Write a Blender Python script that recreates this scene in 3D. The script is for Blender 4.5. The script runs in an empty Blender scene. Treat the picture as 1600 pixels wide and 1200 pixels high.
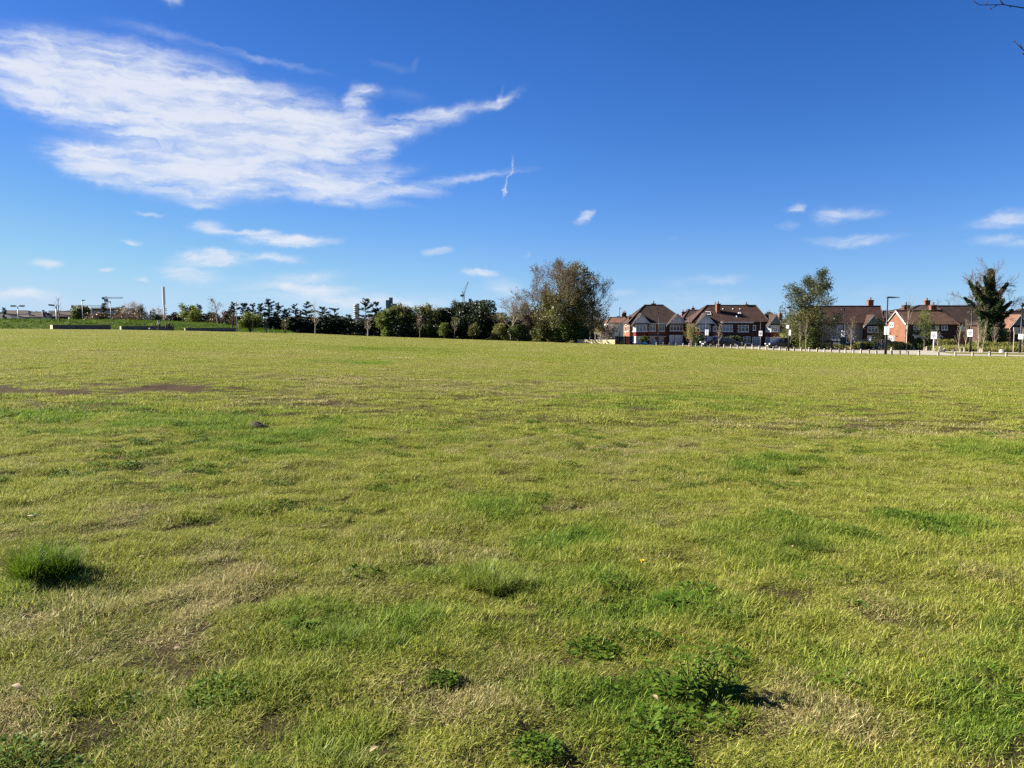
import bpy, math, random
import numpy as np
from mathutils import Vector, Matrix

R = math.radians
rng = np.random.default_rng(7)
random.seed(7)
scene = bpy.context.scene
COL = scene.collection

# ------------------------------------------------------------------ camera
FPX = 1202.0                       # focal length in pixels of a 1600 wide frame
CAMZ = 1.6
PITCH = math.atan(100.0 / FPX)
cam_data = bpy.data.cameras.new('camera')
cam = bpy.data.objects.new('camera', cam_data)
COL.objects.link(cam)
cam_data.sensor_width = 36.0
cam_data.lens = 36.0 * FPX / 1600.0
cam_data.clip_start = 0.05
cam_data.clip_end = 20000
cam.location = (0, 0, CAMZ)
cam.rotation_euler = (R(90) - PITCH, 0, 0)
scene.camera = cam
CP, SP = math.cos(PITCH), math.sin(PITCH)

def at(px, py, D):
    """point seen at photo pixel (px, py), D metres ahead"""
    u = (px - 800.0) / FPX
    v = (600.0 - py) / FPX
    dy = CP + v * SP
    t = D / dy
    return Vector((t * u, D, CAMZ + t * (-SP + v * CP)))

# ------------------------------------------------------------------ terrain
#          px    edge pixel row   edge distance  slope factor beyond the edge
EDGE = [(-900, 511, 122, .2), (0, 514, 122, .2), (170, 515, 122, .2), (270, 516.5, 122, .2), (367, 518.5, 123, .2),
        (480, 521.5, 125, .2), (560, 525, 128, .2), (740, 530.5, 130, .3), (900, 536, 125, .8), (1000, 539, 118, 1.6),
        (1100, 542.5, 110, 1.3), (1200, 547, 102, 1.0), (1300, 551, 94, .95), (1400, 554.5, 88, .75), (1480, 556, 86, .65),
        (1600, 557.5, 84, .6), (2500, 562, 80, .5)]
E_U = np.array([(e[0] - 800.0) / FPX for e in EDGE])
E_D = np.array([float(e[2]) for e in EDGE])
E_S = np.array([(at(e[0], e[1], e[2]).z) / e[2] for e in EDGE])
E_K = np.array([e[3] for e in EDGE])

def smooth(a, b, x):
    t = np.clip((x - a) / (b - a), 0, 1)
    return t * t * (3 - 2 * t)

def hash2(ix, iy, seed):
    n = (ix.astype(np.int64) * 374761393 + iy.astype(np.int64) * 668265263 + seed * 974711) & 0x7fffffff
    n = ((n ^ (n >> 13)) * 1274126177) & 0x7fffffff
    return ((n ^ (n >> 16)) & 0xffff) / 65535.0

def vnoise(x, y, scale, seed=0):
    x = np.asarray(x, float) / scale + 1000.3
    y = np.asarray(y, float) / scale + 1000.7
    ix, iy = np.floor(x), np.floor(y)
    fx, fy = x - ix, y - iy
    fx = fx * fx * (3 - 2 * fx); fy = fy * fy * (3 - 2 * fy)
    a = hash2(ix, iy, seed); b = hash2(ix + 1, iy, seed)
    c = hash2(ix, iy + 1, seed); d = hash2(ix + 1, iy + 1, seed)
    return (a * (1 - fx) + b * fx) * (1 - fy) + (c * (1 - fx) + d * fx) * fy

def fbm(x, y, scale, seed=0, octs=4):
    s, amp, tot = 0.0, 1.0, 0.0
    for k in range(octs):
        s = s + amp * vnoise(x, y, scale / 2 ** k, seed + 17 * k)
        tot += amp; amp *= .5
    return s / tot

MOUNDS = []                                   # (px0, px1, distance of crest, height, half depth)
def ground_base(x, y):
    x = np.asarray(x, float); y = np.asarray(y, float)
    yy = np.maximum(y, 8.0)
    u = np.clip(x / yy, -1.4, 1.4)
    s = np.interp(u, E_U, E_S); d = np.interp(u, E_U, E_D); k = np.interp(u, E_U, E_K)
    yp = np.maximum(y, 0)
    over = np.clip(yp - d, 0, 60)
    over = np.where(over < 45, over, 45 + (over - 45) * .5)
    return s * np.minimum(yp, d) + s * k * over

def ground(x, y):
    z = ground_base(x, y)
    x = np.asarray(x, float); y = np.asarray(y, float)
    near = 1 - smooth(14, 40, y)
    z = z + near * ((fbm(x, y, .36, 3, 2) - .5) * .066 + (fbm(x, y, 1.6, 5, 2) - .5) * .07)
    z = z + smooth(7, 14, y) * (1 - smooth(36, 50, y)) * (fbm(x, y, 1.0, 6, 2) - .5) * .075
    z = z + (fbm(x, y, 9., 9, 2) - .5) * .12 * smooth(10, 30, y) * (1 - smooth(70, 110, y))
    return z

def gz(x, y):
    return float(ground(np.array([x]), np.array([y]))[0])

def on_ground(px, py):
    """ground point seen at a photo pixel"""
    lo, hi = 1.5, 200.0
    for _ in range(60):
        m = math.sqrt(lo * hi)
        p = at(px, py, m)
        if p.z > float(ground_base(np.array([p.x]), np.array([p.y]))[0]): lo = m
        else: hi = m
    p = at(px, py, lo)
    return p.x, p.y

def stand(px, D):
    """ground point at photo column px, D metres ahead"""
    x = (px - 800.0) / FPX * D / 1.003
    return Vector((x, D, gz(x, D)))

# ------------------------------------------------------------------ objects and tags
def tag(o, label=None, cat=None, group=None, kind=None):
    if label: o['label'] = label
    if cat: o['category'] = cat
    if group: o['group'] = group
    if kind: o['kind'] = kind
    return o

def empty(name, loc, label, cat, group=None, rz=0.0):
    o = bpy.data.objects.new(name, None)
    o.empty_display_size = .2
    COL.objects.link(o)
    o.location = loc; o.rotation_euler = (0, 0, rz)
    return tag(o, label, cat, group)

def root_of(o):
    off = Vector((0, 0, 0))
    while o is not None:
        off += o.location; o = o.parent
    return off

class MB:
    """collects faces in world coordinates; build() links them as one mesh object"""
    def __init__(s): s.v = []; s.f = []; s.smooth = False
    def add(s, vs, fs):
        n = len(s.v); s.v.extend([tuple(p) for p in vs]); s.f.extend([tuple(i + n for i in f) for f in fs])
    def box(s, x0, x1, y0, y1, z0, z1):
        s.add([(x0, y0, z0), (x1, y0, z0), (x1, y1, z0), (x0, y1, z0), (x0, y0, z1), (x1, y0, z1), (x1, y1, z1), (x0, y1, z1)],
              [(0, 3, 2, 1), (4, 5, 6, 7), (0, 1, 5, 4), (1, 2, 6, 5), (2, 3, 7, 6), (3, 0, 4, 7)])
    def poly(s, pts): s.add(pts, [tuple(range(len(pts)))])
    def prism(s, pts, off):
        n = len(pts); off = Vector(off)
        q = [Vector(p) + off for p in pts]
        s.add(list(pts) + q, [tuple(range(n)), tuple(range(2 * n - 1, n - 1, -1))] +
              [(i, i + n, (i + 1) % n + n, (i + 1) % n) for i in range(n)])
    def tube(s, pts, rad, sides=5, cap=True):
        pts = [Vector(p) for p in pts]; n = len(pts)
        base = len(s.v)
        ref = None
        for i, p in enumerate(pts):
            t = (pts[min(i + 1, n - 1)] - pts[max(i - 1, 0)])
            if t.length < 1e-9: t = Vector((0, 0, 1))
            t.normalize()
            if ref is None:
                ref = Vector((1, 0, 0)) if abs(t.x) < .9 else Vector((0, 1, 0))
            a = t.cross(ref).normalized(); b = t.cross(a); ref = a.cross(t)
            r = rad[i] if hasattr(rad, '__len__') else rad
            for k in range(sides):
                an = 2 * math.pi * k / sides
                q = p + (a * math.cos(an) + b * math.sin(an)) * r
                s.v.append((q.x, q.y, q.z))
        for i in range(n - 1):
            for k in range(sides):
                a0 = base + i * sides + k; a1 = base + i * sides + (k + 1) % sides
                s.f.append((a0, a1, a1 + sides, a0 + sides))
        if cap:
            s.f.append(tuple(base + k for k in range(sides - 1, -1, -1)))
            s.f.append(tuple(base + (n - 1) * sides + k for k in range(sides)))
    def lathe(s, c, prof, sides=12):
        s.tube_prof(c, prof, sides)
    def tube_prof(s, c, prof, sides):
        base = len(s.v)
        for r, z in prof:
            for k in range(sides):
                an = 2 * math.pi * k / sides
                s.v.append((c[0] + r * math.cos(an), c[1] + r * math.sin(an), c[2] + z))
        for i in range(len(prof) - 1):
            for k in range(sides):
                a0 = base + i * sides + k; a1 = base + i * sides + (k + 1) % sides
                s.f.append((a0, a1, a1 + sides, a0 + sides))
        s.f.append(tuple(base + k for k in range(sides - 1, -1, -1)))
        s.f.append(tuple(base + (len(prof) - 1) * sides + k for k in range(sides)))
    def build(s, name, mat, parent=None, smooth=None, bevel=0.0, rnd=None):
        me = bpy.data.meshes.new(name)
        off = root_of(parent) if parent is not None else Vector((0, 0, 0))
        v = np.array(s.v, float).reshape(-1, 3) - np.array(off)
        me.from_pydata(v.tolist(), [], s.f)
        me.materials.append(mat)
        if smooth if smooth is not None else s.smooth:
            me.polygons.foreach_set('use_smooth', [True] * len(me.polygons))
        if rnd is not None:
            at_ = me.attributes.new('rnd', 'FLOAT', 'POINT'); at_.data.foreach_set('value', np.asarray(rnd, np.float32))
        me.update()
        o = bpy.data.objects.new(name, me)
        COL.objects.link(o)
        if parent is not None: o.parent = parent
        if bevel:
            m = o.modifiers.new('bevel', 'BEVEL'); m.width = bevel; m.segments = 2; m.limit_method = 'ANGLE'
        return o

def quads_mesh(name, V, mat, parent=None, rnd=None, tri=False, link=True):
    """V: (n, 4, 3) array of quads, one mesh"""
    n = V.shape[0]; k = V.shape[1]
    me = bpy.data.meshes.new(name)
    off = np.array(root_of(parent)) if parent is not None else np.zeros(3)
    co = (V.reshape(-1, 3) - off).astype(np.float32)
    me.vertices.add(n * k); me.vertices.foreach_set('co', co.ravel())
    me.loops.add(n * k); me.loops.foreach_set('vertex_index', np.arange(n * k, dtype=np.int32))
    me.polygons.add(n)
    me.polygons.foreach_set('loop_start', np.arange(0, n * k, k, dtype=np.int32))
    me.polygons.foreach_set('loop_total', np.full(n, k, dtype=np.int32))
    if rnd is not None:
        a = me.attributes.new('rnd', 'FLOAT', 'POINT'); a.data.foreach_set('value', np.repeat(rnd, k).astype(np.float32))
    me.materials.append(mat)
    me.update(calc_edges=True)
    o = bpy.data.objects.new(name, me)
    if link: COL.objects.link(o)
    if parent is not None: o.parent = parent
    return o

# ------------------------------------------------------------------ materials
def new_mat(name):
    m = bpy.data.materials.new(name); m.use_nodes = True
    nt = m.node_tree; nt.nodes.clear()
    return m, nt, nt.nodes, nt.links

def N(nt, typ, **kw):
    n = nt.nodes.new(typ)
    for k, v in kw.items(): setattr(n, k, v)
    return n

def srgb(r, g, b):
    f = lambda c: (c / 255 / 12.92) if c / 255 <= .04045 else ((c / 255 + .055) / 1.055) ** 2.4
    return (f(r), f(g), f(b), 1)

def ramp(nt, stops, interp='LINEAR'):
    r = nt.nodes.new('ShaderNodeValToRGB'); r.color_ramp.interpolation = interp
    el = r.color_ramp.elements
    while len(el) < len(stops): el.new(.5)
    for e, (p, c) in zip(el, stops):
        e.position = p; e.color = c if len(c) == 4 else (*c, 1)
    return r

def mat_simple(name, col, rough=.6, metal=0.0, var=.12, scale=3.0, spec=.4, bump=0.0, dirt=None):
    """plain material whose colour wanders a little with a procedural noise"""
    m, nt, ns, lk = new_mat(name)
    out = N(nt, 'ShaderNodeOutputMaterial'); b = N(nt, 'ShaderNodeBsdfPrincipled')
    tc = N(nt, 'ShaderNodeTexCoord'); no = N(nt, 'ShaderNodeTexNoise')
    no.inputs['Scale'].default_value = scale; no.inputs['Detail'].default_value = 5; no.inputs['Roughness'].default_value = .65
    c = np.array(col[:3])
    c2 = np.array(dirt[:3]) if dirt is not None else c * (1 + var)
    rp = ramp(nt, [(.3, tuple(c * (1 - var)) + (1,)), (.7, tuple(c2) + (1,))])
    lk.new(tc.outputs['Object'], no.inputs['Vector']); lk.new(no.outputs['Fac'], rp.inputs['Fac'])
    lk.new(rp.outputs['Color'], b.inputs['Base Color'])
    b.inputs['Roughness'].default_value = rough; b.inputs['Metallic'].default_value = metal
    b.inputs['Specular IOR Level'].default_value = spec
    if bump:
        bp = N(nt, 'ShaderNodeBump'); bp.inputs['Strength'].default_value = bump
        lk.new(no.outputs['Fac'], bp.inputs['Height']); lk.new(bp.outputs['Normal'], b.inputs['Normal'])
    lk.new(b.outputs['BSDF'], out.inputs['Surface'])
    return m

def mat_leaf(name, stops, trans=.35, rough=.5, world_noise=0.6, obj_var=.12, spec=.3):
    """leaf material: colour per leaf from the 'rnd' attribute plus clumps of a 3-D noise; part of the light passes through"""
    m, nt, ns, lk = new_mat(name)
    out = N(nt, 'ShaderNodeOutputMaterial')
    a = N(nt, 'ShaderNodeAttribute', attribute_name='rnd')
    g = N(nt, 'ShaderNodeNewGeometry'); no = N(nt, 'ShaderNodeTexNoise')
    no.inputs['Scale'].default_value = world_noise; no.inputs['Detail'].default_value = 3
    lk.new(g.outputs['Position'], no.inputs['Vector'])
    ad = N(nt, 'ShaderNodeMath', operation='MULTIPLY_ADD'); ad.inputs[1].default_value = .5
    lk.new(a.outputs['Fac'], ad.inputs[0])
    s2 = N(nt, 'ShaderNodeMath', operation='MULTIPLY_ADD'); s2.inputs[1].default_value = 1.1; s2.inputs[2].default_value = -.3
    lk.new(no.outputs['Fac'], s2.inputs[0]); lk.new(s2.outputs[0], ad.inputs[2])
    rp = ramp(nt, stops); lk.new(ad.outputs[0], rp.inputs['Fac'])
    oi = N(nt, 'ShaderNodeObjectInfo')
    hs = N(nt, 'ShaderNodeHueSaturation')
    mm = N(nt, 'ShaderNodeMapRange'); mm.inputs['To Min'].default_value = 1 - obj_var; mm.inputs['To Max'].default_value = 1 + obj_var
    lk.new(oi.outputs['Random'], mm.inputs['Value']); lk.new(mm.outputs[0], hs.inputs['Value'])
    lk.new(rp.outputs['Color'], hs.inputs['Color'])
    b = N(nt, 'ShaderNodeBsdfPrincipled'); b.inputs['Roughness'].default_value = rough
    b.inputs['Specular IOR Level'].default_value = spec
    t = N(nt, 'ShaderNodeBsdfTranslucent')
    lk.new(hs.outputs['Color'], b.inputs['Base Color']); lk.new(hs.outputs['Color'], t.inputs['Color'])
    mx = N(nt, 'ShaderNodeMixShader'); mx.inputs[0].default_value = trans
    lk.new(b.outputs[0], mx.inputs[1]); lk.new(t.outputs[0], mx.inputs[2])
    lk.new(mx.outputs[0], out.inputs['Surface'])
    return m

# ------------------------------------------------------------------ light
SUN_AZ = -76.0            # degrees clockwise from the viewing direction
SUN_EL = 29.0
az, el = R(SUN_AZ), R(SUN_EL)
SUN_DIR = Vector((math.sin(az) * math.cos(el), math.cos(az) * math.cos(el), math.sin(el)))
sd = bpy.data.lights.new('sun', 'SUN'); sd.energy = 5.0; sd.angle = R(.53); sd.color = (1.0, .93, .80)
sun = bpy.data.objects.new('sun', sd); COL.objects.link(sun)
sun.rotation_euler = (-SUN_DIR).to_track_quat('-Z', 'Y').to_euler()
sun.location = SUN_DIR * 200

scene.view_settings.view_transform = 'Standard'
scene.view_settings.look = 'None'
scene.view_settings.exposure = 1.82
scene.view_settings.gamma = 1.0
scene.render.engine = 'CYCLES'
scene.cycles.max_bounces = 6
scene.cycles.diffuse_bounces = 3
scene.cycles.glossy_bounces = 3
scene.cycles.transparent_max_bounces = 8
scene.cycles.use_denoising = False

# ------------------------------------------------------------------ sky: graded Nishita sky with procedural cirrus in it
def azel(px, py):
    d = (at(px, py, 1000.0) - Vector((0, 0, CAMZ))).normalized()
    return math.atan2(d.x, d.y), math.asin(d.z)

# (x1, y1, x2, y2, half width px, bend px, strength)  photo positions of the cloud strokes
CLOUDS = [
    # the big cirrus: bright upper lobe sweeping down to the right
    (-70, 84, 250, 150, 44, 14, .74), (40, 120, 400, 178, 60, 8, .72), (170, 165, 470, 205, 54, 0, .72), (300, 190, 560, 215, 42, -4, .68),
    (-40, 110, 140, 140, 34, 0, .60), (380, 150, 590, 205, 30, 10, .45),
    # lower bright edge
    (50, 240, 250, 275, 22, 6, .74), (150, 262, 430, 290, 30, 6, .74), (280, 250, 520, 285, 32, 4, .60), (400, 290, 640, 300, 16, 4, .75),
    (60, 236, 200, 262, 16, 2, .6), (470, 282, 660, 268, 13, 5, .6), (380, 230, 600, 240, 34, -6, .75), (230, 225, 430, 235, 30, 0, .6),
    (520, 300, 700, 296, 9, 3, .42), (480, 315, 660, 322, 6, 0, .36),
    # tails to the right
    (500, 230, 700, 190, 18, 8, .60), (600, 196, 790, 164, 11, 8, .50), (740, 176, 826, 140, 6, 4, .40), (770, 168, 790, 130, 4, 0, .3),
    (540, 178, 572, 134, 15, -6, .75), (440, 205, 580, 196, 22, 8, .48), (540, 130, 600, 146, 8, 0, .5),
    (570, 245, 630, 236, 8, 2, .42), (640, 292, 760, 272, 9, 2, .34), (700, 280, 850, 263, 5, 2, .46), (640, 305, 720, 300, 6, 0, .3),
    # contrail scraps
    (788, 314, 797, 270, 2.4, 1, .5), (795, 278, 802, 241, 2.4, -1, .6), (644, 116, 656, 84, 6, -5, .15), (572, 98, 650, 116, 6, 4, .2),
    (140, 20, 360, 80, 7, -4, .16), (300, 66, 540, 124, 5, 3, .30), (590, 140, 680, 160, 9, 0, .16),
    # small clouds low over the horizon on the left
    (292, 350, 362, 357, 9, -2, .8), (350, 362, 440, 362, 4, 0, .6), (362, 376, 536, 378, 9, 5, .82), (250, 404, 400, 404, 12, -3, .8),
    (320, 397, 352, 394, 8, 0, .6), (380, 400, 480, 409, 7, 2, .62), (236, 424, 350, 438, 11, 4, .62), (420, 436, 550, 428, 11, 2, .42),
    (200, 329, 262, 339, 3, 0, .5), (190, 380, 224, 380, 4, 0, .5), (40, 411, 98, 411, 7, 0, .6), (148, 418, 182, 419, 4, 0, .55), (208, 436, 230, 436, 4, 0, .5),
    (-60, 461, 96, 457, 7, 0, .42), (-60, 470, 180, 476, 12, 0, .26), (310, 452, 640, 466, 20, 0, .36), (480, 470, 800, 474, 14, 0, .36), (400, 450, 560, 452, 7, 0, .3),
    # middle
    (656, 397, 712, 390, 7, 2, .62), (712, 427, 782, 428, 6, 0, .68), (740, 448, 830, 452, 14, 0, .4), (816, 404, 826, 391, 5, 0, .25),
    (904, 345, 930, 330, 7, 2, .75), (890, 348, 920, 350, 4, 0, .3), (250, 2, 290, 0, 7, 0, .4), (278, 317, 348, 322, 5, 0, .26),
    # right
    (1226, 328, 1262, 319, 6, 0, .56), (1255, 342, 1330, 334, 12, 2, .42), (1300, 336, 1392, 324, 10, -2, .42), (1215, 353, 1250, 353, 6, 0, .32), (1252, 380, 1420, 374, 8, 4, .54),
    (1500, 348, 1660, 334, 10, -3, .52), (1512, 372, 1660, 377, 7, -2, .5), (1068, 440, 1180, 434, 8, 3, .36), (1036, 369, 1060, 370, 3, 0, .22),
    (940, 458, 1000, 456, 5, 0, .26), (900, 474, 1240, 466, 16, 0, .32), (1020, 446, 1090, 440, 7, 0, .26), (1300, 462, 1420, 452, 8, 0, .16),
]

def build_sky():
    w = bpy.data.worlds.new('World'); scene.world = w; w.use_nodes = True
    nt = w.node_tree; nt.nodes.clear(); lk = nt.links
    out = N(nt, 'ShaderNodeOutputWorld'); bg = N(nt, 'ShaderNodeBackground'); bg.inputs['Strength'].default_value = .1 / 2 ** scene.view_settings.exposure
    tc = N(nt, 'ShaderNodeTexCoord')
    sep = N(nt, 'ShaderNodeSeparateXYZ'); lk.new(tc.outputs['Generated'], sep.inputs[0])
    def M(op, a, b=None, c=None, clamp=False):
        n = N(nt, 'ShaderNodeMath', operation=op); n.use_clamp = clamp
        for i, x in enumerate((a, b, c)):
            if x is None: continue
            if hasattr(x, 'links'): lk.new(x, n.inputs[i])
            else: n.inputs[i].default_value = x
        return n.outputs[0]
    # clear sky
    zz = M('MULTIPLY_ADD', M('MAXIMUM', sep.outputs[2], 0.0), .9, .05)
    cmb = N(nt, 'ShaderNodeCombineXYZ'); lk.new(sep.outputs[0], cmb.inputs[0]); lk.new(sep.outputs[1], cmb.inputs[1]); lk.new(zz, cmb.inputs[2])
    nv = N(nt, 'ShaderNodeVectorMath', operation='NORMALIZE'); lk.new(cmb.outputs[0], nv.inputs[0])
    sk = N(nt, 'ShaderNodeTexSky'); sk.sky_type = 'NISHITA'; sk.sun_disc = False
    sk.sun_elevation = R(SUN_EL); sk.sun_rotation = R(SUN_AZ); sk.altitude = 500; sk.air_density = 1; sk.dust_density = .3; sk.ozone_density = 6
    lk.new(nv.outputs[0], sk.inputs['Vector'])
    sc_ = N(nt, 'ShaderNodeSeparateColor'); lk.new(sk.outputs[0], sc_.inputs[0])
    dt = N(nt, 'ShaderNodeVectorMath', operation='DOT_PRODUCT'); lk.new(tc.outputs['Generated'], dt.inputs[0]); dt.inputs[1].default_value = SUN_DIR
    tow = M('MULTIPLY_ADD', dt.outputs['Value'], 1.7, -.5, clamp=True)          # the glow round the sun is gentler than in the clear model
    ch = []
    for i, (c, p) in enumerate(((3.3, 1.86), (1.85, 1.45), (1.93, 1.28))):
        v = M('MULTIPLY', M('POWER', M('MULTIPLY', sc_.outputs[i], .1), p), c * 10)
        v = M('MULTIPLY', v, M('MULTIPLY_ADD', tow, (-.34, -.30, -.24)[i], 1.0))
        ch.append(M('SMOOTH_MIN', v, (5.2, 6.9, 9.0)[i], 2.0))
    cc = N(nt, 'ShaderNodeCombineColor')
    for i in range(3): lk.new(ch[i], cc.inputs[i])
    # pale air low over the horizon
    hz = M('MULTIPLY', M('POWER', 2.718, M('MULTIPLY', M('MAXIMUM', sep.outputs[2], 0.0), -15.0)), .50)
    hm = N(nt, 'ShaderNodeMix', data_type='RGBA'); lk.new(hz, hm.inputs['Factor']); lk.new(cc.outputs[0], hm.inputs[6]); hm.inputs[7].default_value = (5.0, 7.35, 9.2, 1)
    # cloud coordinates: azimuth, elevation, bent by a slow noise
    az_ = M('ARCTAN2', sep.outputs[0], sep.outputs[1]); el_ = M('ARCSINE', sep.outputs[2])
    p0 = N(nt, 'ShaderNodeCombineXYZ'); lk.new(az_, p0.inputs[0]); lk.new(el_, p0.inputs[1])
    def noise(vec, scale, detail, rough, dist=0.0):
        n = N(nt, 'ShaderNodeTexNoise'); n.inputs['Scale'].default_value = scale; n.inputs['Detail'].default_value = detail
        n.inputs['Roughness'].default_value = rough; n.inputs['Distortion'].default_value = dist; lk.new(vec, n.inputs['Vector']); return n
    def vm(op, a, b):
        n = N(nt, 'ShaderNodeVectorMath', operation=op)
        for i, x in enumerate((a, b)):
            if hasattr(x, 'links'): lk.new(x, n.inputs[i])
            else: n.inputs[i].default_value = x
        return n
    w1 = noise(p0.outputs[0], 22, 4, .6)
    wv = vm('MULTIPLY', vm('SUBTRACT', w1.outputs['Color'], (.5, .5, .5)).outputs[0], (.034, .016, 0)).outputs[0]
    w2 = noise(p0.outputs[0], 90, 3, .6)
    wv2 = vm('MULTIPLY', vm('SUBTRACT', w2.outputs['Color'], (.5, .5, .5)).outputs[0], (.010, .006, 0)).outputs[0]
    pw = vm('ADD', vm('ADD', p0.outputs[0], wv).outputs[0], wv2).outputs[0]
    total = None
    for (x1, y1, x2, y2, hw, bend, st) in CLOUDS:
        a = azel(x1, y1); b = azel(x2, y2)
        cx, cy = (a[0] + b[0]) / 2, (a[1] + b[1]) / 2
        dx, dy = b[0] - a[0], b[1] - a[1]
        L = math.hypot(dx, dy) / 2 * 1.35; dx /= L * 2 / 1.35; dy /= L * 2 / 1.35
        W = hw / FPX * 1.75
        q = vm('SUBTRACT', pw, (cx, cy, 0)).outputs[0]
        lx = vm('DOT_PRODUCT', q, (dx / L, dy / L, 0)).outputs['Value']
        ly = vm('DOT_PRODUCT', q, (-dy / W, dx / W, 0)).outputs['Value']
        l2 = M('MULTIPLY', lx, lx)
        if bend:
            ly = M('MULTIPLY_ADD', l2, -bend / hw, ly)
        d = M('MULTIPLY_ADD', ly, ly, l2)
        f = M('MAXIMUM', M('SUBTRACT', 1.0, d), 0.0)
        f = M('MULTIPLY', M('MULTIPLY', f, st), f)
        if total is None: total = f
        else: # soft union
            total = M('SUBTRACT', M('ADD', total, f), M('MULTIPLY', total, f))
    # fibres: noise drawn out along the wind
    fp = N(nt, 'ShaderNodeMapping'); lk.new(pw, fp.inputs['Vector']); fp.inputs['Rotation'].default_value = (0, 0, R(12)); fp.inputs['Scale'].default_value = (7, 52, 1)
    f1 = noise(fp.outputs[0], 1.0, 7, .62, .6)
    fq = N(nt, 'ShaderNodeMapping'); lk.new(pw, fq.inputs['Vector']); fq.inputs['Rotation'].default_value = (0, 0, R(-6)); fq.inputs['Scale'].default_value = (20, 80, 1)
    f2 = noise(fq.outputs[0], 1.0, 6, .6, .8)
    fib = M('ADD', M('MULTIPLY', f1.outputs['Fac'], .55), M('MULTIPLY', f2.outputs['Fac'], .45))
    # density: stroke shape thinned by the fibres, most of all where the cloud is thin
    g = M('MULTIPLY', M('SUBTRACT', fib, .50), M('MINIMUM', M('MULTIPLY', total, 6.5), 3.0))
    den = M('MULTIPLY_ADD', total, 1.0, g, clamp=True)
    den = M('MULTIPLY', M('SMOOTH_MIN', den, .93, .25), M('MINIMUM', M('MULTIPLY', total, 2.1), 1.0), clamp=True)
    mix = N(nt, 'ShaderNodeMix', data_type='RGBA'); lk.new(den, mix.inputs['Factor'])
    tone = N(nt, 'ShaderNodeMix', data_type='RGBA'); lk.new(fib, tone.inputs['Factor'])
    tone.inputs[6].default_value = (6.6, 7.4, 8.9, 1); tone.inputs[7].default_value = (9.1, 9.3, 9.8, 1)
    lk.new(hm.outputs[2], mix.inputs[6]); lk.new(tone.outputs[2], mix.inputs[7])
    lk.new(mix.outputs[2], bg.inputs['Color']); lk.new(bg.outputs[0], out.inputs['Surface'])
    w.cycles.sampling_method = 'MANUAL'; w.cycles.sample_map_resolution = 256
build_sky()

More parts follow.
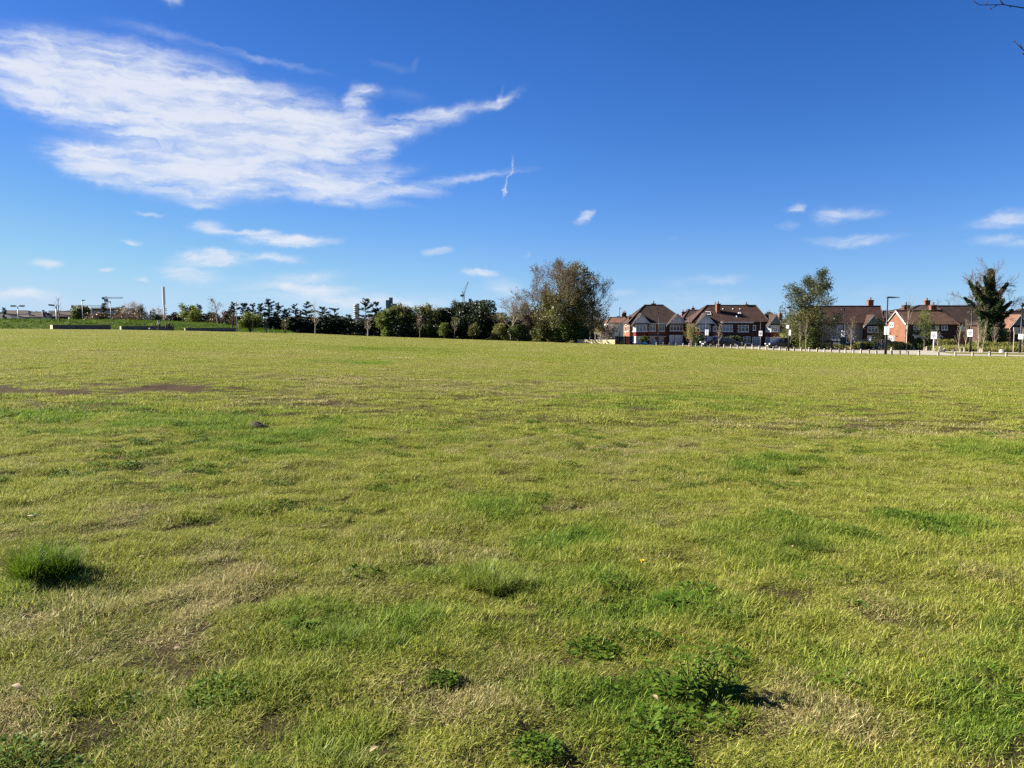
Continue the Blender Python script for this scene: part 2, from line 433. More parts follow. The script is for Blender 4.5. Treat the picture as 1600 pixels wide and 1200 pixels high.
# ------------------------------------------------------------------ ground sheet
def build_ground():
    ys = [-40, -20, -8, -2, 0]
    y = .6
    while y < 3000:
        ys.append(y); y *= 1.012 if 2 < y < 16 else (1.02 if y < 60 else (1.03 if y < 220 else 1.15))
    ys = np.array(ys)
    us = np.concatenate([np.linspace(-3, -.9, 16)[:-1], np.linspace(-.9, .9, 361), np.linspace(.9, 3, 16)[1:]])
    W = np.maximum(ys, 6.0)
    X = W[:, None] * us[None, :]; Y = np.repeat(ys[:, None], len(us), 1)
    Z = ground(X, Y)
    nr, nc = X.shape
    me = bpy.data.meshes.new('ground')
    co = np.stack([X, Y, Z], -1).reshape(-1, 3)
    idx = np.arange(nr * nc).reshape(nr, nc)
    F = np.stack([idx[:-1, :-1], idx[:-1, 1:], idx[1:, 1:], idx[1:, :-1]], -1).reshape(-1, 4)
    me.vertices.add(len(co)); me.vertices.foreach_set('co', co.astype(np.float32).ravel())
    me.loops.add(F.size); me.loops.foreach_set('vertex_index', F.astype(np.int32).ravel())
    me.polygons.add(len(F)); me.polygons.foreach_set('loop_start', np.arange(0, F.size, 4, dtype=np.int32))
    me.polygons.foreach_set('loop_total', np.full(len(F), 4, dtype=np.int32))
    me.polygons.foreach_set('use_smooth', np.ones(len(F), bool))
    lu = me.attributes.new('lush', 'FLOAT', 'POINT'); dr = me.attributes.new('dry', 'FLOAT', 'POINT'); mu = me.attributes.new('mud', 'FLOAT', 'POINT')
    l, d, m = fields(co[:, 0], co[:, 1])
    lu.data.foreach_set('value', l.astype(np.float32)); dr.data.foreach_set('value', d.astype(np.float32)); mu.data.foreach_set('value', m.astype(np.float32))
    ta = me.attributes.new('thatch', 'FLOAT', 'POINT'); ta.data.foreach_set('value', (.10 + .72 * smooth(9, 40, co[:, 1])).astype(np.float32))
    me.update(calc_edges=True)
    # soil and thatch between the blades near by, close-mown turf far off
    mt, nt, ns, lk = new_mat('turf_soil')
    out = N(nt, 'ShaderNodeOutputMaterial'); b = N(nt, 'ShaderNodeBsdfPrincipled'); b.inputs['Roughness'].default_value = .95; b.inputs['Specular IOR Level'].default_value = .05
    g = N(nt, 'ShaderNodeNewGeometry')
    n1 = N(nt, 'ShaderNodeTexNoise'); n1.inputs['Scale'].default_value = 55; n1.inputs['Detail'].default_value = 8; n1.inputs['Roughness'].default_value = .75
    n2 = N(nt, 'ShaderNodeTexNoise'); n2.inputs['Scale'].default_value = 1.3; n2.inputs['Detail'].default_value = 6; n2.inputs['Roughness'].default_value = .7
    for n in (n1, n2): lk.new(g.outputs['Position'], n.inputs['Vector'])
    soil = ramp(nt, [(.3, (.014, .010, .006)), (.5, (.034, .025, .014)), (.62, (.085, .062, .031)), (.75, (.21, .16, .085))]); lk.new(n1.outputs['Fac'], soil.inputs['Fac'])  # soil, also darkened so gaps between blades read as shadow
    turf = ramp(nt, [(.3, (.10, .10, .022)), (.5, (.165, .155, .036)), (.7, (.22, .20, .055))]); lk.new(n2.outputs['Fac'], turf.inputs['Fac'])
    am = N(nt, 'ShaderNodeAttribute', attribute_name='mud'); ad = N(nt, 'ShaderNodeAttribute', attribute_name='dry'); al = N(nt, 'ShaderNodeAttribute', attribute_name='lush')
    mx = N(nt, 'ShaderNodeMix', data_type='RGBA')
    f = N(nt, 'ShaderNodeMapRange'); f.inputs['From Min'].default_value = .2; f.inputs['From Max'].default_value = .9; f.inputs['To Min'].default_value = 1.0; f.inputs['To Max'].default_value = .35
    lk.new(ad.outputs['Fac'], f.inputs['Value']); th = N(nt, 'ShaderNodeAttribute', attribute_name='thatch'); tm = N(nt, 'ShaderNodeMath', operation='MULTIPLY'); lk.new(f.outputs[0], tm.inputs[0]); lk.new(th.outputs['Fac'], tm.inputs[1]); lk.new(tm.outputs[0], mx.inputs['Factor'])
    lk.new(soil.outputs['Color'], mx.inputs[6]); lk.new(turf.outputs['Color'], mx.inputs[7])
    mudc = ramp(nt, [(.3, (.024, .015, .008)), (.7, (.080, .054, .028))]); lk.new(n1.outputs['Fac'], mudc.inputs['Fac'])
    m2 = N(nt, 'ShaderNodeMix', data_type='RGBA'); lk.new(am.outputs['Fac'], m2.inputs['Factor']); lk.new(mx.outputs[2], m2.inputs[6]); lk.new(mudc.outputs['Color'], m2.inputs[7])
    lk.new(m2.outputs[2], b.inputs['Base Color'])
    bp = N(nt, 'ShaderNodeBump'); bp.inputs['Strength'].default_value = .8; bp.inputs['Distance'].default_value = .02
    lk.new(n1.outputs['Fac'], bp.inputs['Height']); lk.new(bp.outputs[0], b.inputs['Normal'])
    lk.new(b.outputs[0], out.inputs['Surface'])
    me.materials.append(mt)
    o = bpy.data.objects.new('ground', me); COL.objects.link(o)
    tag(o, kind='structure')
    return o

# lush / dry / mud fields of the turf, as patches lying on the ground
PATCH = []        # (x, y, rx, ry, kind, strength)
def patch(px, py, rx, ry, kind, s=1.0):
    x, y = on_ground(px, py)
    x0, _ = on_ground(px - rx, py); _, ya = on_ground(px, py - ry); _, yb = on_ground(px, py + ry)
    PATCH.append((x, y, max(abs(x - x0), .05), max((ya - yb) / 2, .05), kind, s))
for a in [(480, 985, 150, 55, 'l', .9), (640, 968, 60, 30, 'l', 1.0), (350, 1085, 110, 40, 'l', .6), (1150, 860, 70, 25, 'l', .9), (1060, 940, 60, 22, 'l', .9),
          (1310, 1050, 70, 28, 'l', .8), (960, 960, 70, 20, 'l', .8), (1250, 845, 130, 32, 'l', .8), (1560, 965, 70, 25, 'l', .8), (400, 1010, 90, 40, 'l', .6),
          (1000, 1110, 140, 60, 'l', .7), (520, 1180, 110, 40, 'l', .6), (1540, 1120, 120, 60, 'l', .8), (1450, 822, 60, 24, 'l', .6), (650, 890, 70, 18, 'l', .5),
          (1080, 1060, 120, 50, 'l', .8), (950, 900, 120, 24, 'l', .5), (900, 835, 60, 16, 'l', .6), (700, 780, 120, 22, 'l', .4), (560, 940, 120, 30, 'l', .5),
          (330, 660, 220, 26, 'l', .62), (120, 655, 170, 25, 'l', .55), (1170, 628, 190, 12, 'l', .65), (960, 628, 120, 10, 'l', .5), (860, 640, 120, 8, 'l', .4), (430, 690, 160, 18, 'l', .6),
          (560, 566, 90, 4, 'l', .8), (620, 545, 200, 4, 'l', .4), (1215, 725, 70, 14, 'l', .8), (1480, 700, 160, 16, 'l', .4), (1400, 640, 160, 8, 'l', .3),
          (180, 985, 230, 75, 'd', 1.0), (90, 1085, 190, 90, 'd', 1.0), (390, 915, 140, 26, 'd', .8), (720, 1090, 110, 55, 'd', .8), (1310, 1120, 90, 50, 'd', .9),
          (880, 1050, 90, 30, 'd', .6), (300, 1160, 120, 40, 'd', .6), (560, 860, 200, 24, 'd', .5), (1380, 960, 130, 30, 'd', .5), (230, 820, 200, 24, 'd', .4),
          (1480, 900, 160, 22, 'd', .4), (760, 850, 100, 14, 'd', .5), (1000, 800, 200, 18, 'd', .4), (800, 700, 300, 18, 'd', .4), (300, 730, 240, 16, 'd', .35),
          (500, 625, 140, 8, 'd', .7), (700, 600, 300, 12, 'd', .4), (1300, 670, 300, 14, 'd', .4),
          (40, 606, 120, 13, 'm', 1.0), (170, 605, 180, 10, 'm', 1.0), (280, 604, 90, 6, 'm', .9), (340, 616, 120, 7, 'm', .5), (20, 628, 40, 5, 'm', .4), (400, 664, 14, 6, 'm', .8),
          (500, 625, 90, 4, 'm', .35), (710, 620, 40, 3, 'm', .4), (530, 568, 40, 2.5, 'm', .35), (960, 554, 60, 1.5, 'm', .3), (1030, 551, 40, 1.2, 'm', .3),
          (180, 965, 60, 12, 'm', .22), (1320, 1110, 60, 20, 'm', .25), (700, 1085, 60, 16, 'm', .22), (60, 1170, 70, 14, 'm', .2)]:
    patch(*a)

def fields(x, y):
    """lush, dry and mud, each 0..1, at ground points"""
    x = np.asarray(x, float); y = np.asarray(y, float)
    wx = x + (vnoise(x, y, .5, 41) - .5) * .35 * np.minimum(y / 5, 6); wy = y + (vnoise(x, y, .5, 43) - .5) * .35 * np.minimum(y / 5, 6)
    out = {'l': np.zeros_like(x), 'd': np.zeros_like(x), 'm': np.zeros_like(x)}
    for (cx, cy, rx, ry, k, s) in PATCH:
        d = ((wx - cx) / (rx * 1.25)) ** 2 + ((wy - cy) / (ry * 1.25)) ** 2
        f = np.clip(1 - d, 0, 1); f = f * (2 - f) * s
        out[k] = np.maximum(out[k], f)
    n = fbm(x, y, .7, 11, 4); n2 = fbm(x, y, .33, 23, 3); n3 = fbm(x, y, 4.0, 31, 3)
    lush = np.clip(out['l'] * (.70 + 1.0 * n) + (n - .56) * 2.4 * (1 - .6 * smooth(18, 60, y)) + (n3 - .55) * .8, 0, 1)
    dry = np.clip(out['d'] * (.4 + 1.0 * n2) + (n2 - .56) * 2.4 + (.5 - n3) * .8, 0, 1)
    n4 = np.where(y < 12, fbm(x, y, .22, 51, 3), fbm(x, y, 1.3, 53, 3))
    mud = np.clip(out['m'] * (4.0 * n4 - 1.1) * 1.1 - .05, 0, 1)
    mud = np.maximum(mud, np.clip((n4 - .80) * 5, 0, .4) * (1 - smooth(10, 25, y)))
    return lush, dry * (1 - .7 * out['l']), mud * (.45 + .55 * smooth(10, 16, y))

# ------------------------------------------------------------------ grass blades
def mat_blade(name):
    m, nt, ns, lk = new_mat(name)
    out = N(nt, 'ShaderNodeOutputMaterial')
    a = N(nt, 'ShaderNodeAttribute', attribute_name='rnd')
    li = N(nt, 'ShaderNodeAttribute', attribute_name='lush', attribute_type='INSTANCER'); di = N(nt, 'ShaderNodeAttribute', attribute_name='dry', attribute_type='INSTANCER')
    g = N(nt, 'ShaderNodeNewGeometry'); no = N(nt, 'ShaderNodeTexNoise'); no.inputs['Scale'].default_value = 5.0; no.inputs['Detail'].default_value = 4
    lk.new(g.outputs['Position'], no.inputs['Vector'])
    def M(op, a_, b_=None, c_=None, clamp=False):
        n = N(nt, 'ShaderNodeMath', operation=op); n.use_clamp = clamp
        for i, x in enumerate((a_, b_, c_)):
            if x is None: continue
            if hasattr(x, 'links'): lk.new(x, n.inputs[i])
            else: n.inputs[i].default_value = x
        return n.outputs[0]
    # straw: some blades always, more where it is dry
    st = M('ADD', M('MULTIPLY', a.outputs['Fac'], 1.0), M('ADD', M('MULTIPLY', di.outputs['Fac'], .70), M('MULTIPLY', li.outputs['Fac'], -.45)))
    st = M('ADD', st, M('MULTIPLY_ADD', no.outputs['Fac'], .8, -.4))
    green = ramp(nt, [(0, (.045, .075, .007)), (.3, (.155, .195, .020)), (.65, (.375, .378, .066)), (1, (.610, .575, .190))])
    gi = M('ADD', M('MULTIPLY', a.outputs['Fac'], .74), M('MULTIPLY_ADD', no.outputs['Fac'], .6, -.16)); lk.new(gi, green.inputs['Fac'])
    fresh = ramp(nt, [(0, (.032, .085, .008)), (.5, (.115, .205, .018)), (1, (.330, .410, .070))]); lk.new(a.outputs['Fac'], fresh.inputs['Fac'])
    gm = N(nt, 'ShaderNodeMix', data_type='RGBA'); lk.new(M('MULTIPLY', li.outputs['Fac'], .95), gm.inputs['Factor']); lk.new(green.outputs['Color'], gm.inputs[6]); lk.new(fresh.outputs['Color'], gm.inputs[7])
    straw = ramp(nt, [(0, (.15, .115, .042)), (.3, (.32, .262, .098)), (.7, (.50, .430, .185)), (1, (.68, .62, .36))]); 
    fr = M('FRACT', M('MULTIPLY', a.outputs['Fac'], 17.3)); lk.new(fr, straw.inputs['Fac'])
    sel = N(nt, 'ShaderNodeMapRange'); sel.inputs['From Min'].default_value = .76; sel.inputs['From Max'].default_value = 1.02; lk.new(st, sel.inputs['Value'])
    mx = N(nt, 'ShaderNodeMix', data_type='RGBA'); lk.new(sel.outputs[0], mx.inputs['Factor']); lk.new(gm.outputs[2], mx.inputs[6]); lk.new(straw.outputs['Color'], mx.inputs[7])
    b = N(nt, 'ShaderNodeBsdfPrincipled'); b.inputs['Roughness'].default_value = .6; b.inputs['Specular IOR Level'].default_value = .12
    t = N(nt, 'ShaderNodeBsdfTranslucent'); lk.new(mx.outputs[2], b.inputs['Base Color']); lk.new(mx.outputs[2], t.inputs['Color'])
    ms = N(nt, 'ShaderNodeMixShader'); ms.inputs[0].default_value = .38
    lk.new(b.outputs[0], ms.inputs[1]); lk.new(t.outputs[0], ms.inputs[2]); lk.new(ms.outputs[0], out.inputs['Surface'])
    return m
M_BLADE = mat_blade('grass_blade')
M_WEED = mat_leaf('weed_leaf', [(0, (.038, .085, .008)), (.5, (.080, .145, .014)), (1, (.170, .240, .034))], trans=.4, rough=.55, world_noise=8, spec=.12)

def blades(n, radius, l0, l1, width, lean, segs=3, curl=.8, r=rng, straight=0.0, taper=True):
    """n curved blades inside a disc; returns a list of quads (n*segs, 4, 3) and one random value per quad"""
    rr = radius * np.sqrt(r.random(n)); an = r.random(n) * 2 * np.pi
    base = np.stack([rr * np.cos(an), rr * np.sin(an), np.full(n, -.008)], -1)
    L = l0 + (l1 - l0) * r.random(n) ** 1.5
    ha = r.random(n) * 2 * np.pi
    hd = np.stack([np.cos(ha), np.sin(ha), np.zeros(n)], -1)
    side = np.stack([-np.sin(ha), np.cos(ha), np.zeros(n)], -1)
    tw = (r.random(n) - .5) * 1.6
    side = side * np.cos(tw)[:, None] + hd * np.sin(tw)[:, None]
    th = lean * (.25 + r.random(n))                        # angle from the vertical at the base
    dth = curl * (r.random(n) - .15)
    w = width * (.6 + .8 * r.random(n))
    V = np.zeros((n, segs + 1, 2, 3)); p = base.copy()
    for k in range(segs + 1):
        f = k / segs
        ww = w * (1 - f ** 1.6 * .93) if taper else w
        V[:, k, 0] = p - side * ww[:, None] / 2; V[:, k, 1] = p + side * ww[:, None] / 2
        a = th + dth * (k + .5) / segs
        p = p + (hd * np.sin(a)[:, None] + np.array([0, 0, 1.0]) * np.cos(a)[:, None]) * (L / segs)[:, None]
    Q = np.stack([V[:, :-1, 0], V[:, :-1, 1], V[:, 1:, 1], V[:, 1:, 0]], 2)      # n, segs, 4, 3
    rv = np.repeat(r.random(n), segs)
    return Q.reshape(-1, 4, 3), rv

def leaves_flat(n, radius, size, h, r=rng, elong=1.5, lift=.5):
    """small oval leaves spread through a low cushion"""
    rr = radius * np.sqrt(r.random(n)); an = r.random(n) * 2 * np.pi
    c = np.stack([rr * np.cos(an), rr * np.sin(an), h * (.25 + .75 * r.random(n)) * (1 - .6 * (rr / radius) ** 2)], -1)
    ha = r.random(n) * 2 * np.pi
    tl = (r.random(n) - .3) * lift
    d = np.stack([np.cos(ha) * np.cos(tl), np.sin(ha) * np.cos(tl), np.sin(tl)], -1)
    sd_ = np.stack([-np.sin(ha), np.cos(ha), (r.random(n) - .5) * .7], -1)
    s = size * (.6 + .8 * r.random(n))[:, None]
    Q = np.stack([c, c + d * s * .45 * elong + sd_ * s * .42, c + d * s * elong, c + d * s * .45 * elong - sd_ * s * .42], 1)
    return Q, r.random(n)

PROTO = bpy.data.collections.new('turf_patches')
def proto(parts, mat):
    Q = np.concatenate([p[0] for p in parts]); rv = np.concatenate([p[1] for p in parts])
    o = quads_mesh('turf_patch', Q, mat, rnd=rv, link=False)
    PROTO.objects.link(o); return len(PROTO.objects) - 1

# near: turf, tufts, leafy cushions; farther off broader blades in wider patches
def leaf_bits(n):
    q, r = leaves_flat(n, .13, .009, .028, elong=1.3); return q, r * .35
P_NEAR = [proto([blades(300, .13, .014, .044, .0030, 1.0, 3, 1.8), blades(150, .13, .02, .06, .0026, 1.6, 3, .7), blades(30, .13, .035, .07, .0032, .8, 3, 1.6), leaf_bits(8)], M_BLADE) for _ in range(6)]
def calm(qr, k, o): return qr[0], qr[1] * k + o
P_LONG = [proto([blades(110, .085, .06, .135, .0040, .55, 4, 1.3), blades(60, .11, .03, .08, .004, .9, 3, 1.0)], M_BLADE) for _ in range(3)]
P_LITTER = [proto([blades(170, .2, .02, .06, .0024, 1.75, 2, .4)], M_BLADE) for _ in range(2)]
P_CLOVER = [proto([leaves_flat(120, .12, .019, .050, elong=1.45, lift=.9), blades(40, .13, .03, .06, .003, .8)], M_WEED) for _ in range(2)]
P_MID = [proto([calm(blades(330, .3, .020, .055, .0068, 1.0, 2, 1.0), .75, .13), blades(16, .3, .04, .075, .006, .7, 2, 1.0)], M_BLADE) for _ in range(4)]
P_FAR = [proto([calm(blades(1100, 1.1, .03, .06, .018, 1.0, 1, .8), .5, .16)], M_BLADE) for _ in range(3)]

class Scatter:
    def __init__(s): s.rows = []
    def add(s, x, y, idx, sc, l, d, dz=0.0, wide=0.0):
        n = len(x); c = rng.random(n) * 2 * np.pi; e = .06                   # lay each patch on the slope it stands on
        gx = (ground(x + e, y) - ground(x - e, y)) / (2 * e); gy = (ground(x, y + e) - ground(x, y - e)) / (2 * e)
        nn = np.sqrt(1 + gx ** 2 + gy ** 2); nx, ny, nz = -gx / nn, -gy / nn, 1 / nn
        mx, my = nx * np.cos(c) + ny * np.sin(c), -nx * np.sin(c) + ny * np.cos(c)
        s.rows.append(np.stack([x, y, ground(x, y) + dz, idx, np.arcsin(-my), np.arctan2(mx, nz), c, np.maximum(sc, wide), np.maximum(sc, wide), sc, l, d], -1))

def wedge(y0, y1, dens, margin=.74, extra=.6):
    """points of even density in the part of the field the lens can see (and a step to each side)"""
    A = margin * (y1 ** 2 - y0 ** 2) + 2 * extra * (y1 - y0)
    n = int(A * dens)
    y = np.sqrt(y0 ** 2 + (y1 ** 2 - y0 ** 2) * rng.random(n))
    x = (rng.random(n) * 2 - 1) * (margin * y + extra)
    return x, y

def edge_dist(x, y):
    u = np.clip(x / np.maximum(y, 8), -1.4, 1.4)
    return np.interp(u, E_U, E_D)

def build_grass():
    S = Scatter()
    # close turf
    x, y = wedge(1.7, 13, 130, extra=1.2); l, d, m = fields(x, y)
    k = rng.random(len(x)) > m * .7
    x, y, l, d = x[k], y[k], l[k], d[k]
    cl = .6 * fbm(x, y, .30, 77, 3) + .4 * fbm(x, y, .13, 79, 2)                      # the turf is tufted: close-cropped hollows between thicker cushions
    k = rng.random(len(x)) < .40 + 1.7 * (cl - .22); x, y, l, d, cl = x[k], y[k], l[k], d[k], cl[k]
    tall = .46 + .45 * l + .80 * smooth(.34, .70, cl) - .08 * d
    S.add(x, y, rng.choice(P_NEAR, len(x)), tall * (.8 + .4 * rng.random(len(x))), l, d, .006, 1.0)
    # longer tufts where it is lush
    x, y = wedge(1.7, 22, 9, extra=1.2); l, d, m = fields(x, y)
    k = rng.random(len(x)) < np.clip(l * .9 - .16, 0, 1) * (1 - m) + .04
    x, y, l, d = x[k], y[k], l[k], d[k]
    S.add(x, y, rng.choice(P_LONG, len(x)), (.30 + .40 * rng.random(len(x))) * (.6 + .55 * l), np.clip(l + .25 * rng.random(len(x)), 0, 1), d * .5)
    # straw litter
    x, y = wedge(1.7, 12, 24, extra=1.2); l, d, m = fields(x, y)
    k = rng.random(len(x)) < np.clip(d * 1.1 + m * 1.1 + .15, 0, 1)
    x, y, l, d = x[k], y[k], l[k], d[k]
    S.add(x, y, rng.choice(P_LITTER, len(x)), .8 + .5 * rng.random(len(x)), l * .2, .45 + .45 * d + .2 * rng.random(len(x)), .003)
    # clover cushions
    x, y = wedge(1.7, 14, 9, extra=1.2); l, d, m = fields(x, y)
    cn = fbm(x, y, .8, 91, 2)
    k = (rng.random(len(x)) < np.clip(l * .9 + (cn - .53) * 3.2, 0, .85) * (1 - .7 * d)); x, y, l, d = x[k], y[k], l[k], d[k]
    S.add(x, y, rng.choice(P_CLOVER, len(x)), .6 + .6 * rng.random(len(x)), l, d)
    # middle distance
    x, y = wedge(12, 44, 22, extra=2); l, d, m = fields(x, y)
    k = rng.random(len(x)) > m * 1.5; x, y, l, d = x[k], y[k], l[k], d[k]
    cl = .6 * fbm(x, y, .9, 177, 3) + .4 * fbm(x, y, .4, 178, 2); k = rng.random(len(x)) < .55 + 1.5 * (cl - .22); x, y, l, d, cl = x[k], y[k], l[k], d[k], cl[k]
    S.add(x, y, rng.choice(P_MID, len(x)), (.7 + .4 * rng.random(len(x))) * (.6 + .4 * l + .8 * smooth(.38, .7, cl)), l, np.clip(d + .30 * smooth(14, 44, y), 0, 1), 0.0, 1.0)
    # far
    x, y = wedge(40, 133, 1.4, margin=.72, extra=4); l, d, m = fields(x, y)
    k = (rng.random(len(x)) > m * .9) & (y < edge_dist(x, y) + .5); x, y, l, d = x[k], y[k], l[k], d[k]
    S.add(x, y, rng.choice(P_FAR, len(x)), .8 + .5 * rng.random(len(x)), l, np.clip(d + .30 + .18 * smooth(40, 100, y), 0, 1))
    A = np.concatenate(S.rows)
    me = bpy.data.meshes.new('grass'); n = len(A)
    me.vertices.add(n); me.vertices.foreach_set('co', A[:, :3].astype(np.float32).ravel())
    a = me.attributes.new('pick', 'INT', 'POINT'); a.data.foreach_set('value', A[:, 3].astype(np.int32))
    a = me.attributes.new('turn', 'FLOAT_VECTOR', 'POINT'); a.data.foreach_set('vector', np.ascontiguousarray(A[:, 4:7]).astype(np.float32).ravel())
    a = me.attributes.new('size', 'FLOAT_VECTOR', 'POINT'); a.data.foreach_set('vector', np.ascontiguousarray(A[:, 7:10]).astype(np.float32).ravel())
    for nm, c in (('lush', 10), ('dry', 11)):
        a = me.attributes.new(nm, 'FLOAT', 'POINT'); a.data.foreach_set('value', A[:, c].astype(np.float32))
    o = bpy.data.objects.new('grass', me); COL.objects.link(o)
    tag(o, 'short worn yellow-green grass covering the whole open field', 'grass', kind='stuff')
    ng = bpy.data.node_groups.new('grass_scatter', 'GeometryNodeTree')
    ng.interface.new_socket('Geometry', in_out='INPUT', socket_type='NodeSocketGeometry')
    ng.interface.new_socket('Geometry', in_out='OUTPUT', socket_type='NodeSocketGeometry')
    nn = ng.nodes; gi = nn.new('NodeGroupInput'); go = nn.new('NodeGroupOutput')
    ip = nn.new('GeometryNodeInstanceOnPoints'); ci = nn.new('GeometryNodeCollectionInfo')
    ci.inputs['Collection'].default_value = PROTO; ci.inputs['Separate Children'].default_value = True; ci.inputs['Reset Children'].default_value = True
    def attr(name, dt='FLOAT'):
        q = nn.new('GeometryNodeInputNamedAttribute'); q.data_type = dt; q.inputs['Name'].default_value = name; return q.outputs['Attribute']
    L = ng.links
    L.new(gi.outputs[0], ip.inputs['Points']); L.new(ci.outputs[0], ip.inputs['Instance'])
    ip.inputs['Pick Instance'].default_value = True
    L.new(attr('pick', 'INT'), ip.inputs['Instance Index']); L.new(attr('turn', 'FLOAT_VECTOR'), ip.inputs['Rotation'])
    L.new(attr('size', 'FLOAT_VECTOR'), ip.inputs['Scale']); L.new(ip.outputs[0], go.inputs[0])
    o.modifiers.new('scatter', 'NODES').node_group = ng
    print('grass patches', n)
    return o
build_ground()
build_grass()

# ------------------------------------------------------------------ materials of the place
M_BARK = mat_simple('bark', (.115, .088, .064), .95, var=.35, scale=5, spec=.1, bump=.4)
M_BARKPALE = mat_simple('pale_bark', (.30, .26, .20), .9, var=.3, scale=6, spec=.1, bump=.3)
M_BARKDARK = mat_simple('dark_bark', (.050, .038, .030), .95, var=.3, scale=5, spec=.1)
M_TWIG = mat_simple('twig_bark', (.20, .155, .11), .95, var=.3, scale=3, spec=.1)
M_CONIFER = mat_leaf('conifer_needles', [(0, (.006, .014, .008)), (.5, (.014, .028, .014)), (1, (.045, .058, .024))], trans=.12, rough=.6, spec=.2)
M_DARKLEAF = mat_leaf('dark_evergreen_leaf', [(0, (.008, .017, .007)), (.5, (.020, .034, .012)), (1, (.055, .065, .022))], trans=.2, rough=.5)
M_OLIVE = mat_leaf('olive_leaf', [(0, (.055, .060, .016)), (.5, (.115, .120, .030)), (1, (.200, .190, .055))], trans=.35)
M_SPRING = mat_leaf('spring_leaf', [(0, (.060, .085, .014)), (.5, (.120, .155, .026)), (1, (.200, .230, .048))], trans=.45)
M_BROWNLEAF = mat_leaf('bronze_bud', [(0, (.055, .040, .024)), (.5, (.105, .075, .045)), (1, (.170, .130, .080))], trans=.3)
M_MIDLEAF = mat_leaf('mid_green_leaf', [(0, (.034, .052, .013)), (.5, (.075, .100, .024)), (1, (.140, .160, .045))], trans=.35)
M_YELLOW = mat_leaf('yellow_green_leaf', [(0, (.090, .085, .018)), (.5, (.165, .150, .034)), (1, (.250, .220, .060))], trans=.45)
M_BLOSSOM = mat_leaf('pale_blossom', [(0, (.20, .16, .12)), (.5, (.34, .29, .23)), (1, (.55, .50, .43))], trans=.3)
M_IVY = mat_leaf('ivy_leaf', [(0, (.008, .019, .007)), (.5, (.022, .045, .014)), (1, (.060, .090, .028))], trans=.15, rough=.5, spec=.2)
M_HEDGE = mat_leaf('hedge_leaf', [(0, (.012, .026, .008)), (.5, (.032, .058, .016)), (1, (.080, .110, .030))], trans=.25)
M_SCRUB = mat_leaf('scrub_leaf', [(0, (.095, .100, .022)), (.5, (.175, .180, .040)), (1, (.290, .275, .085))], trans=.4)

def leaf_quads(c, size, rg, flat=0.0, elong=1.7, dirs=None, wid=1.0):
    """rhombic leaves (or leaf sprays) at the points c"""
    n = len(c)
    if dirs is None:
        d = rg.normal(size=(n, 3)); d[:, 2] *= (1 - flat)
    else:
        d = dirs + rg.normal(size=(n, 3)) * .35
    d /= np.linalg.norm(d, axis=1)[:, None] + 1e-9
    q = rg.normal(size=(n, 3)); s = np.cross(d, q); s /= np.linalg.norm(s, axis=1)[:, None] + 1e-9
    z = (size * (.55 + .9 * rg.random(n)))[:, None]
    d = d * z * elong * .5; s = s * z * .5 * wid
    return np.stack([c - d, c + s, c + d, c - s], 1)

def grow(mb, rg, p, d, L, r, lvl, P, tips, limbs):
    """one branch and, from it, its side branches"""
    ns = P['segs'][min(lvl, len(P['segs']) - 1)]
    pts = [p.copy()]; rad = [r]
    r1 = r * (P.get('taper', .35) if lvl < P['levels'] else .3)
    q = p.copy(); dd = d.normalized()
    wig = P['wig'] if lvl else P.get('wig0', P['wig'] * .4)
    up = P['up'] if lvl else .02
    for k in range(ns):
        dd = (dd + Vector(rg.normal(size=3)) * wig + Vector((0, 0, up))).normalized()
        q = q + dd * (L / ns)
        pts.append(q.copy()); rad.append(r + (r1 - r) * (k + 1) / ns)
    mb.tube(pts, rad, 6 if lvl == 0 else (4 if lvl == 1 else 3), cap=False)
    if lvl <= P.get('limb_levels', 1): limbs.extend(zip(pts, rad))
    if lvl >= P['levels']:
        tips.extend((pts[j], dd) for j in range(1, len(pts))); return
    n = P['n'][lvl]
    t0 = P['start'] if lvl == 0 else .25
    az0 = rg.random() * 6.28
    for i in range(n):
        t = t0 + (1 - t0) * (i + .6 * rg.random()) / n
        t = min(t, .995)
        k = min(int(t * ns), ns - 1); f = t * ns - k
        bp = pts[k].lerp(pts[k + 1], f); bd = (pts[k + 1] - pts[k]).normalized()
        a = az0 + i * 2.4 + rg.normal() * .4
        ref = Vector((0, 0, 1)) if abs(bd.z) < .9 else Vector((1, 0, 0))
        s1 = bd.cross(ref).normalized(); s2 = bd.cross(s1)
        an = P['ang'][lvl] * (1.15 - .45 * t) * (.8 + .4 * rg.random())
        nd = bd * math.cos(an) + (s1 * math.cos(a) + s2 * math.sin(a)) * math.sin(an)
        nl = L * P['ratio'][lvl] * (1.15 - P.get('short', .55) * t) * (.75 + .5 * rg.random())
        grow(mb, rg, bp, nd, nl, max((rad[k]) * P.get('thin', .5), P['rmin']), lvl + 1, P, tips, limbs)

DEC = dict(levels=3, segs=[7, 5, 4, 3], n=[9, 6, 5], start=.22, ang=[.85, .75, .7], ratio=[.55, .55, .5], wig=.13, up=.05, rmin=.012)
BARE = dict(levels=4, segs=[7, 5, 4, 3, 2], n=[9, 6, 5, 4], start=.22, ang=[.75, .7, .7, .7], ratio=[.55, .55, .5, .5], wig=.13, up=.06, rmin=.011)
SAPL = dict(levels=2, segs=[6, 4, 3], n=[14, 6], start=.32, ang=[.55, .6], ratio=[.34, .45], wig=.08, up=.09, rmin=.008, wig0=.03)
VASE = dict(levels=3, segs=[5, 5, 4, 3], n=[10, 6, 5], start=.10, ang=[.55, .6, .7], ratio=[.75, .5, .5], wig=.12, up=.07, rmin=.012)

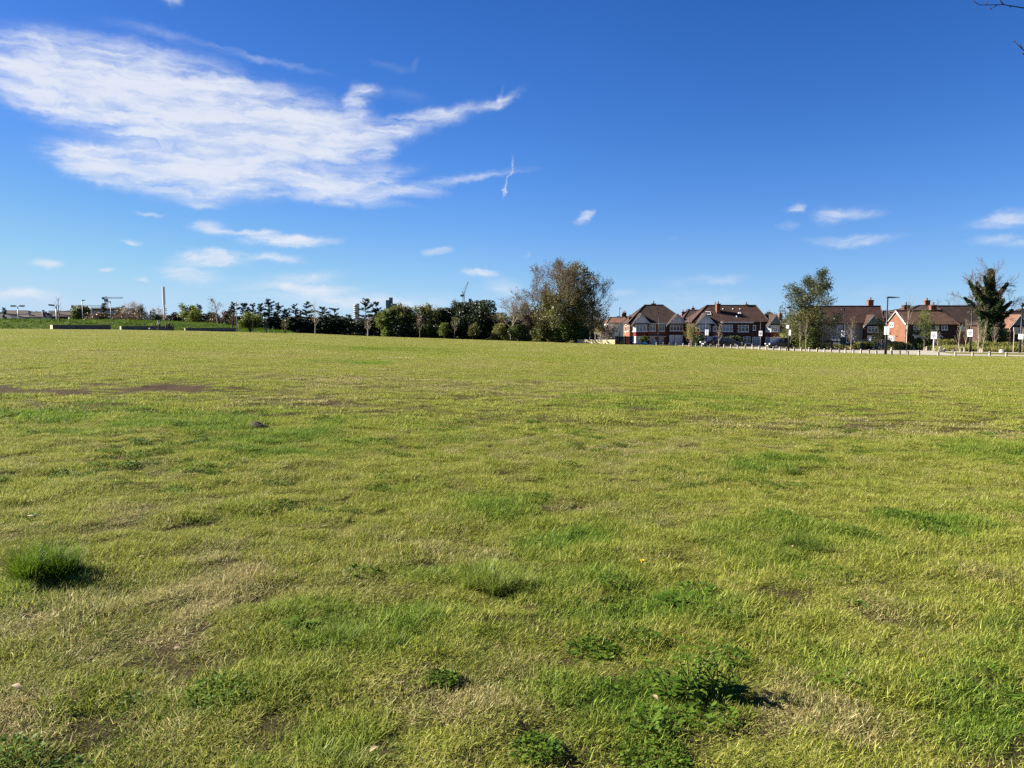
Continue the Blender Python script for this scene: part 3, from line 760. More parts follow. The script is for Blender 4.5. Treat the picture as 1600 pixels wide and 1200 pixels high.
def tree(name, px, D, top, width, P, bark, label, cat='tree', group='trees beyond the field', leaf=None, n_leaf=0, size=.28, spread=.35, seed=1, trunk_r=None,
         base_up=0.0, extra=None, lean=0.0, flat=.2, rz=None):
    """a tree standing at photo column px, D metres ahead, its top at pixel row top, its crown width pixels wide"""
    rg = np.random.default_rng(seed * 7919 + 13)
    b = stand(px, D); b.z += base_up
    H = at(px, top, D).z - b.z; W = width * D / FPX
    tr = trunk_r or max(.05, H * .018)
    mb = MB(); tips = []; limbs = []
    grow(mb, rg, Vector((0, 0, -.3 / max(H, .1))), Vector((lean, 0, 1)), 1.0 if P is not VASE else .75, tr / H, 0, P | {'rmin': P['rmin'] / H}, tips, limbs)
    V = np.array(mb.v); T = np.array([t[0] for t in tips])
    mar = spread * .6 if leaf else 0
    hz = max(T[:, 2].max(), .1); hx = max((np.percentile(T[:, 0], 98) - np.percentile(T[:, 0], 2)), .05)
    mz = T[:, 2] > hz * .35; cx_ = (np.percentile(T[mz, 0], 97) + np.percentile(T[mz, 0], 3)) / 2
    for A_ in (V, T): A_[:, 0] -= cx_ * np.clip(A_[:, 2] / hz, 0, 1) ** .8     # the crown stands over its foot
    sz = (H - mar) / hz; sx = max(W - 2 * mar, .3) / hx; sx = min(sx, sz * 2.2)
    S = np.array([sx, sx, sz])
    # widths follow the crown, but a trunk keeps its own girth: scale about the branch axes only through positions
    mb.v = [tuple(v) for v in (V * S * 1.0 + np.array(b))]
    o = empty(name, b, label, cat, group)
    mb.build('trunk', bark, o, smooth=True)
    if leaf is not None and n_leaf:
        size = size * .62; n_leaf = int(n_leaf * 1.5)
        Tw = T * S + np.array(b)
        c = Tw[rg.integers(0, len(Tw), n_leaf)] + rg.normal(size=(n_leaf, 3)) * spread * .5
        c[:, 2] = np.maximum(c[:, 2], b.z + .1)
        clump = fbm(c[:, 0] + c[:, 2] * .7, c[:, 1] + c[:, 2] * .4, max(H * .16, .6), seed, 2)
        k = rg.random(n_leaf) < .35 + 2.2 * (clump - .3); c = c[k]
        quads_mesh('crown', leaf_quads(c, np.full(len(c), size), rg, flat), leaf, o, rnd=rg.random(len(c)))
    if extra: extra(o, rg, b, H, W, np.array([np.array(l[0]) for l in limbs]) * S + np.array(b), T * S + np.array(b))
    return o

def conifer(px, D, top, width, label, seed, leaf=None, open_=.0, group='dark conifers along the field edge', bark=None, n=None, base_up=0.0):
    rg = np.random.default_rng(seed * 104729 + 5)
    b = stand(px, D); b.z += base_up; H = at(px, top, D).z - b.z; Rm = width * D / FPX / 2
    o = empty('conifer_tree', b, label, 'conifer', group)
    mb = MB(); lean = rg.normal() * .02
    axis = lambda t: b + Vector((lean * H * t, 0, H * t))
    mb.tube([axis(t) for t in (-.02, .3, .6, .85, .99)], [H * .017, H * .013, H * .009, H * .004, .012], 6)
    C = []; Dr = []
    nw = max(9, int(H / .52))
    for i in range(nw):
        t = .07 + .90 * (i / (nw - 1)) ** .95
        nb = int(rg.integers(5, 8))
        for j in range(nb):
            a = 6.283 * (j + rg.random() * .8) / nb + i
            L = max(Rm * 1.45 * (1 - t) ** .75 * (.5 + .75 * rg.random()), .42)
            if rg.random() < open_ * t: continue
            tj = min(t + rg.normal() * .6 / nw, .985)
            dz = (.95 * t - .22) + rg.normal() * .14            # lower limbs droop, upper ones reach up
            p0 = axis(tj); pts = [p0]
            for k in range(1, 5):
                f = k / 4
                pts.append(p0 + Vector((math.cos(a) * L * f, math.sin(a) * L * f, L * (dz * f - .12 * f * f))))
            mb.tube(pts, [max(.05 * (1 - t), .02) * (1 - .2 * k) for k in range(5)], 3, cap=False)
            m = max(9, int(L / .026))
            f = rg.random(m) ** .75
            pp = np.array([p0 + (pts[4] - p0) * x for x in f])
            dirv = np.array((pts[4] - p0).normalized())
            C.append(pp + rg.normal(size=(m, 3)) * np.array([.07, .07, .05])); Dr.append(np.repeat(dirv[None] + np.array([[0, 0, -.25]]), m, 0) + rg.normal(size=(m, 3)) * .5)
    mb.build('trunk', bark or M_BARKDARK, o, smooth=True)
    C = np.concatenate(C); Dr = np.concatenate(Dr)
    quads_mesh('crown', leaf_quads(C, np.full(len(C), .12), rg, elong=3.0, dirs=Dr), leaf or M_CONIFER, o, rnd=rg.random(len(C)))
    return o

def bush(name, px, D, top, width, label, leaf, n, size=.22, seed=1, cat='bush', group=None, base_up=0.0, depth=.8, up=0.0, bark=None, zmin=0.0):
    """many-stemmed bush: stems from the ground, leaves in an uneven dome"""
    rg = np.random.default_rng(seed * 6151 + 3)
    b = stand(px, D); b.z += base_up; H = at(px, top, D).z - b.z; W = width * D / FPX
    o = empty(name, b, label, cat, group)
    mb = MB()
    for i in range(7):
        a = rg.random() * 6.28; t = Vector((math.cos(a) * W * .3 * rg.random(), math.sin(a) * W * .3 * depth, H * (.5 + .35 * rg.random())))
        mb.tube([b - Vector((0, 0, .1)), b + t * .45 + Vector(rg.normal(size=3) * .06 * W), b + t], [.05 * H ** .5, .03 * H ** .5, .01], 4, cap=False)
    mb.build('stem', bark or M_BARKDARK, o)
    size = size * .66; n = int(n * 2.0)
    k = max(7, int(5 + W * 1.6)); wts = []; cen = []; rad = []
    for i in range(k):                                     # uneven lobes, wider near the ground
        hz = H * (.10 + .74 * ((i + .5) / k) ** 1.1); half = W / 2 * (1 - .75 * (hz / H) ** 2.2) * .78
        cx = half * (2 * rg.random() - 1); r = (W * .17 + .14 * H) * (.65 + .6 * rg.random())
        hz = min(hz * (.8 + .4 * rg.random()), H - r * .75)
        cen.append((cx, W * .28 * depth * rg.normal(), max(hz, zmin * H + r * .5))); rad.append((min(r, W * .42), r * (.8 + .5 * rg.random()))); wts.append(r ** 2)
    wts = np.array(wts) / sum(wts); pick = rg.choice(k, n, p=wts)
    d = rg.normal(size=(n, 3)); d /= np.linalg.norm(d, axis=1)[:, None]; r = rg.random(n) ** .42
    lump = .7 + .6 * fbm(d[:, 0] * 2 + pick * 3.1, d[:, 1] * 2 - d[:, 2] * 1.6, .8, seed, 3)
    R2 = np.array(rad)[pick]
    c = np.array(cen)[pick] + d * (r * lump)[:, None] * np.stack([R2[:, 0], R2[:, 0], R2[:, 1]], -1)
    ns = max(10, int(W * 7)); sh = []                       # shoots standing out of the outline
    for i in range(ns):
        j = rg.choice(k, p=wts); t = rg.normal(size=3) * np.array([.7, .5, .5]) + np.array([0, 0, .75]); t /= np.linalg.norm(t); q0 = np.array(cen[j]) + t * np.array([rad[j][0], rad[j][0], rad[j][1]]) * .8
        ll = (.10 + .16 * rg.random()) * min(H, 4.0); mth = int(9 + 14 * ll)
        sh.append(q0 + t * (rg.random(mth) * ll)[:, None] + rg.normal(size=(mth, 3)) * .05)
    c = np.concatenate([c] + sh); c = c[(c[:, 2] > zmin * H + .02) & (c[:, 2] < H * 1.03)] + np.array(b)
    quads_mesh('crown', leaf_quads(c, np.full(len(c), size), rg, .1), leaf, o, rnd=rg.random(len(c)))
    return o

# ------------------------------------------------------------------ the big tree group in the middle
tree('bare_tree', 868, 127, 399, 116, BARE | dict(n=[13, 8, 6, 5], rmin=.026), M_TWIG, 'tallest bare grey tree on the left side of the big central clump', seed=3, trunk_r=.24, leaf=M_BROWNLEAF, n_leaf=4200, size=.16, spread=.35)
tree('bare_tree', 841, 128, 409, 56, BARE | dict(n=[12, 8, 6, 5], rmin=.022), M_TWIG, 'airy leafless tree at the left edge of the big central clump', seed=6, trunk_r=.18, leaf=M_BROWNLEAF, n_leaf=2400, size=.15, spread=.35)
tree('bare_tree', 922, 130, 424, 64, BARE | dict(n=[11, 8, 6, 4], rmin=.018), M_TWIG, 'bare twiggy tree on the right flank of the big central clump', seed=5, trunk_r=.2, leaf=M_BROWNLEAF, n_leaf=1500, size=.16, spread=.3, lean=.12)
def _cedar_extra(o, rg, b, H, W, limbs, T): pass
tree('evergreen_tree', 900, 128.5, 408, 84, DEC | dict(n=[13, 8, 6], levels=3, start=.15, up=.09), M_TWIG, 'dark olive-brown dense tree forming the tip of the big central clump', seed=8, trunk_r=.3,
     leaf=mat_leaf('olive_brown_leaf', [(0, (.052, .052, .018)), (.5, (.112, .108, .038)), (1, (.20, .185, .075))], trans=.4), n_leaf=9000, size=.26, spread=.6)
tree('green_tree', 872, 126, 446, 70, VASE | dict(n=[12, 7, 5]), M_BARKPALE, 'many-stemmed green-leafed tree in front of the big central clump', seed=12, trunk_r=.16, leaf=M_OLIVE, n_leaf=4600, size=.25, spread=.6)
tree('green_tree', 905, 126, 452, 56, VASE | dict(n=[12, 7, 5]), M_BARKPALE, 'many-stemmed olive tree at the foot of the dark central tree', seed=14, trunk_r=.14, leaf=M_OLIVE, n_leaf=4200, size=.25, spread=.6)
bush('bush', 880, 125.5, 506, 34, 'bright green bush at the foot of the big central trees', M_SPRING, 2600, .22, 21, group='bushes at the tree line')
bush('bush', 908, 125.5, 500, 26, 'shaded green bush beside the cream wall end', M_MIDLEAF, 2400, .22, 22, group='bushes at the tree line')
bush('bush', 848, 126, 500, 34, 'olive green bush between the bare pale tree and the big central trees', M_OLIVE, 2400, .22, 23, group='bushes at the tree line')
tree('bare_tree', 930, 135, 486, 44, BARE, M_TWIG, 'low brown bare tree behind the cream wall', seed=17, trunk_r=.14, leaf=M_BROWNLEAF, n_leaf=3400, size=.2, spread=.35)
tree('bare_tree', 799, 128, 459, 50, BARE | dict(n=[12, 7, 5, 4], start=.3), M_BARKPALE, 'slim bare tree with pale trunk left of the big central clump', seed=31, trunk_r=.15, leaf=M_BROWNLEAF, n_leaf=1100, size=.15, spread=.3)
tree('bare_tree', 815, 132, 470, 34, BARE, M_BARK, 'bare brown tree behind the slim pale-trunked tree', seed=32, trunk_r=.13, leaf=M_BROWNLEAF, n_leaf=2600, size=.2, spread=.35)
bush('bush', 780, 127.5, 506, 24, 'round green bush left of the slim pale-trunked bare tree', M_OLIVE, 1700, .2, 41, group='bushes at the tree line')
bush('bush', 812, 128, 508, 36, 'dark green bush behind the slim pale-trunked bare tree', M_MIDLEAF, 2300, .22, 42, group='bushes at the tree line')

# ------------------------------------------------------------------ tree line left of it, from right to left
bush('evergreen_tree', 756, 133, 471, 46, 'dense dark evergreen next to the slim pale bare tree', M_DARKLEAF, 7000, .27, 51, 'tree', 'trees beyond the field')
bush('evergreen_tree', 727, 134, 473, 40, 'dense dark evergreen below the thin luffing crane', M_DARKLEAF, 5600, .27, 52, 'tree', 'trees beyond the field')
tree('green_tree', 712, 135, 468, 36, DEC, M_BARKDARK, 'dark leafy tree with ragged top left of the luffing crane', seed=53, leaf=M_DARKLEAF, n_leaf=5200, size=.27, spread=.5)
tree('green_tree', 672, 134, 473, 42, VASE, M_BARK, 'olive green leafy tree between two dark evergreens', seed=54, leaf=M_OLIVE, n_leaf=5600, size=.25, spread=.5)
bush('evergreen_tree', 697, 136, 482, 26, 'dark evergreen behind the small bright green round tree', M_DARKLEAF, 3600, .27, 55, 'tree', 'trees beyond the field')
tree('green_tree', 632, 134, 474, 44, VASE, M_BARK, 'olive leafy tree right of the dark stepped towers', seed=56, leaf=M_OLIVE, n_leaf=6400, size=.25, spread=.5)
tree('green_tree', 606, 133, 482, 38, VASE, M_BARK, 'bright green leafy tree in front of the dark stepped towers', seed=57, leaf=M_SPRING, n_leaf=6000, size=.25, spread=.5)
bush('bush', 605, 131, 506, 28, 'fresh green bush at the foot of the bright green leafy tree', M_SPRING, 1800, .2, 58, group='bushes at the tree line')
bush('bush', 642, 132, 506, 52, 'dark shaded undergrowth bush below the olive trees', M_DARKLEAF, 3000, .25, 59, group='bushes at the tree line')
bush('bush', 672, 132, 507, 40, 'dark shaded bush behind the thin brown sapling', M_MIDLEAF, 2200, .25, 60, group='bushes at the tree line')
for (px, top, w, sd_, lab) in [(366, 473, 24, 1, 'open dark conifer with up-swept top beside the lamp pole on the mound end'), (384, 476, 22, 2, 'dark conifer directly behind the small round yellow-green tree'),
                             (397, 475, 22, 3, 'dark conifer just right of the small round yellow-green tree'), (408, 476, 20, 4, 'narrow dark conifer between two taller ones, right of the yellow-green tree'),
                             (420, 469, 26, 5, 'tallest dark conifer of the row with a rounded bushy top'), (434, 475, 26, 6, 'dark conifer with ascending branches right of the tallest conifer'),
                             (448, 484, 22, 7, 'low brownish conifer behind the bare sapling'), (462, 477, 22, 8, 'thin-topped dark conifer with a forked tip'), (480, 473, 30, 9, 'open-branched dark conifer left of the white-stemmed sapling'),
                             (505, 480, 26, 10, 'solid cone-shaped dark conifer right of the white-stemmed sapling'), (522, 484, 32, 11, 'broad low dark conifer left of the round white tower'),
                             (546, 494, 26, 12, 'short dark conifer at the foot of the round white tower'), (572, 468, 34, 13, 'tall dark conifer with sparse crown between the two towers'),
                             (590, 474, 24, 14, 'brownish dark conifer left of the bright green leafy tree')]:
    conifer(px, 133 + (sd_ % 3), top, w * (1.2 + .35 * ((sd_ * 5) % 3) / 2), lab, sd_, open_=.25 if sd_ in (1, 8, 9, 13) else .1)
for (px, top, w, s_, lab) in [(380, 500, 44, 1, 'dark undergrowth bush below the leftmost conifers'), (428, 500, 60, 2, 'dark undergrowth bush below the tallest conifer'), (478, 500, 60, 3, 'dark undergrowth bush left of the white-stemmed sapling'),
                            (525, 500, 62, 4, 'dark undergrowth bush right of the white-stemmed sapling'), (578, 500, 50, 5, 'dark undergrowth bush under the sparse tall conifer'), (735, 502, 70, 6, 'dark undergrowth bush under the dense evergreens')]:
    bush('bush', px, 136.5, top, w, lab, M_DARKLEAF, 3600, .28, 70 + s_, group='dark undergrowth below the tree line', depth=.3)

for (px, top, w, s_, lf, lab) in [(782, 490, 44, 1, M_OLIVE, 'olive undergrowth behind the slim pale bare tree'), (815, 486, 46, 2, M_BROWNLEAF, 'brown undergrowth left of the big central clump'), (848, 480, 52, 3, M_MIDLEAF, 'green undergrowth behind the many-stemmed tree'),
                                (888, 486, 56, 4, M_DARKLEAF, 'dark undergrowth behind the central tree trunks'), (918, 500, 30, 5, M_BROWNLEAF, 'brown undergrowth beside the cream wall end'), (652, 490, 50, 6, M_MIDLEAF, 'green undergrowth behind the two olive leafy trees'), (620, 488, 46, 7, M_MIDLEAF, 'green undergrowth behind the bright green leafy tree'), (690, 488, 50, 8, M_DARKLEAF, 'dark undergrowth behind the small bright green tree')]:
    bush('bush', px, 139, top, w, lab, lf, 3600, .27, 90 + s_, group='dark undergrowth below the tree line', depth=.35)

# small trees and saplings standing on the grass in front of the line
bush('small_tree', 390, 123.5, 488, 26, 'small round yellow-green tree at the end of the mound', M_SPRING, 2200, .2, 81, 'small tree', 'small leafy trees on the field edge', zmin=.22)
bush('small_tree', 695, 128, 505, 17, 'small vase-shaped bright green tree in front of dark evergreens', M_SPRING, 1300, .18, 82, 'small tree', 'small leafy trees on the field edge', zmin=.2)
bush('small_tree', 739, 128, 503, 18, 'small round pale green tree below the dense evergreens', M_OLIVE, 1300, .18, 83, 'small tree', 'small leafy trees on the field edge', zmin=.2)
for (px, D, top, w, s_, bark, leafm, nl, lab) in [
        (492, 122, 470, 18, 1, M_BARKPALE, None, 0, 'white-stemmed bare sapling taller than the conifers behind it'), (445, 124, 496, 22, 2, M_BARK, M_OLIVE, 300, 'bare sapling with pale twigs in front of the low brownish conifer'),
        (416, 124, 498, 16, 3, M_BARKPALE, M_BROWNLEAF, 200, 'bent pale sapling below the tallest conifer'), (575, 128, 493, 22, 4, M_BARKPALE, None, 0, 'slender pale sapling in front of the sparse tall conifer'),
        (656, 128.5, 487, 16, 5, M_TWIG, M_BROWNLEAF, 160, 'thin brown sapling between two olive leafy trees'), (710, 128.5, 493, 16, 6, M_BARKPALE, M_OLIVE, 260, 'leaning sapling with a light trunk beside the small bright green tree'),
        (362, 124, 488, 16, 7, M_BARK, M_BROWNLEAF, 250, 'bushy bare sapling left of the pole at the mound end'), (340, 132, 463, 26, 8, M_BARKPALE, M_OLIVE, 260, 'pale birch sapling standing on the mound')]:
    tree('sapling', px, D, top, w, SAPL, bark, lab, 'sapling', 'saplings on the field edge', leafm, nl, .16, .25, 200 + s_, trunk_r=.07, base_up=1.1 if s_ == 8 else (.35 if s_ == 7 else 0))

# ------------------------------------------------------------------ grass mound and its retaining walls on the left
CREST = [(-700, 498), (0, 500), (170, 501), (262, 502.5), (330, 506), (400, 513), (470, 520.5), (500, 523)]
def mound(x, y):
    x = np.asarray(x, float); y = np.asarray(y, float)
    px = 800 + FPX * 1.003 * x / np.maximum(y, 8)
    cz = CAMZ + (500 - np.interp(px, [c[0] for c in CREST], [c[1] for c in CREST])) / FPX * 130
    d0 = np.interp(np.clip(x / np.maximum(y, 8), -1.4, 1.4), E_U, E_D)
    t = (y - (d0 + .6)) / 6.5
    f = np.where(t < 1, smooth(0, 1, t), 1 - smooth(1.2, 2.6, t))
    h = np.maximum(cz - ground_base(x, y), 0) * f * (px < 498)
    return h * (1 + .10 * (fbm(x, y, 5, 61, 2) - .5)) * (1 - smooth(330, 498, px) * .0)

def build_mound():
    px = np.linspace(-260, 500, 190); ys = np.linspace(121.5, 142, 44)
    X = (px[None, :] - 800) / FPX / 1.003 * ys[:, None]; Y = np.repeat(ys[:, None], len(px), 1)
    Z = ground(X, Y) + mound(X, Y) + (fbm(X, Y, 1.3, 65, 3) - .5) * .28 * np.minimum(mound(X, Y), 1) - .012
    nr, nc = X.shape; idx = np.arange(nr * nc).reshape(nr, nc)
    F = np.stack([idx[:-1, :-1], idx[:-1, 1:], idx[1:, 1:], idx[1:, :-1]], -1).reshape(-1, 4)
    me = bpy.data.meshes.new('mound'); me.from_pydata(np.stack([X, Y, Z], -1).reshape(-1, 3).tolist(), [], F.tolist())
    me.polygons.foreach_set('use_smooth', [True] * len(me.polygons))
    me.materials.append(mat_simple('mound_grass', (.045, .080, .012), .95, var=.45, scale=.9, spec=.05, bump=.5, dirt=(.10, .14, .022)))
    o = bpy.data.objects.new('mound', me); COL.objects.link(o); tag(o, kind='structure')
    # long grass on it
    n = 60000
    pxs = -240 + 730 * rng.random(n); y = 121.8 + 18 * rng.random(n); x = (pxs - 800) / FPX / 1.003 * y
    m = mound(x, y); k = m > .06; x, y, m = x[k], y[k], m[k]
    c = np.stack([x, y, ground(x, y) + m + .03], -1)
    L = .10 + .20 * rng.random(len(x)) ** 2 * (.4 + 1.2 * fbm(x, y, 2.5, 67, 2))
    Q = leaf_quads(c, L, rng, elong=2.2, dirs=np.tile(np.array([[.25, 0, 1.0]]), (len(c), 1)), wid=.3)
    g = quads_mesh('mound_grass', Q, mat_leaf('mound_blade', [(0, (.030, .065, .008)), (.5, (.062, .110, .014)), (1, (.12, .16, .026))], trans=.4, world_noise=.5, spec=.03, rough=.8), rnd=rng.random(len(c)))
    tag(g, 'deep green longer grass growing on the mound', 'grass', kind='stuff')
build_mound()

M_CONCRETE = mat_simple('grey_concrete', (.085, .085, .090), .9, var=.3, scale=1.5, spec=.2, bump=.2)
M_LIGHTSTONE = mat_simple('pale_stone', (.42, .38, .31), .85, var=.2, scale=4, spec=.2)
for (p0, p1, yt, yb, D, lab) in [(83, 171, 508.5, 514.3, 121.6, 'leftmost grey retaining wall set into the foot of the mound'),
                                 (190, 270, 510.3, 516.2, 121.6, 'middle grey retaining wall of the mound, behind the three people'),
                                 (290, 367, 513.2, 518.5, 122.2, 'right-hand grey retaining wall near the lower end of the mound')]:
    a, b = at(p0, yb, D), at(p1, yb, D); zt0 = at(p0, yt, D).z; zt1 = at(p1, yt, D).z
    mid = (a + b) / 2; mid.z = gz(mid.x, mid.y)
    o = empty('retaining_wall', mid, lab, 'wall', 'retaining walls along the mound')
    m = MB(); g0 = gz(a.x, a.y) - .3; g1 = gz(b.x, b.y) - .3
    m.prism([(a.x, D, g0), (b.x, D, g1), (b.x, D, zt1), (a.x, D, zt0)], (0, .45, 0)); m.build('wall_body', M_CONCRETE, o)
    m = MB(); m.prism([(a.x - .04, D - .03, zt0 + .004), (b.x + .04, D - .03, zt1 + .004), (b.x + .04, D - .03, zt1 + .09), (a.x - .04, D - .03, zt0 + .09)], (0, .52, 0)); m.build('coping', M_CONCRETE, o)
    m = MB(); w = 1.0 if p0 < 100 else (.45 if p0 < 250 else .2)
    m.prism([(a.x - .045, D - .02, g0), (a.x - .045, D + .45, g0), (a.x - w - .045, D + w + .45, g0), (a.x - w - .045, D + w - .02, g0)][::-1], (0, 0, zt0 + .06 - g0)); m.build('end_block', M_LIGHTSTONE, o)  # paler than the wall and splayed, to stand for its sunlit end

# ------------------------------------------------------------------ the skyline beyond the mound
M_STEEL = mat_simple('galvanised_steel', (.35, .36, .38), .5, .3, var=.12, scale=2)
M_DARKSTEEL = mat_simple('dark_painted_steel', (.012, .013, .017), .45, .2, var=.3, scale=2, spec=.4)
M_GREYSTEEL = mat_simple('grey_painted_steel', (.10, .11, .13), .5, .2, var=.2, scale=2)
M_CRANE = mat_simple('crane_steel', (.10, .13, .17), .6, .2, var=.2, scale=.5)
M_WHITEP = mat_simple('white_paint', (.70, .70, .68), .5, var=.08, scale=2)
M_LAMPGLASS = mat_simple('lamp_lens', (.45, .47, .5), .25, var=.1, scale=3, spec=.6)

def pole(px, D, top, label, name='lamp_post', arm=0.0, r=.06, mat=None, heads=(), group='lamp posts beyond the mound', base=None, head_mat=None):
    b = stand(px, D); zt = at(px, top, D).z
    o = empty(name, b, label, 'lamp post' if 'lamp' in name else name.replace('_', ' '), group)
    m = MB(); m.tube([(b.x, b.y, b.z - .2), (b.x, b.y, b.z + 1.2), (b.x, b.y, zt)], [r * 1.5, r * 1.2, r], 8); m.build('pole', mat or M_STEEL, o, smooth=True)
    for (dx, w, h, dz, tilt) in heads:
        m = MB(); x0 = b.x + dx
        m.prism([(x0 - w / 2, D - .2, zt + dz - tilt * w / 2 - h / 2), (x0 + w / 2, D - .2, zt + dz + tilt * w / 2 - h / 2), (x0 + w / 2, D - .2, zt + dz + tilt * w / 2 + h / 2), (x0 - w / 2, D - .2, zt + dz - tilt * w / 2 + h / 2)], (0, .4, 0))
        hd = m.build('lamp_head', head_mat or M_DARKSTEEL, o, bevel=.03)
        m = MB(); m.box(x0 - w * .4, x0 + w * .4, D - .15, D + .15, zt + dz - h / 2 - .05, zt + dz - h / 2 - .004); m.build('lens', M_LAMPGLASS, hd)
        m = MB(); m.tube([(b.x, D, zt - .06), (x0, D, zt + dz - .04)], [r * .8, r * .6], 6); m.build('arm', mat or M_STEEL, o)
    return o
pole(29, 175, 478, 'tall court floodlight with two dark lamp boxes on a T-shaped arm', 'floodlight', r=.09, heads=((-1.0, 1.05, .28, 0, 0), (1.0, 1.05, .28, 0, 0)), group='floodlights left of the crane')
pole(89, 160, 477, 'tall court floodlight on a white pole with one dark lamp box pointing left', 'floodlight', r=.12, heads=((-.95, 1.05, .27, .05, -.08),), group='floodlights left of the crane')
pole(130, 150, 469, 'grey lamp post beside the round green tree', arm=1, heads=((.22, .5, .14, 0, 0),), r=.07, mat=M_GREYSTEEL)
pole(174, 170, 471.5, 'grey lamp post just right of the tower crane mast', heads=((-.25, .5, .14, 0, 0),), r=.08, mat=M_GREYSTEEL)
pole(67, 210, 485, 'small street lamp above the dark roofed terrace', heads=((.3, .6, .14, 0, .1),), r=.07, mat=M_GREYSTEEL)
pole(236, 150, 485.5, 'short brown post among the pale blossom trees', 'post', r=.12, mat=mat_simple('brown_post', (.06, .03, .018), .8), group='lamp posts beyond the mound')
pole(274, 260, 488, 'small distant street lamp right of the tall white column', heads=((.2, 1.0, .2, 0, 0),), r=.08, mat=M_GREYSTEEL)
pole(370, 121.8, 471, 'thin bare steel pole at the low end of the mound', 'post', r=.055, mat=M_GREYSTEEL)
pole(395, 122, 502, 'short thin stake pole right of the small yellow-green tree', 'post', r=.04, mat=M_GREYSTEEL)

def lattice(m, p0, p1, w, n, r):
    """lattice boom between two points"""
    p0, p1 = Vector(p0), Vector(p1); d = (p1 - p0); L = d.length; d.normalize()
    s = d.cross(Vector((0, 1, 0))).normalized(); t = Vector((0, 1, 0))
    cs = [(s + t) * w / 2, (s - t) * w / 2, (-s - t) * w / 2, (t - s) * w / 2]
    for c in cs: m.tube([p0 + c, p1 + c], r, 4)
    for i in range(n):
        a = p0 + d * L * i / n; b = p0 + d * L * (i + 1) / n
        for k in range(4): m.tube([a + cs[k], b + cs[(k + 1) % 4]], r * .6, 3)

def tower_crane(px, D, jib_py, base_py, l_px, r_px, label, top_py):
    b = stand(px, D); zj = at(px, jib_py, D).z
    o = empty('tower_crane', b, label, 'crane', 'construction cranes on the skyline')
    m = MB(); lattice(m, (b.x, D, b.z - .3), (b.x, D, zj), 1.4, 26, .11); m.build('mast', M_CRANE, o)
    xl = at(l_px, jib_py, D).x; xr = at(r_px, jib_py, D).x
    m = MB(); lattice(m, (b.x, D, zj + .5), (xr, D, zj + .5), 0.7, 22, .08); m.build('jib', M_CRANE, o)
    m = MB(); lattice(m, (b.x, D, zj + .5), (xl, D, zj + .5), 0.7, 8, .08); m.build('counter_jib', M_CRANE, o)
    s = 1 if xl < b.x else -1
    m = MB(); m.box(min(xl, xl + s * 1.0), max(xl, xl + s * 1.0), D - .6, D + .6, zj - .5, zj + .9); m.build('counterweight', M_GREYSTEEL, o)
    m = MB(); m.box(b.x - .9, b.x + .9, D - .8, D + .8, zj - 1.8, zj - .3); m.build('cab', M_GREYSTEEL, o)
    m = MB(); lattice(m, (b.x, D, zj + 1.2), (b.x, D, at(px, top_py, D).z), 1.0, 4, .1); m.build('apex', M_CRANE, o)
    return o
tower_crane(167.5, 480, 466.6, 500, 160, 192, 'dark tower crane with jib reaching right above the red-brown block', 464)
tower_crane(127, 560, 479, 500, 112, 160, 'lower pale tower crane whose mast stands behind the round green tree', 477.5)
def luffing():
    D = 900; b = stand(724.5, D); zt = at(724.5, 461, D).z
    o = empty('luffing_crane', b, 'thin luffing crane with steep jib above the dark evergreens', 'crane', 'construction cranes on the skyline')
    m = MB(); lattice(m, (b.x, D, b.z), (b.x, D, zt), 2.0, 24, .2); m.build('mast', M_CRANE, o)
    e = at(731, 440.5, D); m = MB(); lattice(m, (b.x, D, zt), e, 1.4, 14, .16); m.build('jib', M_CRANE, o)
    m = MB(); m.tube([(b.x, D, zt), (b.x - 1.6, D, zt + 4.5)], .5, 4); m.tube([(b.x - 1.6, D, zt + 4.5), e], .10, 3); m.build('tie_frame', M_CRANE, o)
    m = MB(); m.box(b.x - 3.6, b.x + .5, D - 1.2, D + 1.2, zt - 1.8, zt + .6); m.build('counterweight', M_CRANE, o)
luffing()

def chimney_stack():
    D = 330; b = stand(257.5, D)
    o = empty('chimney_column', b, 'tall white and grey column rising above the mound behind the people', 'chimney')
    Z = lambda py: at(257.5, py, D).z
    m = MB(); M_COL = mat_simple('pale_column_metal', (.62, .62, .66), .6, var=.05, scale=.4); m.lathe((b.x, D, 0), [(.36, b.z - .3), (.36, Z(480)), (.55, Z(474)), (.55, Z(448.2))], 20); m.build('shaft', M_COL, o, smooth=False)
    m = MB(); m.lathe((b.x, D, 0), [(.58, Z(449)), (.58, Z(448))], 20); m.build('rim', M_COL, o)
    m = MB()
    for py in (483, 486, 490, 494): m.box(b.x + .3, b.x + 1.1, D - .2, D + .2, Z(py), Z(py) + .3)
    m.build('bracket', M_GREYSTEEL, o)
chimney_stack()

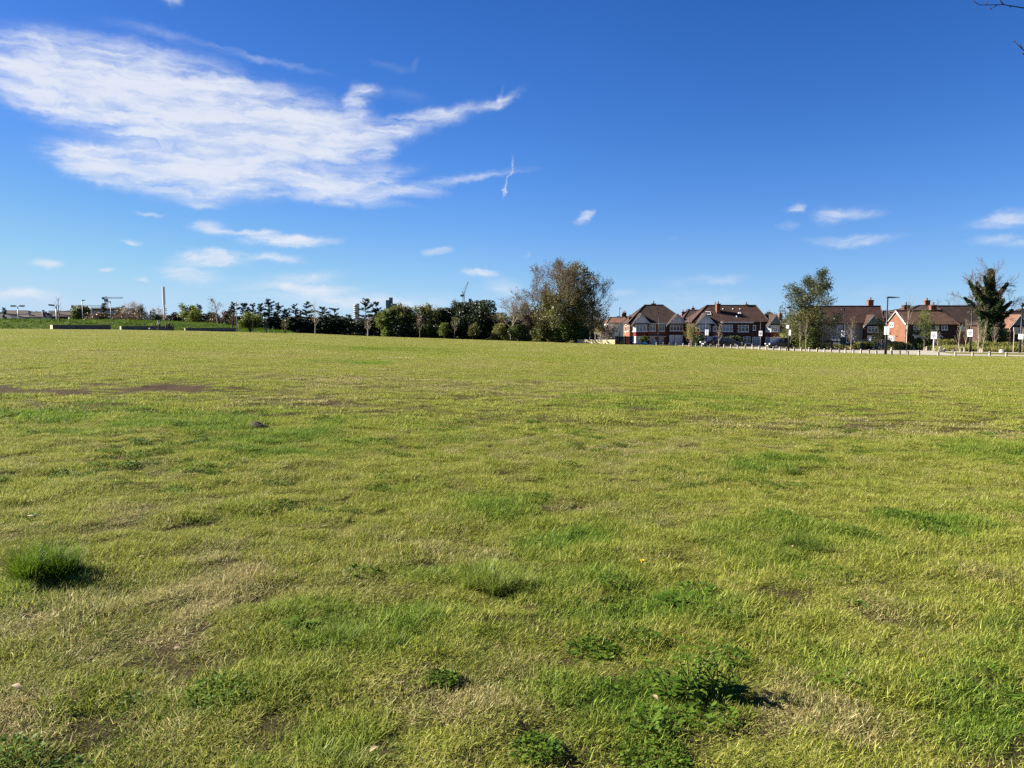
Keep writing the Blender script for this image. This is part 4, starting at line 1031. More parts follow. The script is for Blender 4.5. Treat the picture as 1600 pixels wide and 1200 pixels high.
# towers
M_TOWERWHITE = mat_simple('white_render', (.46, .45, .43), .7, var=.1, scale=.2)
M_TOWERDARK = mat_simple('dark_tower_cladding', (.075, .095, .13), .6, var=.15, scale=.1)  # bluish haze of distance is put into the cladding colour
M_GLASSDARK = mat_simple('window_glass', (.035, .045, .06), .12, var=.3, scale=.6, spec=.8)
def round_tower():
    D = 1000; b = stand(557.5, D); r = 4.3 * D / FPX
    o = empty('round_tower', b, 'round white tower block behind the dark conifers', 'tower')
    Z = lambda py: at(557.5, py, D).z
    m = MB(); m.lathe((b.x, D, 0), [(r, b.z - 1), (r, Z(476))], 28); m.build('wall', M_TOWERWHITE, o)
    m = MB()
    for k in range(9):
        z0 = Z(478 + k * 3.1); m.lathe((b.x, D, 0), [(r + .06, z0 - 1.1), (r + .06, z0)], 28)
    m.build('window_band', M_GLASSDARK, o)
    m = MB(); m.lathe((b.x + 1.5, D, 0), [(r * .62, Z(476)), (r * .62, Z(474.4))], 20); m.build('plant_room', M_TOWERDARK, o)
round_tower()
def block_tower(px0, px1, D, top, label, group, mat, floors=8, name='tower_block'):
    b = stand((px0 + px1) / 2, D); Z = lambda py: at(px0, py, D).z
    x0, x1 = at(px0, top, D).x, at(px1, top, D).x; dep = (x1 - x0) * .9
    o = empty(name, b, label, 'tower', group)
    m = MB(); m.box(x0, x1, D, D + dep, b.z - 1, Z(top)); m.build('wall', mat, o)
    fh = 3.1; zt = Z(top)
    for f in range(floors):
        m = MB(); m.box(x0 + .4, x1 - .4, D - .04, D + .1, zt - 2.4 - f * fh, zt - .9 - f * fh); m.build('window_strip', M_GLASSDARK, o)
    m = MB(); m.box(x0 - .15, x1 + .15, D - .15, D + dep + .15, zt + .004, zt + .6); m.build('parapet', mat, o)
block_tower(608, 613, 1150, 465.5, 'tallest dark slab of the stepped tower group', 'stepped dark towers', M_TOWERDARK, 14)
block_tower(602.8, 608.2, 1145, 469.5, 'dark slab on the left of the stepped tower group', 'stepped dark towers', M_TOWERDARK, 12)
block_tower(612.5, 619.2, 1140, 475, 'lower dark slab on the right of the stepped tower group', 'stepped dark towers', M_TOWERDARK, 9)
block_tower(731, 738, 900, 473.6, 'pale distant block beside the luffing crane', 'stepped dark towers', mat_simple('pinkish_render', (.34, .29, .26), .8), 5)
block_tower(732.2, 736.6, 908, 467.6, 'dark plant tower on top of the pale distant block', 'stepped dark towers', M_TOWERDARK, 3)

# ------------------------------------------------------------------ house materials
def mat_brick(name, c1, c2, mortar, scale=1.0):
    m, nt, ns, lk = new_mat(name)
    out = N(nt, 'ShaderNodeOutputMaterial'); b = N(nt, 'ShaderNodeBsdfPrincipled'); b.inputs['Roughness'].default_value = .9; b.inputs['Specular IOR Level'].default_value = .15
    g = N(nt, 'ShaderNodeNewGeometry'); sp = N(nt, 'ShaderNodeSeparateXYZ'); lk.new(g.outputs['Position'], sp.inputs[0])
    ad = N(nt, 'ShaderNodeMath', operation='ADD'); lk.new(sp.outputs[0], ad.inputs[0]); lk.new(sp.outputs[1], ad.inputs[1])
    cb = N(nt, 'ShaderNodeCombineXYZ'); lk.new(ad.outputs[0], cb.inputs[0]); lk.new(sp.outputs[2], cb.inputs[1])
    br = N(nt, 'ShaderNodeTexBrick'); br.inputs['Scale'].default_value = 4.4 * scale; br.inputs['Color1'].default_value = (*c1, 1); br.inputs['Color2'].default_value = (*c2, 1); br.inputs['Mortar'].default_value = (*mortar, 1)
    br.inputs['Mortar Size'].default_value = .018; br.inputs['Row Height'].default_value = .33; br.inputs['Brick Width'].default_value = 1.0
    lk.new(cb.outputs[0], br.inputs['Vector'])
    no = N(nt, 'ShaderNodeTexNoise'); no.inputs['Scale'].default_value = .9; no.inputs['Detail'].default_value = 5; lk.new(g.outputs['Position'], no.inputs['Vector'])
    hs = N(nt, 'ShaderNodeHueSaturation'); mr = N(nt, 'ShaderNodeMapRange'); mr.inputs['To Min'].default_value = .65; mr.inputs['To Max'].default_value = 1.35
    lk.new(no.outputs['Fac'], mr.inputs['Value']); lk.new(mr.outputs[0], hs.inputs['Value']); lk.new(br.outputs['Color'], hs.inputs['Color']); lk.new(hs.outputs['Color'], b.inputs['Base Color'])
    lk.new(b.outputs[0], out.inputs['Surface'])
    return m

def mat_tiles(name, c1, c2, row=.28, stain=.8):
    """clay roof tiles: rows by height, broken joints, patches of weathering and moss"""
    m, nt, ns, lk = new_mat(name)
    out = N(nt, 'ShaderNodeOutputMaterial'); b = N(nt, 'ShaderNodeBsdfPrincipled'); b.inputs['Roughness'].default_value = .85; b.inputs['Specular IOR Level'].default_value = .2
    g = N(nt, 'ShaderNodeNewGeometry'); sp = N(nt, 'ShaderNodeSeparateXYZ'); lk.new(g.outputs['Position'], sp.inputs[0])
    ad = N(nt, 'ShaderNodeMath', operation='ADD'); lk.new(sp.outputs[0], ad.inputs[0]); lk.new(sp.outputs[1], ad.inputs[1])
    cb = N(nt, 'ShaderNodeCombineXYZ'); lk.new(ad.outputs[0], cb.inputs[0]); lk.new(sp.outputs[2], cb.inputs[1])
    br = N(nt, 'ShaderNodeTexBrick'); br.inputs['Scale'].default_value = 1 / row; br.inputs['Row Height'].default_value = .8; br.inputs['Brick Width'].default_value = .9; br.inputs['Mortar Size'].default_value = .06
    c1 = np.array(c1); c2 = np.array(c2)
    br.inputs['Color1'].default_value = (*c1, 1); br.inputs['Color2'].default_value = (*c2, 1); br.inputs['Mortar'].default_value = (*(c1 * .35), 1); br.inputs['Bias'].default_value = -.1
    lk.new(cb.outputs[0], br.inputs['Vector'])
    no = N(nt, 'ShaderNodeTexNoise'); no.inputs['Scale'].default_value = .55; no.inputs['Detail'].default_value = 6; no.inputs['Roughness'].default_value = .7
    mp = N(nt, 'ShaderNodeMapping'); mp.inputs['Scale'].default_value = (1.6, 1.6, .5); lk.new(g.outputs['Position'], mp.inputs['Vector']); lk.new(mp.outputs[0], no.inputs['Vector'])
    hs = N(nt, 'ShaderNodeHueSaturation'); mr = N(nt, 'ShaderNodeMapRange'); mr.inputs['From Min'].default_value = .3; mr.inputs['From Max'].default_value = .7; mr.inputs['To Min'].default_value = 1 - stain * .5; mr.inputs['To Max'].default_value = 1 + stain * .5
    lk.new(no.outputs['Fac'], mr.inputs['Value']); lk.new(mr.outputs[0], hs.inputs['Value']); lk.new(br.outputs['Color'], hs.inputs['Color']); lk.new(hs.outputs['Color'], b.inputs['Base Color'])
    bp = N(nt, 'ShaderNodeBump'); bp.inputs['Strength'].default_value = .5; bp.inputs['Distance'].default_value = .03; lk.new(br.outputs['Fac'], bp.inputs['Height']); lk.new(bp.outputs[0], b.inputs['Normal'])
    lk.new(b.outputs[0], out.inputs['Surface'])
    return m
M_BRICKDARK = mat_brick('dark_red_brick', (.075, .036, .026), (.046, .026, .022), (.085, .070, .060))
M_BRICKRED = mat_brick('red_brick', (.20, .075, .042), (.15, .060, .036), (.22, .18, .14))
M_BRICKSUNLIT = mat_brick('sunlit_orange_brick', (.175, .072, .040), (.140, .054, .032), (.20, .155, .115))
M_TILEBROWN = mat_tiles('brown_roof_tiles', (.056, .035, .027), (.040, .028, .024))
M_TILERED = mat_tiles('red_brown_roof_tiles', (.066, .034, .026), (.046, .028, .023))
M_TILEORANGE = mat_tiles('orange_roof_tiles', (.180, .090, .060), (.140, .072, .050))
M_TILEDARK = mat_tiles('dark_roof_tiles', (.060, .042, .036), (.042, .032, .030))
M_SLATE = mat_tiles('blue_grey_slates', (.030, .036, .050), (.022, .027, .040))
M_REDTILE = mat_tiles('red_hung_tiles', (.19, .028, .024), (.13, .022, .020), .22)
M_GABLE = mat_simple('grey_white_gable_render', (.60, .60, .60), .85, var=.12, scale=1.2)
M_GABLEGREY = mat_simple('grey_gable_tile', (.15, .155, .165), .85, var=.18, scale=1.5)
M_GABLEGREEN = mat_simple('greenish_gable_render', (.17, .185, .155), .85, var=.2, scale=1.2)
M_CREAM = mat_simple('cream_render', (.27, .25, .20), .85, var=.14, scale=.9)
M_WHITER = mat_simple('white_house_render', (.58, .56, .52), .85, var=.12, scale=.9)
M_PINK = mat_simple('pinkish_house_render', (.42, .32, .29), .85, var=.12, scale=.9)
M_UPVC = mat_simple('white_window_frame', (.80, .80, .80), .4, var=.05, scale=3, spec=.5)
M_CURTAIN = mat_simple('net_curtain', (.26, .28, .31), .8, var=.25, scale=1.5)
M_FASCIA = mat_simple('white_fascia_board', (.68, .66, .62), .6, var=.1, scale=2)
M_DOORBLUE = mat_simple('blue_grey_door', (.16, .19, .24), .5, var=.15, scale=2)
M_GARAGE = mat_simple('white_garage_door', (.60, .63, .70), .5, var=.08, scale=2)
M_POT = mat_simple('clay_chimney_pot', (.13, .055, .035), .85, var=.2, scale=4)
M_LEAD = mat_simple('lead_ridge', (.10, .09, .085), .7, var=.2, scale=2)

def win(parent, p0, p1, z0, z1, nv=2, nh=0, pane_mat=None, fw=.09, name='window', frame=None):
    """window on the vertical plane through p0 -> p1 (outside to the right of that line); frame > pane, sill"""
    p0, p1 = Vector((p0[0], p0[1], 0)), Vector((p1[0], p1[1], 0)); d = p1 - p0; L = d.length; d.normalize(); n = Vector((d.y, -d.x, 0))
    def slab(m, a, b, za, zb, o0, o1):
        q = [p0 + d * a + n * o0, p0 + d * b + n * o0, p0 + d * b + n * o1, p0 + d * a + n * o1]
        m.prism([(v.x, v.y, za) for v in q], (0, 0, zb - za))
    m = MB()
    slab(m, 0, L, z0, z0 + fw, -.05, .07); slab(m, 0, L, z1 - fw, z1, -.05, .07)
    for i in range(nv + 1):
        c = fw / 2 + (L - fw) * i / nv; slab(m, c - fw / 2, c + fw / 2, z0 + fw, z1 - fw, -.05, .068)
    for h in ([.68] if nh else []):
        zc = z0 + (z1 - z0) * h; slab(m, fw, L - fw, zc - fw * .35, zc + fw * .35, -.05, .064)
    w = m.build(name, frame or M_UPVC, parent)
    m = MB(); slab(m, fw * .5, L - fw * .5, z0 + fw * .5, z1 - fw * .5, -.03, .02); m.build('pane', pane_mat or M_GLASSDARK, w)
    m = MB(); slab(m, -.06, L + .06, z0 - .08, z0 - .004, -.05, .14); m.build('sill', frame or M_UPVC, w)
    return w

def chimney(parent, x, y, z0, z1, w=.6, d=.9, pots=2, mat=None, name='chimney'):
    m = MB(); m.box(x - w / 2, x + w / 2, y - d / 2, y + d / 2, z0, z1 - .18); m.box(x - w / 2 - .06, x + w / 2 + .06, y - d / 2 - .06, y + d / 2 + .06, z1 - .176, z1)
    c = m.build(name, mat or M_BRICKRED, parent)
    for i in range(pots):
        yy = y + (i - (pots - 1) / 2) * .35
        m = MB(); m.lathe((x + .1 * (i % 2), yy, z1 + .002), [(.13, 0), (.10, .35), (.13, .42), (.12, .5)], 10); m.build('chimney_pot', M_POT, c)
    return c

def hip_roof(parent, x0, x1, y0, y1, ze, xr0, xr1, yr, zr, mat, ov=.35, th=.14, name='roof', ridge=True):
    """hipped or gabled roof: eaves rectangle, ridge from (xr0, yr) to (xr1, yr); closed underneath"""
    a = [(x0 - ov, y0 - ov, ze), (x1 + ov, y0 - ov, ze), (x1 + ov, y1 + ov, ze), (x0 - ov, y1 + ov, ze)]
    r0, r1 = (xr0, yr, zr), (xr1, yr, zr)
    m = MB()
    m.add(a + [r0, r1] + [(p[0], p[1], p[2] - th) for p in a], [(0, 1, 5, 4), (2, 3, 4, 5), (3, 0, 4), (1, 2, 5), (0, 6, 7, 1), (1, 7, 8, 2), (2, 8, 9, 3), (3, 9, 6, 0), (9, 8, 7, 6)])
    o = m.build(name, mat, parent)
    if ridge:
        m = MB(); m.tube([(xr0 - .1, yr, zr + .03), (xr1 + .1, yr, zr + .03)], .11, 6)
        for (c, r) in ((a[0], r0), (a[3], r0), (a[1], r1), (a[2], r1)): m.tube([Vector(r) + Vector((0, 0, .03)), Vector(c) + Vector((0, 0, .06))], .09, 5)
        m.build('ridge_tiles', mat if ridge is True else ridge, o)
    return o

def gable_bay(parent, xl, xr, y0, y1, ze, za, face, tiles, ov=.25, board=None):
    """front gable: triangle facing the road, two roof slopes running back into the main roof"""
    xa = (xl + xr) / 2; th = .12
    m = MB(); m.prism([(xl + .05, y0, ze), (xr - .05, y0, ze), (xa, y0, za - .1)], (0, .3, 0)); f = m.build('gable', face, parent)
    k = (za - ze) / (xa - xl); xo = .3
    m = MB()
    for s, xe in ((-1, xl - xo), (1, xr + xo)):
        zb = ze - k * xo
        q = [(xe, y0 - ov, zb), (xa, y0 - ov, za), (xa, y0 - ov, za - th), (xe, y0 - ov, zb - th)]
        if s > 0: q = q[::-1]
        m.prism(q, (0, y1 - y0 + ov, 0))
    r = m.build('bay_roof', tiles, parent)
    m = MB()
    for s, xe in ((-1, xl - xo), (1, xr + xo)):
        zb = ze - k * xo
        q = [(xe, y0 - ov - .05, zb - th), (xa, y0 - ov - .05, za - th), (xa, y0 - ov - .05, za - th - .16), (xe, y0 - ov - .05, zb - th - .16)]
        if s > 0: q = q[::-1]
        m.prism(q, (0, .046, 0))
    m.build('bargeboard', board or M_FASCIA, r)
    return f

def canted_bay(parent, xl, xr, y, dep, zb, zt, splits, mat_wall, mat_panel, cut=.55):
    """two-storey canted bay: panel between floors; windows on its three faces; splits = (ground sill, ground head, first sill, first head)"""
    pl = [(xl, y), (xl + cut, y - dep), (xr - cut, y - dep), (xr, y)]
    def pr(za, zb_, grow_=0.0):
        m = MB(); m.prism([(p[0], p[1], za) for p in pl], (0, 0, zb_ - za)); return m
    gs, gh, fs, fh = splits
    b = pr(zb, gs).build('bay_wall', mat_wall, parent)
    pr(gh + .004, fs - .004).build('tile_panel', mat_panel, parent)
    pr(fh + .004, zt).build('bay_head', mat_wall, parent)
    for (za, zb_) in ((gs + .02, gh - .02), (fs + .02, fh - .02)):
        for i, nv in ((0, 1), (1, 3), (2, 1)):
            win(parent, pl[i], pl[i + 1], za, zb_, nv, 1, M_CURTAIN)
    m = MB(); m.prism([(p[0] + (.2 if i < 2 else -.2), p[1] + .25, gs + .01) for i, p in enumerate(pl)], (0, 0, fh - gs - .02)); m.build('bay_core', mat_wall, parent)
    return b

class Px:
    """photo pixels on the plane D metres ahead"""
    def __init__(s, D): s.D = D
    def X(s, px, D=None): return (px - 800) / FPX * (D or s.D) / 1.003
    def Z(s, py, D=None): return at(800, py, D or s.D).z

# ------------------------------------------------------------------ semi-detached pair with the white garage doors
def house_white_garage():
    P = Px(160); X, Z = P.X, P.Z; D = 160
    x0, x1 = X(984), X(1073); zb = gz(X(1030), D) - .5; ze = Z(506)
    o = empty('semi_detached_house', (X(1030), D, zb + .5), 'brick semi with two pale grey gables, red tiled bay and white garage doors', 'house', 'houses along the road')
    m = MB(); m.box(x0, x1, D, D + 9, zb, ze); m.build('wall', M_BRICKRED, o)
    hip_roof(o, x0, x1, D, D + 9, ze + .15, X(1007, 164.5), X(1035.5, 164.5), D + 4.5, Z(476.8, 164.5), M_TILEBROWN)
    gable_bay(o, X(987.5), X(1014.5), D - 1.0, D + 4, Z(505, 159), Z(489, 159), M_GABLE, M_TILEBROWN)
    gable_bay(o, X(1041.5), X(1073), D - 1.0, D + 4, Z(505.5, 159), Z(490, 159), M_GABLE, M_TILEBROWN)
    canted_bay(o, X(988.5), X(1012.5), D, 1.0, zb, Z(505.2), (Z(535), Z(525.2), Z(518), Z(507)), M_BRICKDARK, M_REDTILE)
    # right bay over the garage
    m = MB(); m.box(X(1043.5), X(1069), D - .8, D - .004, Z(519.5), Z(505.7)); m.build('bay_wall', M_BRICKDARK, o)
    win(o, (X(1045.5), D - .8), (X(1066), D - .8), Z(517), Z(507.5), 4, 1)
    for a, b in ((1045, 1052.3), (1053.2, 1065.5)):
        m = MB(); m.box(X(a), X(b), D - .85, D - .75, zb + .3, Z(523.2)); g = m.build('garage_door', M_GARAGE, o)
        m = MB()
        for k in range(1, 4): xx = X(a) + (X(b) - X(a)) * k / 4; m.box(xx - .02, xx + .02, D - .875, D - .854, zb + .5, Z(523.6))
        m.build('door_rib', M_GARAGE, g)
    m = MB(); m.box(X(1043.6), X(1068.9), D - .74, D - .004, zb, Z(519.6)); m.build('garage_wall', M_BRICKDARK, o)
    win(o, (X(1015), D), (X(1024.5), D), Z(517.5), Z(506.8), 2, 1, M_CURTAIN); win(o, (X(1030.5), D), (X(1038.5), D), Z(517.5), Z(506.8), 2, 1)
    for a, b in ((1015.5, 1023.5), (1030, 1037)):
        win(o, (X(a), D), (X(b), D), zb + .5, Z(527), 3, 1, M_DOORBLUE, name='door')
        m = MB(); m.box(X(a) - .3, X(b) + .3, D - .9, D - .004, Z(525.8), Z(525)); m.build('porch_canopy', M_FASCIA, o)
    m = MB(); m.box(X(1013), X(1042.5), D - .42, D - .30, ze - .02, ze + .16); m.build('gutter', M_FASCIA, o)
    chimney(o, X(1020.5, 165), D + 5, Z(480, 165), Z(474.2, 165), .9, .7, 2, M_BRICKDARK)
    chimney(o, X(984.5, 163), D + 3.5, Z(500, 163), Z(495, 163), .6, .6, 1, M_BRICKRED)
    # side windows in the sunlit left wall
    win(o, (x0, D + 6.2), (x0, D + 4.0), Z(519), Z(507), 1, 1); win(o, (x0, D + 3.0), (x0, D + 1.6), Z(518), Z(509), 1, 0)
house_white_garage()

def house_long():
    D = 152; P = Px(D); X, Z = P.X, P.Z
    x0, x1 = X(1084), X(1216); zb = gz(X(1150), D) - .5; ze = Z(504)
    o = empty('terraced_house', (X(1150), D, zb + .5), 'long brown-roofed brick house with white left gable and grey right gable', 'house', 'houses along the road')
    m = MB(); m.box(x0, x1, D, D + 9, zb, ze); m.build('wall', M_BRICKDARK, o)
    rf = hip_roof(o, X(1083), X(1199), D, D + 9, ze + .15, X(1104, 156.5), X(1180, 156.5), D + 4.5, Z(477.3, 156.5), M_TILERED)
    gable_bay(o, X(1085.5), X(1115), D - 1, D + 4, Z(505.5, 151), Z(489.2, 151), M_GABLE, M_TILERED)
    gable_bay(o, X(1197), X(1218), D - 1.6, D + 4, Z(506, 150.4), Z(491, 150.4), M_GABLEGREY, M_TILEBROWN)  # shade on the right gable is put into its darker grey
    canted_bay(o, X(1087), X(1110), D, .9, zb, Z(505.6), (Z(535.5), Z(525.5), Z(517.5), Z(507)), M_BRICKDARK, M_REDTILE)
    canted_bay(o, X(1195.5), X(1217), D - .6, .9, zb, Z(506), (Z(537), Z(526.5), Z(518.3), Z(508)), M_BRICKDARK, M_REDTILE, cut=.7)
    m = MB(); m.box(X(1195.5), X(1216.9), D - .59, D - .004, zb, Z(506.1)); m.build('bay_back', M_BRICKRED, o)
    win(o, (X(1128.5), D), (X(1145), D), Z(518), Z(507.5), 3, 1, M_CURTAIN); win(o, (X(1153), D), (X(1170), D), Z(518.5), Z(508), 3, 1)
    win(o, (X(1114), D), (X(1120), D), Z(517.5), Z(509.5), 2, 1); win(o, (X(1162), D), (X(1173), D), Z(537), Z(526), 2, 1)
    win(o, (X(1114), D), (X(1123), D), Z(529), Z(525), 2, 0, M_CURTAIN); win(o, (X(1176.5), D), (X(1181), D), Z(516), Z(508), 1, 0)
    win(o, (X(1176), D), (X(1187), D), zb + .5, Z(526.5), 3, 1, M_DOORBLUE, name='door'); win(o, (X(1139), D), (X(1148), D), zb + .5, Z(526.5), 2, 1, M_DOORBLUE, name='door')
    m = MB(); m.box(X(1125.5), X(1176), D - .62, D - .32, ze - .06, ze + .16); m.build('gutter', M_FASCIA, o)
    chimney(o, X(1120.5, 155), D + 2.6, Z(490, 154.6), Z(474.5, 154.6), .75, .95, 2, M_BRICKRED)
    chimney(o, X(1117, 157), D + 5, Z(482, 157), Z(476, 157), .5, .6, 1, M_BRICKRED); chimney(o, X(1164.5, 157), D + 4.6, Z(480, 157), Z(475.5, 157), .6, .6, 1, M_BRICKRED)
    # roof windows lie in the front slope
    yf0, zf0, yf1, zf1 = D - .35, ze + .15, D + 4.5, Z(477.3, 156.5)
    def rooflight(pa, pb, t0, t1, nm='roof_window'):
        p = lambda px, t, h: (X(px), yf0 + (yf1 - yf0) * t - h * .7, zf0 + (zf1 - zf0) * t + h * .7)
        m = MB(); m.add([p(pa, t0, .02), p(pb, t0, .02), p(pb, t1, .02), p(pa, t1, .02), p(pa, t0, .12), p(pb, t0, .12), p(pb, t1, .12), p(pa, t1, .12)], [(0, 3, 2, 1), (4, 5, 6, 7), (0, 1, 5, 4), (1, 2, 6, 5), (2, 3, 7, 6), (3, 0, 4, 7)]); f = m.build(nm, M_UPVC, rf)
        m = MB(); a = .8; m.add([p(pa + a, t0 + .03, .13), p(pb - a, t0 + .03, .13), p(pb - a, t1 - .03, .13), p(pa + a, t1 - .03, .13)], [(0, 1, 2, 3)]); m.build('pane', M_GLASSDARK, f)
    rooflight(1107, 1114.5, .42, .60); rooflight(1158, 1162, .46, .55); rooflight(1135.5, 1137, .75, .79); rooflight(1151.5, 1153, .75, .79); rooflight(1162.5, 1165, .75, .78); rooflight(1152.5, 1153.6, .27, .34)
    chimney(o, X(1217.5, 156), D + 3.5, Z(505, 155.5), Z(489.5, 155.5), .6, .8, 1, M_BRICKRED)
house_long()

def simple_house(px0, px1, D, ridge0, ridge1, ridge_py, eave_py, label, wall, tiles, depth=8.0, name='house', group='houses along the road', windows=(), chimneys=(), gable=None, ground_px=None, door=None, cat='house'):
    """house block: windows = (px0, px1, py top, py bottom, panes); chimneys = (px, py bottom, py top, width, mat)"""
    P = Px(D); X, Z = P.X, P.Z
    zb = gz(X((px0 + px1) / 2), D) - .6; ze = Z(eave_py); Dr = D + depth / 2
    o = empty(name, (X((px0 + px1) / 2), D, zb + .6), label, cat, group)
    m = MB(); m.box(X(px0), X(px1), D, D + depth, zb, ze); m.build('wall', wall, o)
    hip_roof(o, X(px0), X(px1), D, D + depth, ze + .12, X(ridge0, Dr), X(ridge1, Dr), Dr, Z(ridge_py, Dr), tiles)
    for (a, b, t, u, nv) in windows: win(o, (X(a), D), (X(b), D), Z(u), Z(t), nv, 1 if nv > 1 else 0)
    for (c, pb, pt, w, mt) in chimneys: chimney(o, X(c, Dr), Dr + .6, Z(pb, Dr), Z(pt, Dr), w, .8, 2, mt)
    if gable:
        a, b, e, t, fm = gable; gable_bay(o, X(a), X(b), D - .9, D + depth * .45, Z(e, D - .9), Z(t, D - .9), fm, tiles)
        m = MB(); m.box(X(a) + .1, X(b) - .1, D - .88, D - .004, zb, Z(e, D - .9)); m.build('bay_wall', M_BRICKDARK, o)
        win(o, (X(a + 5), D - .88), (X(b - 5), D - .88), Z(e + 12), Z(e + 3), 3, 1); win(o, (X(a + 5), D - .88), (X(b - 5), D - .88), Z(e + 27), Z(e + 17), 3, 1)
    return o
# behind the gap between the first two pairs
simple_house(1068, 1108, 186, 1076, 1100, 484.5, 500, 'dark red-roofed house in the gap between the garage semi and the long house', M_BRICKDARK, M_TILERED, chimneys=((1067.5, 500, 487, .7, M_BRICKRED), (1073, 500, 486.5, .6, M_BRICKDARK), (1083, 500, 481, .75, M_BRICKRED)))
simple_house(950, 982, 190, 954, 975, 496, 505, 'orange-red roofed house behind the dark green board fence', M_WHITER, M_TILEORANGE, windows=((962, 965, 512, 520, 1),), chimneys=((973.5, 500, 490, .6, M_BRICKRED), (976.5, 505, 488.5, .75, M_BRICKDARK)))
simple_house(900, 928, 196, 906, 922, 505, 513, 'white and pink rendered house glimpsed under the big central trees', M_PINK, M_TILEDARK, windows=((905, 908, 516, 522, 1), (915, 918, 516, 523, 1)))
simple_house(1254, 1378, 145, 1266, 1374, 478.5, 506, 'long cream house with a dark red-brown roof behind the leafy green street tree', M_CREAM, M_TILERED, windows=((1309, 1319, 509, 519, 3), (1325, 1336, 509, 520, 3), (1300, 1316, 526, 536, 3), (1323, 1338, 525, 535, 3), (1270, 1281, 509, 519, 3), (1262, 1276, 526, 536, 3)),
             chimneys=((1360.5, 484, 468.5, 1.0, M_BRICKRED),), gable=(1347.5, 1374, 507, 491.5, M_GABLEGREEN))
simple_house(1378, 1392, 152, 1379, 1384, 486, 498, 'narrow dark tiled lean-to house end between the cream house and the orange brick gable', M_BRICKDARK, M_TILEDARK)

def house_orange_gable():
    D = 125; P = Px(D); X, Z = P.X, P.Z; dep = 6.2
    x0, x1 = X(1416), X(1496); zb = gz(X(1440), D) - .6; ze = Z(504.5); zr = Z(485.5, D + dep / 2); yr = D + dep / 2
    o = empty('brick_house', (X(1450), D, zb + .6), 'brick house with sunlit orange gable end and long pantiled roof', 'house', 'houses along the road')
    m = MB(); m.box(x0, x1, D, D + dep, zb, ze); m.build('wall', M_BRICKDARK, o)
    m = MB(); m.prism([(x0 - .06, D, zb), (x0 - .06, D, ze), (x0 - .06, yr, zr - .1), (x0 - .06, D + dep, ze), (x0 - .06, D + dep, zb)], (.056, 0, 0)); m.build('gable', M_BRICKSUNLIT, o)  # sunlit end in brighter brick than the shaded front: light put into colour
    m = MB(); ov = .35; xl, xr = x0 - .22, X(1488); xe = x1 + .3
    k = (zr - ze) / (dep / 2); za = ze - k * ov
    m.add([(xl, D - ov, za), (xe, D - ov, za), (xr, yr, zr), (xl, yr, zr), (xl, D + dep + ov, za), (xe, D + dep + ov, za),
           (xl, D - ov, za - .14), (xe, D - ov, za - .14), (xe, D + dep + ov, za - .14), (xl, D + dep + ov, za - .14), (xl, yr, zr - .14)],
          [(0, 1, 2, 3), (3, 2, 5, 4), (1, 5, 2), (0, 6, 7, 1), (1, 7, 8, 5), (5, 8, 9, 4), (0, 3, 10, 6), (3, 4, 9, 10), (6, 10, 9, 8, 7)])
    r = m.build('roof', mat_tiles('pantiles', (.115, .064, .044), (.078, .046, .034), .34), o)
    m = MB()
    for a, b in (((D - ov, za), (yr, zr)), ((D + dep + ov, za), (yr, zr))):
        m.tube([(xl - .05, a[0], a[1] - .07), (xl - .05, b[0], b[1] - .07)], .10, 4)
    m.build('bargeboard', M_WHITEP, r)
    m = MB(); m.tube([(xl, yr, zr + .04), (xr, yr, zr + .04)], .12, 6); m.build('ridge_tiles', M_TILEORANGE, r)
    xg = x0 - .065
    Zg = lambda py: Z(py, D + 4)
    win(o, (xg, D + 5.3), (xg, D + 3.9), Zg(511), Zg(504), 2, 1); win(o, (xg, D + 5.3), (xg, D + 4.0), Zg(532), Zg(525), 2, 1)
    m = MB(); m.box(xg - .03, xg - .004, D + 2.5, D + 3.0, Zg(525.8), Zg(524.4)); m.build('wall_vent', M_DARKSTEEL, o)
    m = MB(); m.tube([(xg - .07, D + 3.45, zb + .6), (xg - .07, D + 3.45, Zg(524))], .06, 6); m.tube([(x0 + .1, D - .08, zb + .6), (x0 + .1, D - .08, ze)], .05, 6); m.build('downpipe', M_FASCIA, o)
    for a, b, t, u in ((1427.5, 1436, 505.5, 514.5), (1461, 1467, 505.5, 514.5), (1471, 1481, 505.5, 515.5), (1449, 1455, 506, 514.5), (1462, 1474, 525, 534)): win(o, (X(a), D), (X(b), D), Z(u), Z(t), 2, 0)
    m = MB(); m.prism([(X(1425), D - 1.6, Z(527)), (X(1425), D - .004, Z(521)), (X(1425), D - .004, Z(522.5)), (X(1425), D - 1.6, Z(528.2))], (X(1442) - X(1425), 0, 0)); m.build('porch_roof', M_SLATE, o)
    win(o, (X(1429), D), (X(1437), D), zb + .6, Z(527), 2, 1, M_DOORBLUE, name='door')
    chimney(o, X(1407, D + dep), D + dep - 1.6, Z(489, D + dep), Z(477, D + dep), 1.0, .8, 1, M_BRICKDARK)
    chimney(o, X(1458.5, yr), yr + .4, Z(488, yr), Z(477, yr), .95, .7, 2, M_BRICKSUNLIT)
house_orange_gable()
simple_house(1420, 1462, 150, 1434, 1462, 477.5, 487, 'dark hipped roof house peeping over the pantiled roof', M_BRICKDARK, M_TILEDARK, chimneys=((1449, 482, 469, 1.0, M_BRICKRED),))
simple_house(1494, 1546, 143, 1462, 1535, 478, 505, 'brown-roofed brick terrace behind the ivy-covered tree', M_BRICKRED, M_TILEBROWN, windows=((1519, 1526, 509, 516, 2), (1500, 1507, 509, 516, 2), (1520, 1528, 526, 535, 2)), group='houses along the road')
rh = simple_house(1562, 1650, 124, 1578, 1640, 487.5, 508.5, 'house at the right edge with a sunlit orange tiled gable slope', M_BRICKDARK, M_TILEBROWN, windows=((1568, 1574, 512, 520, 2),))
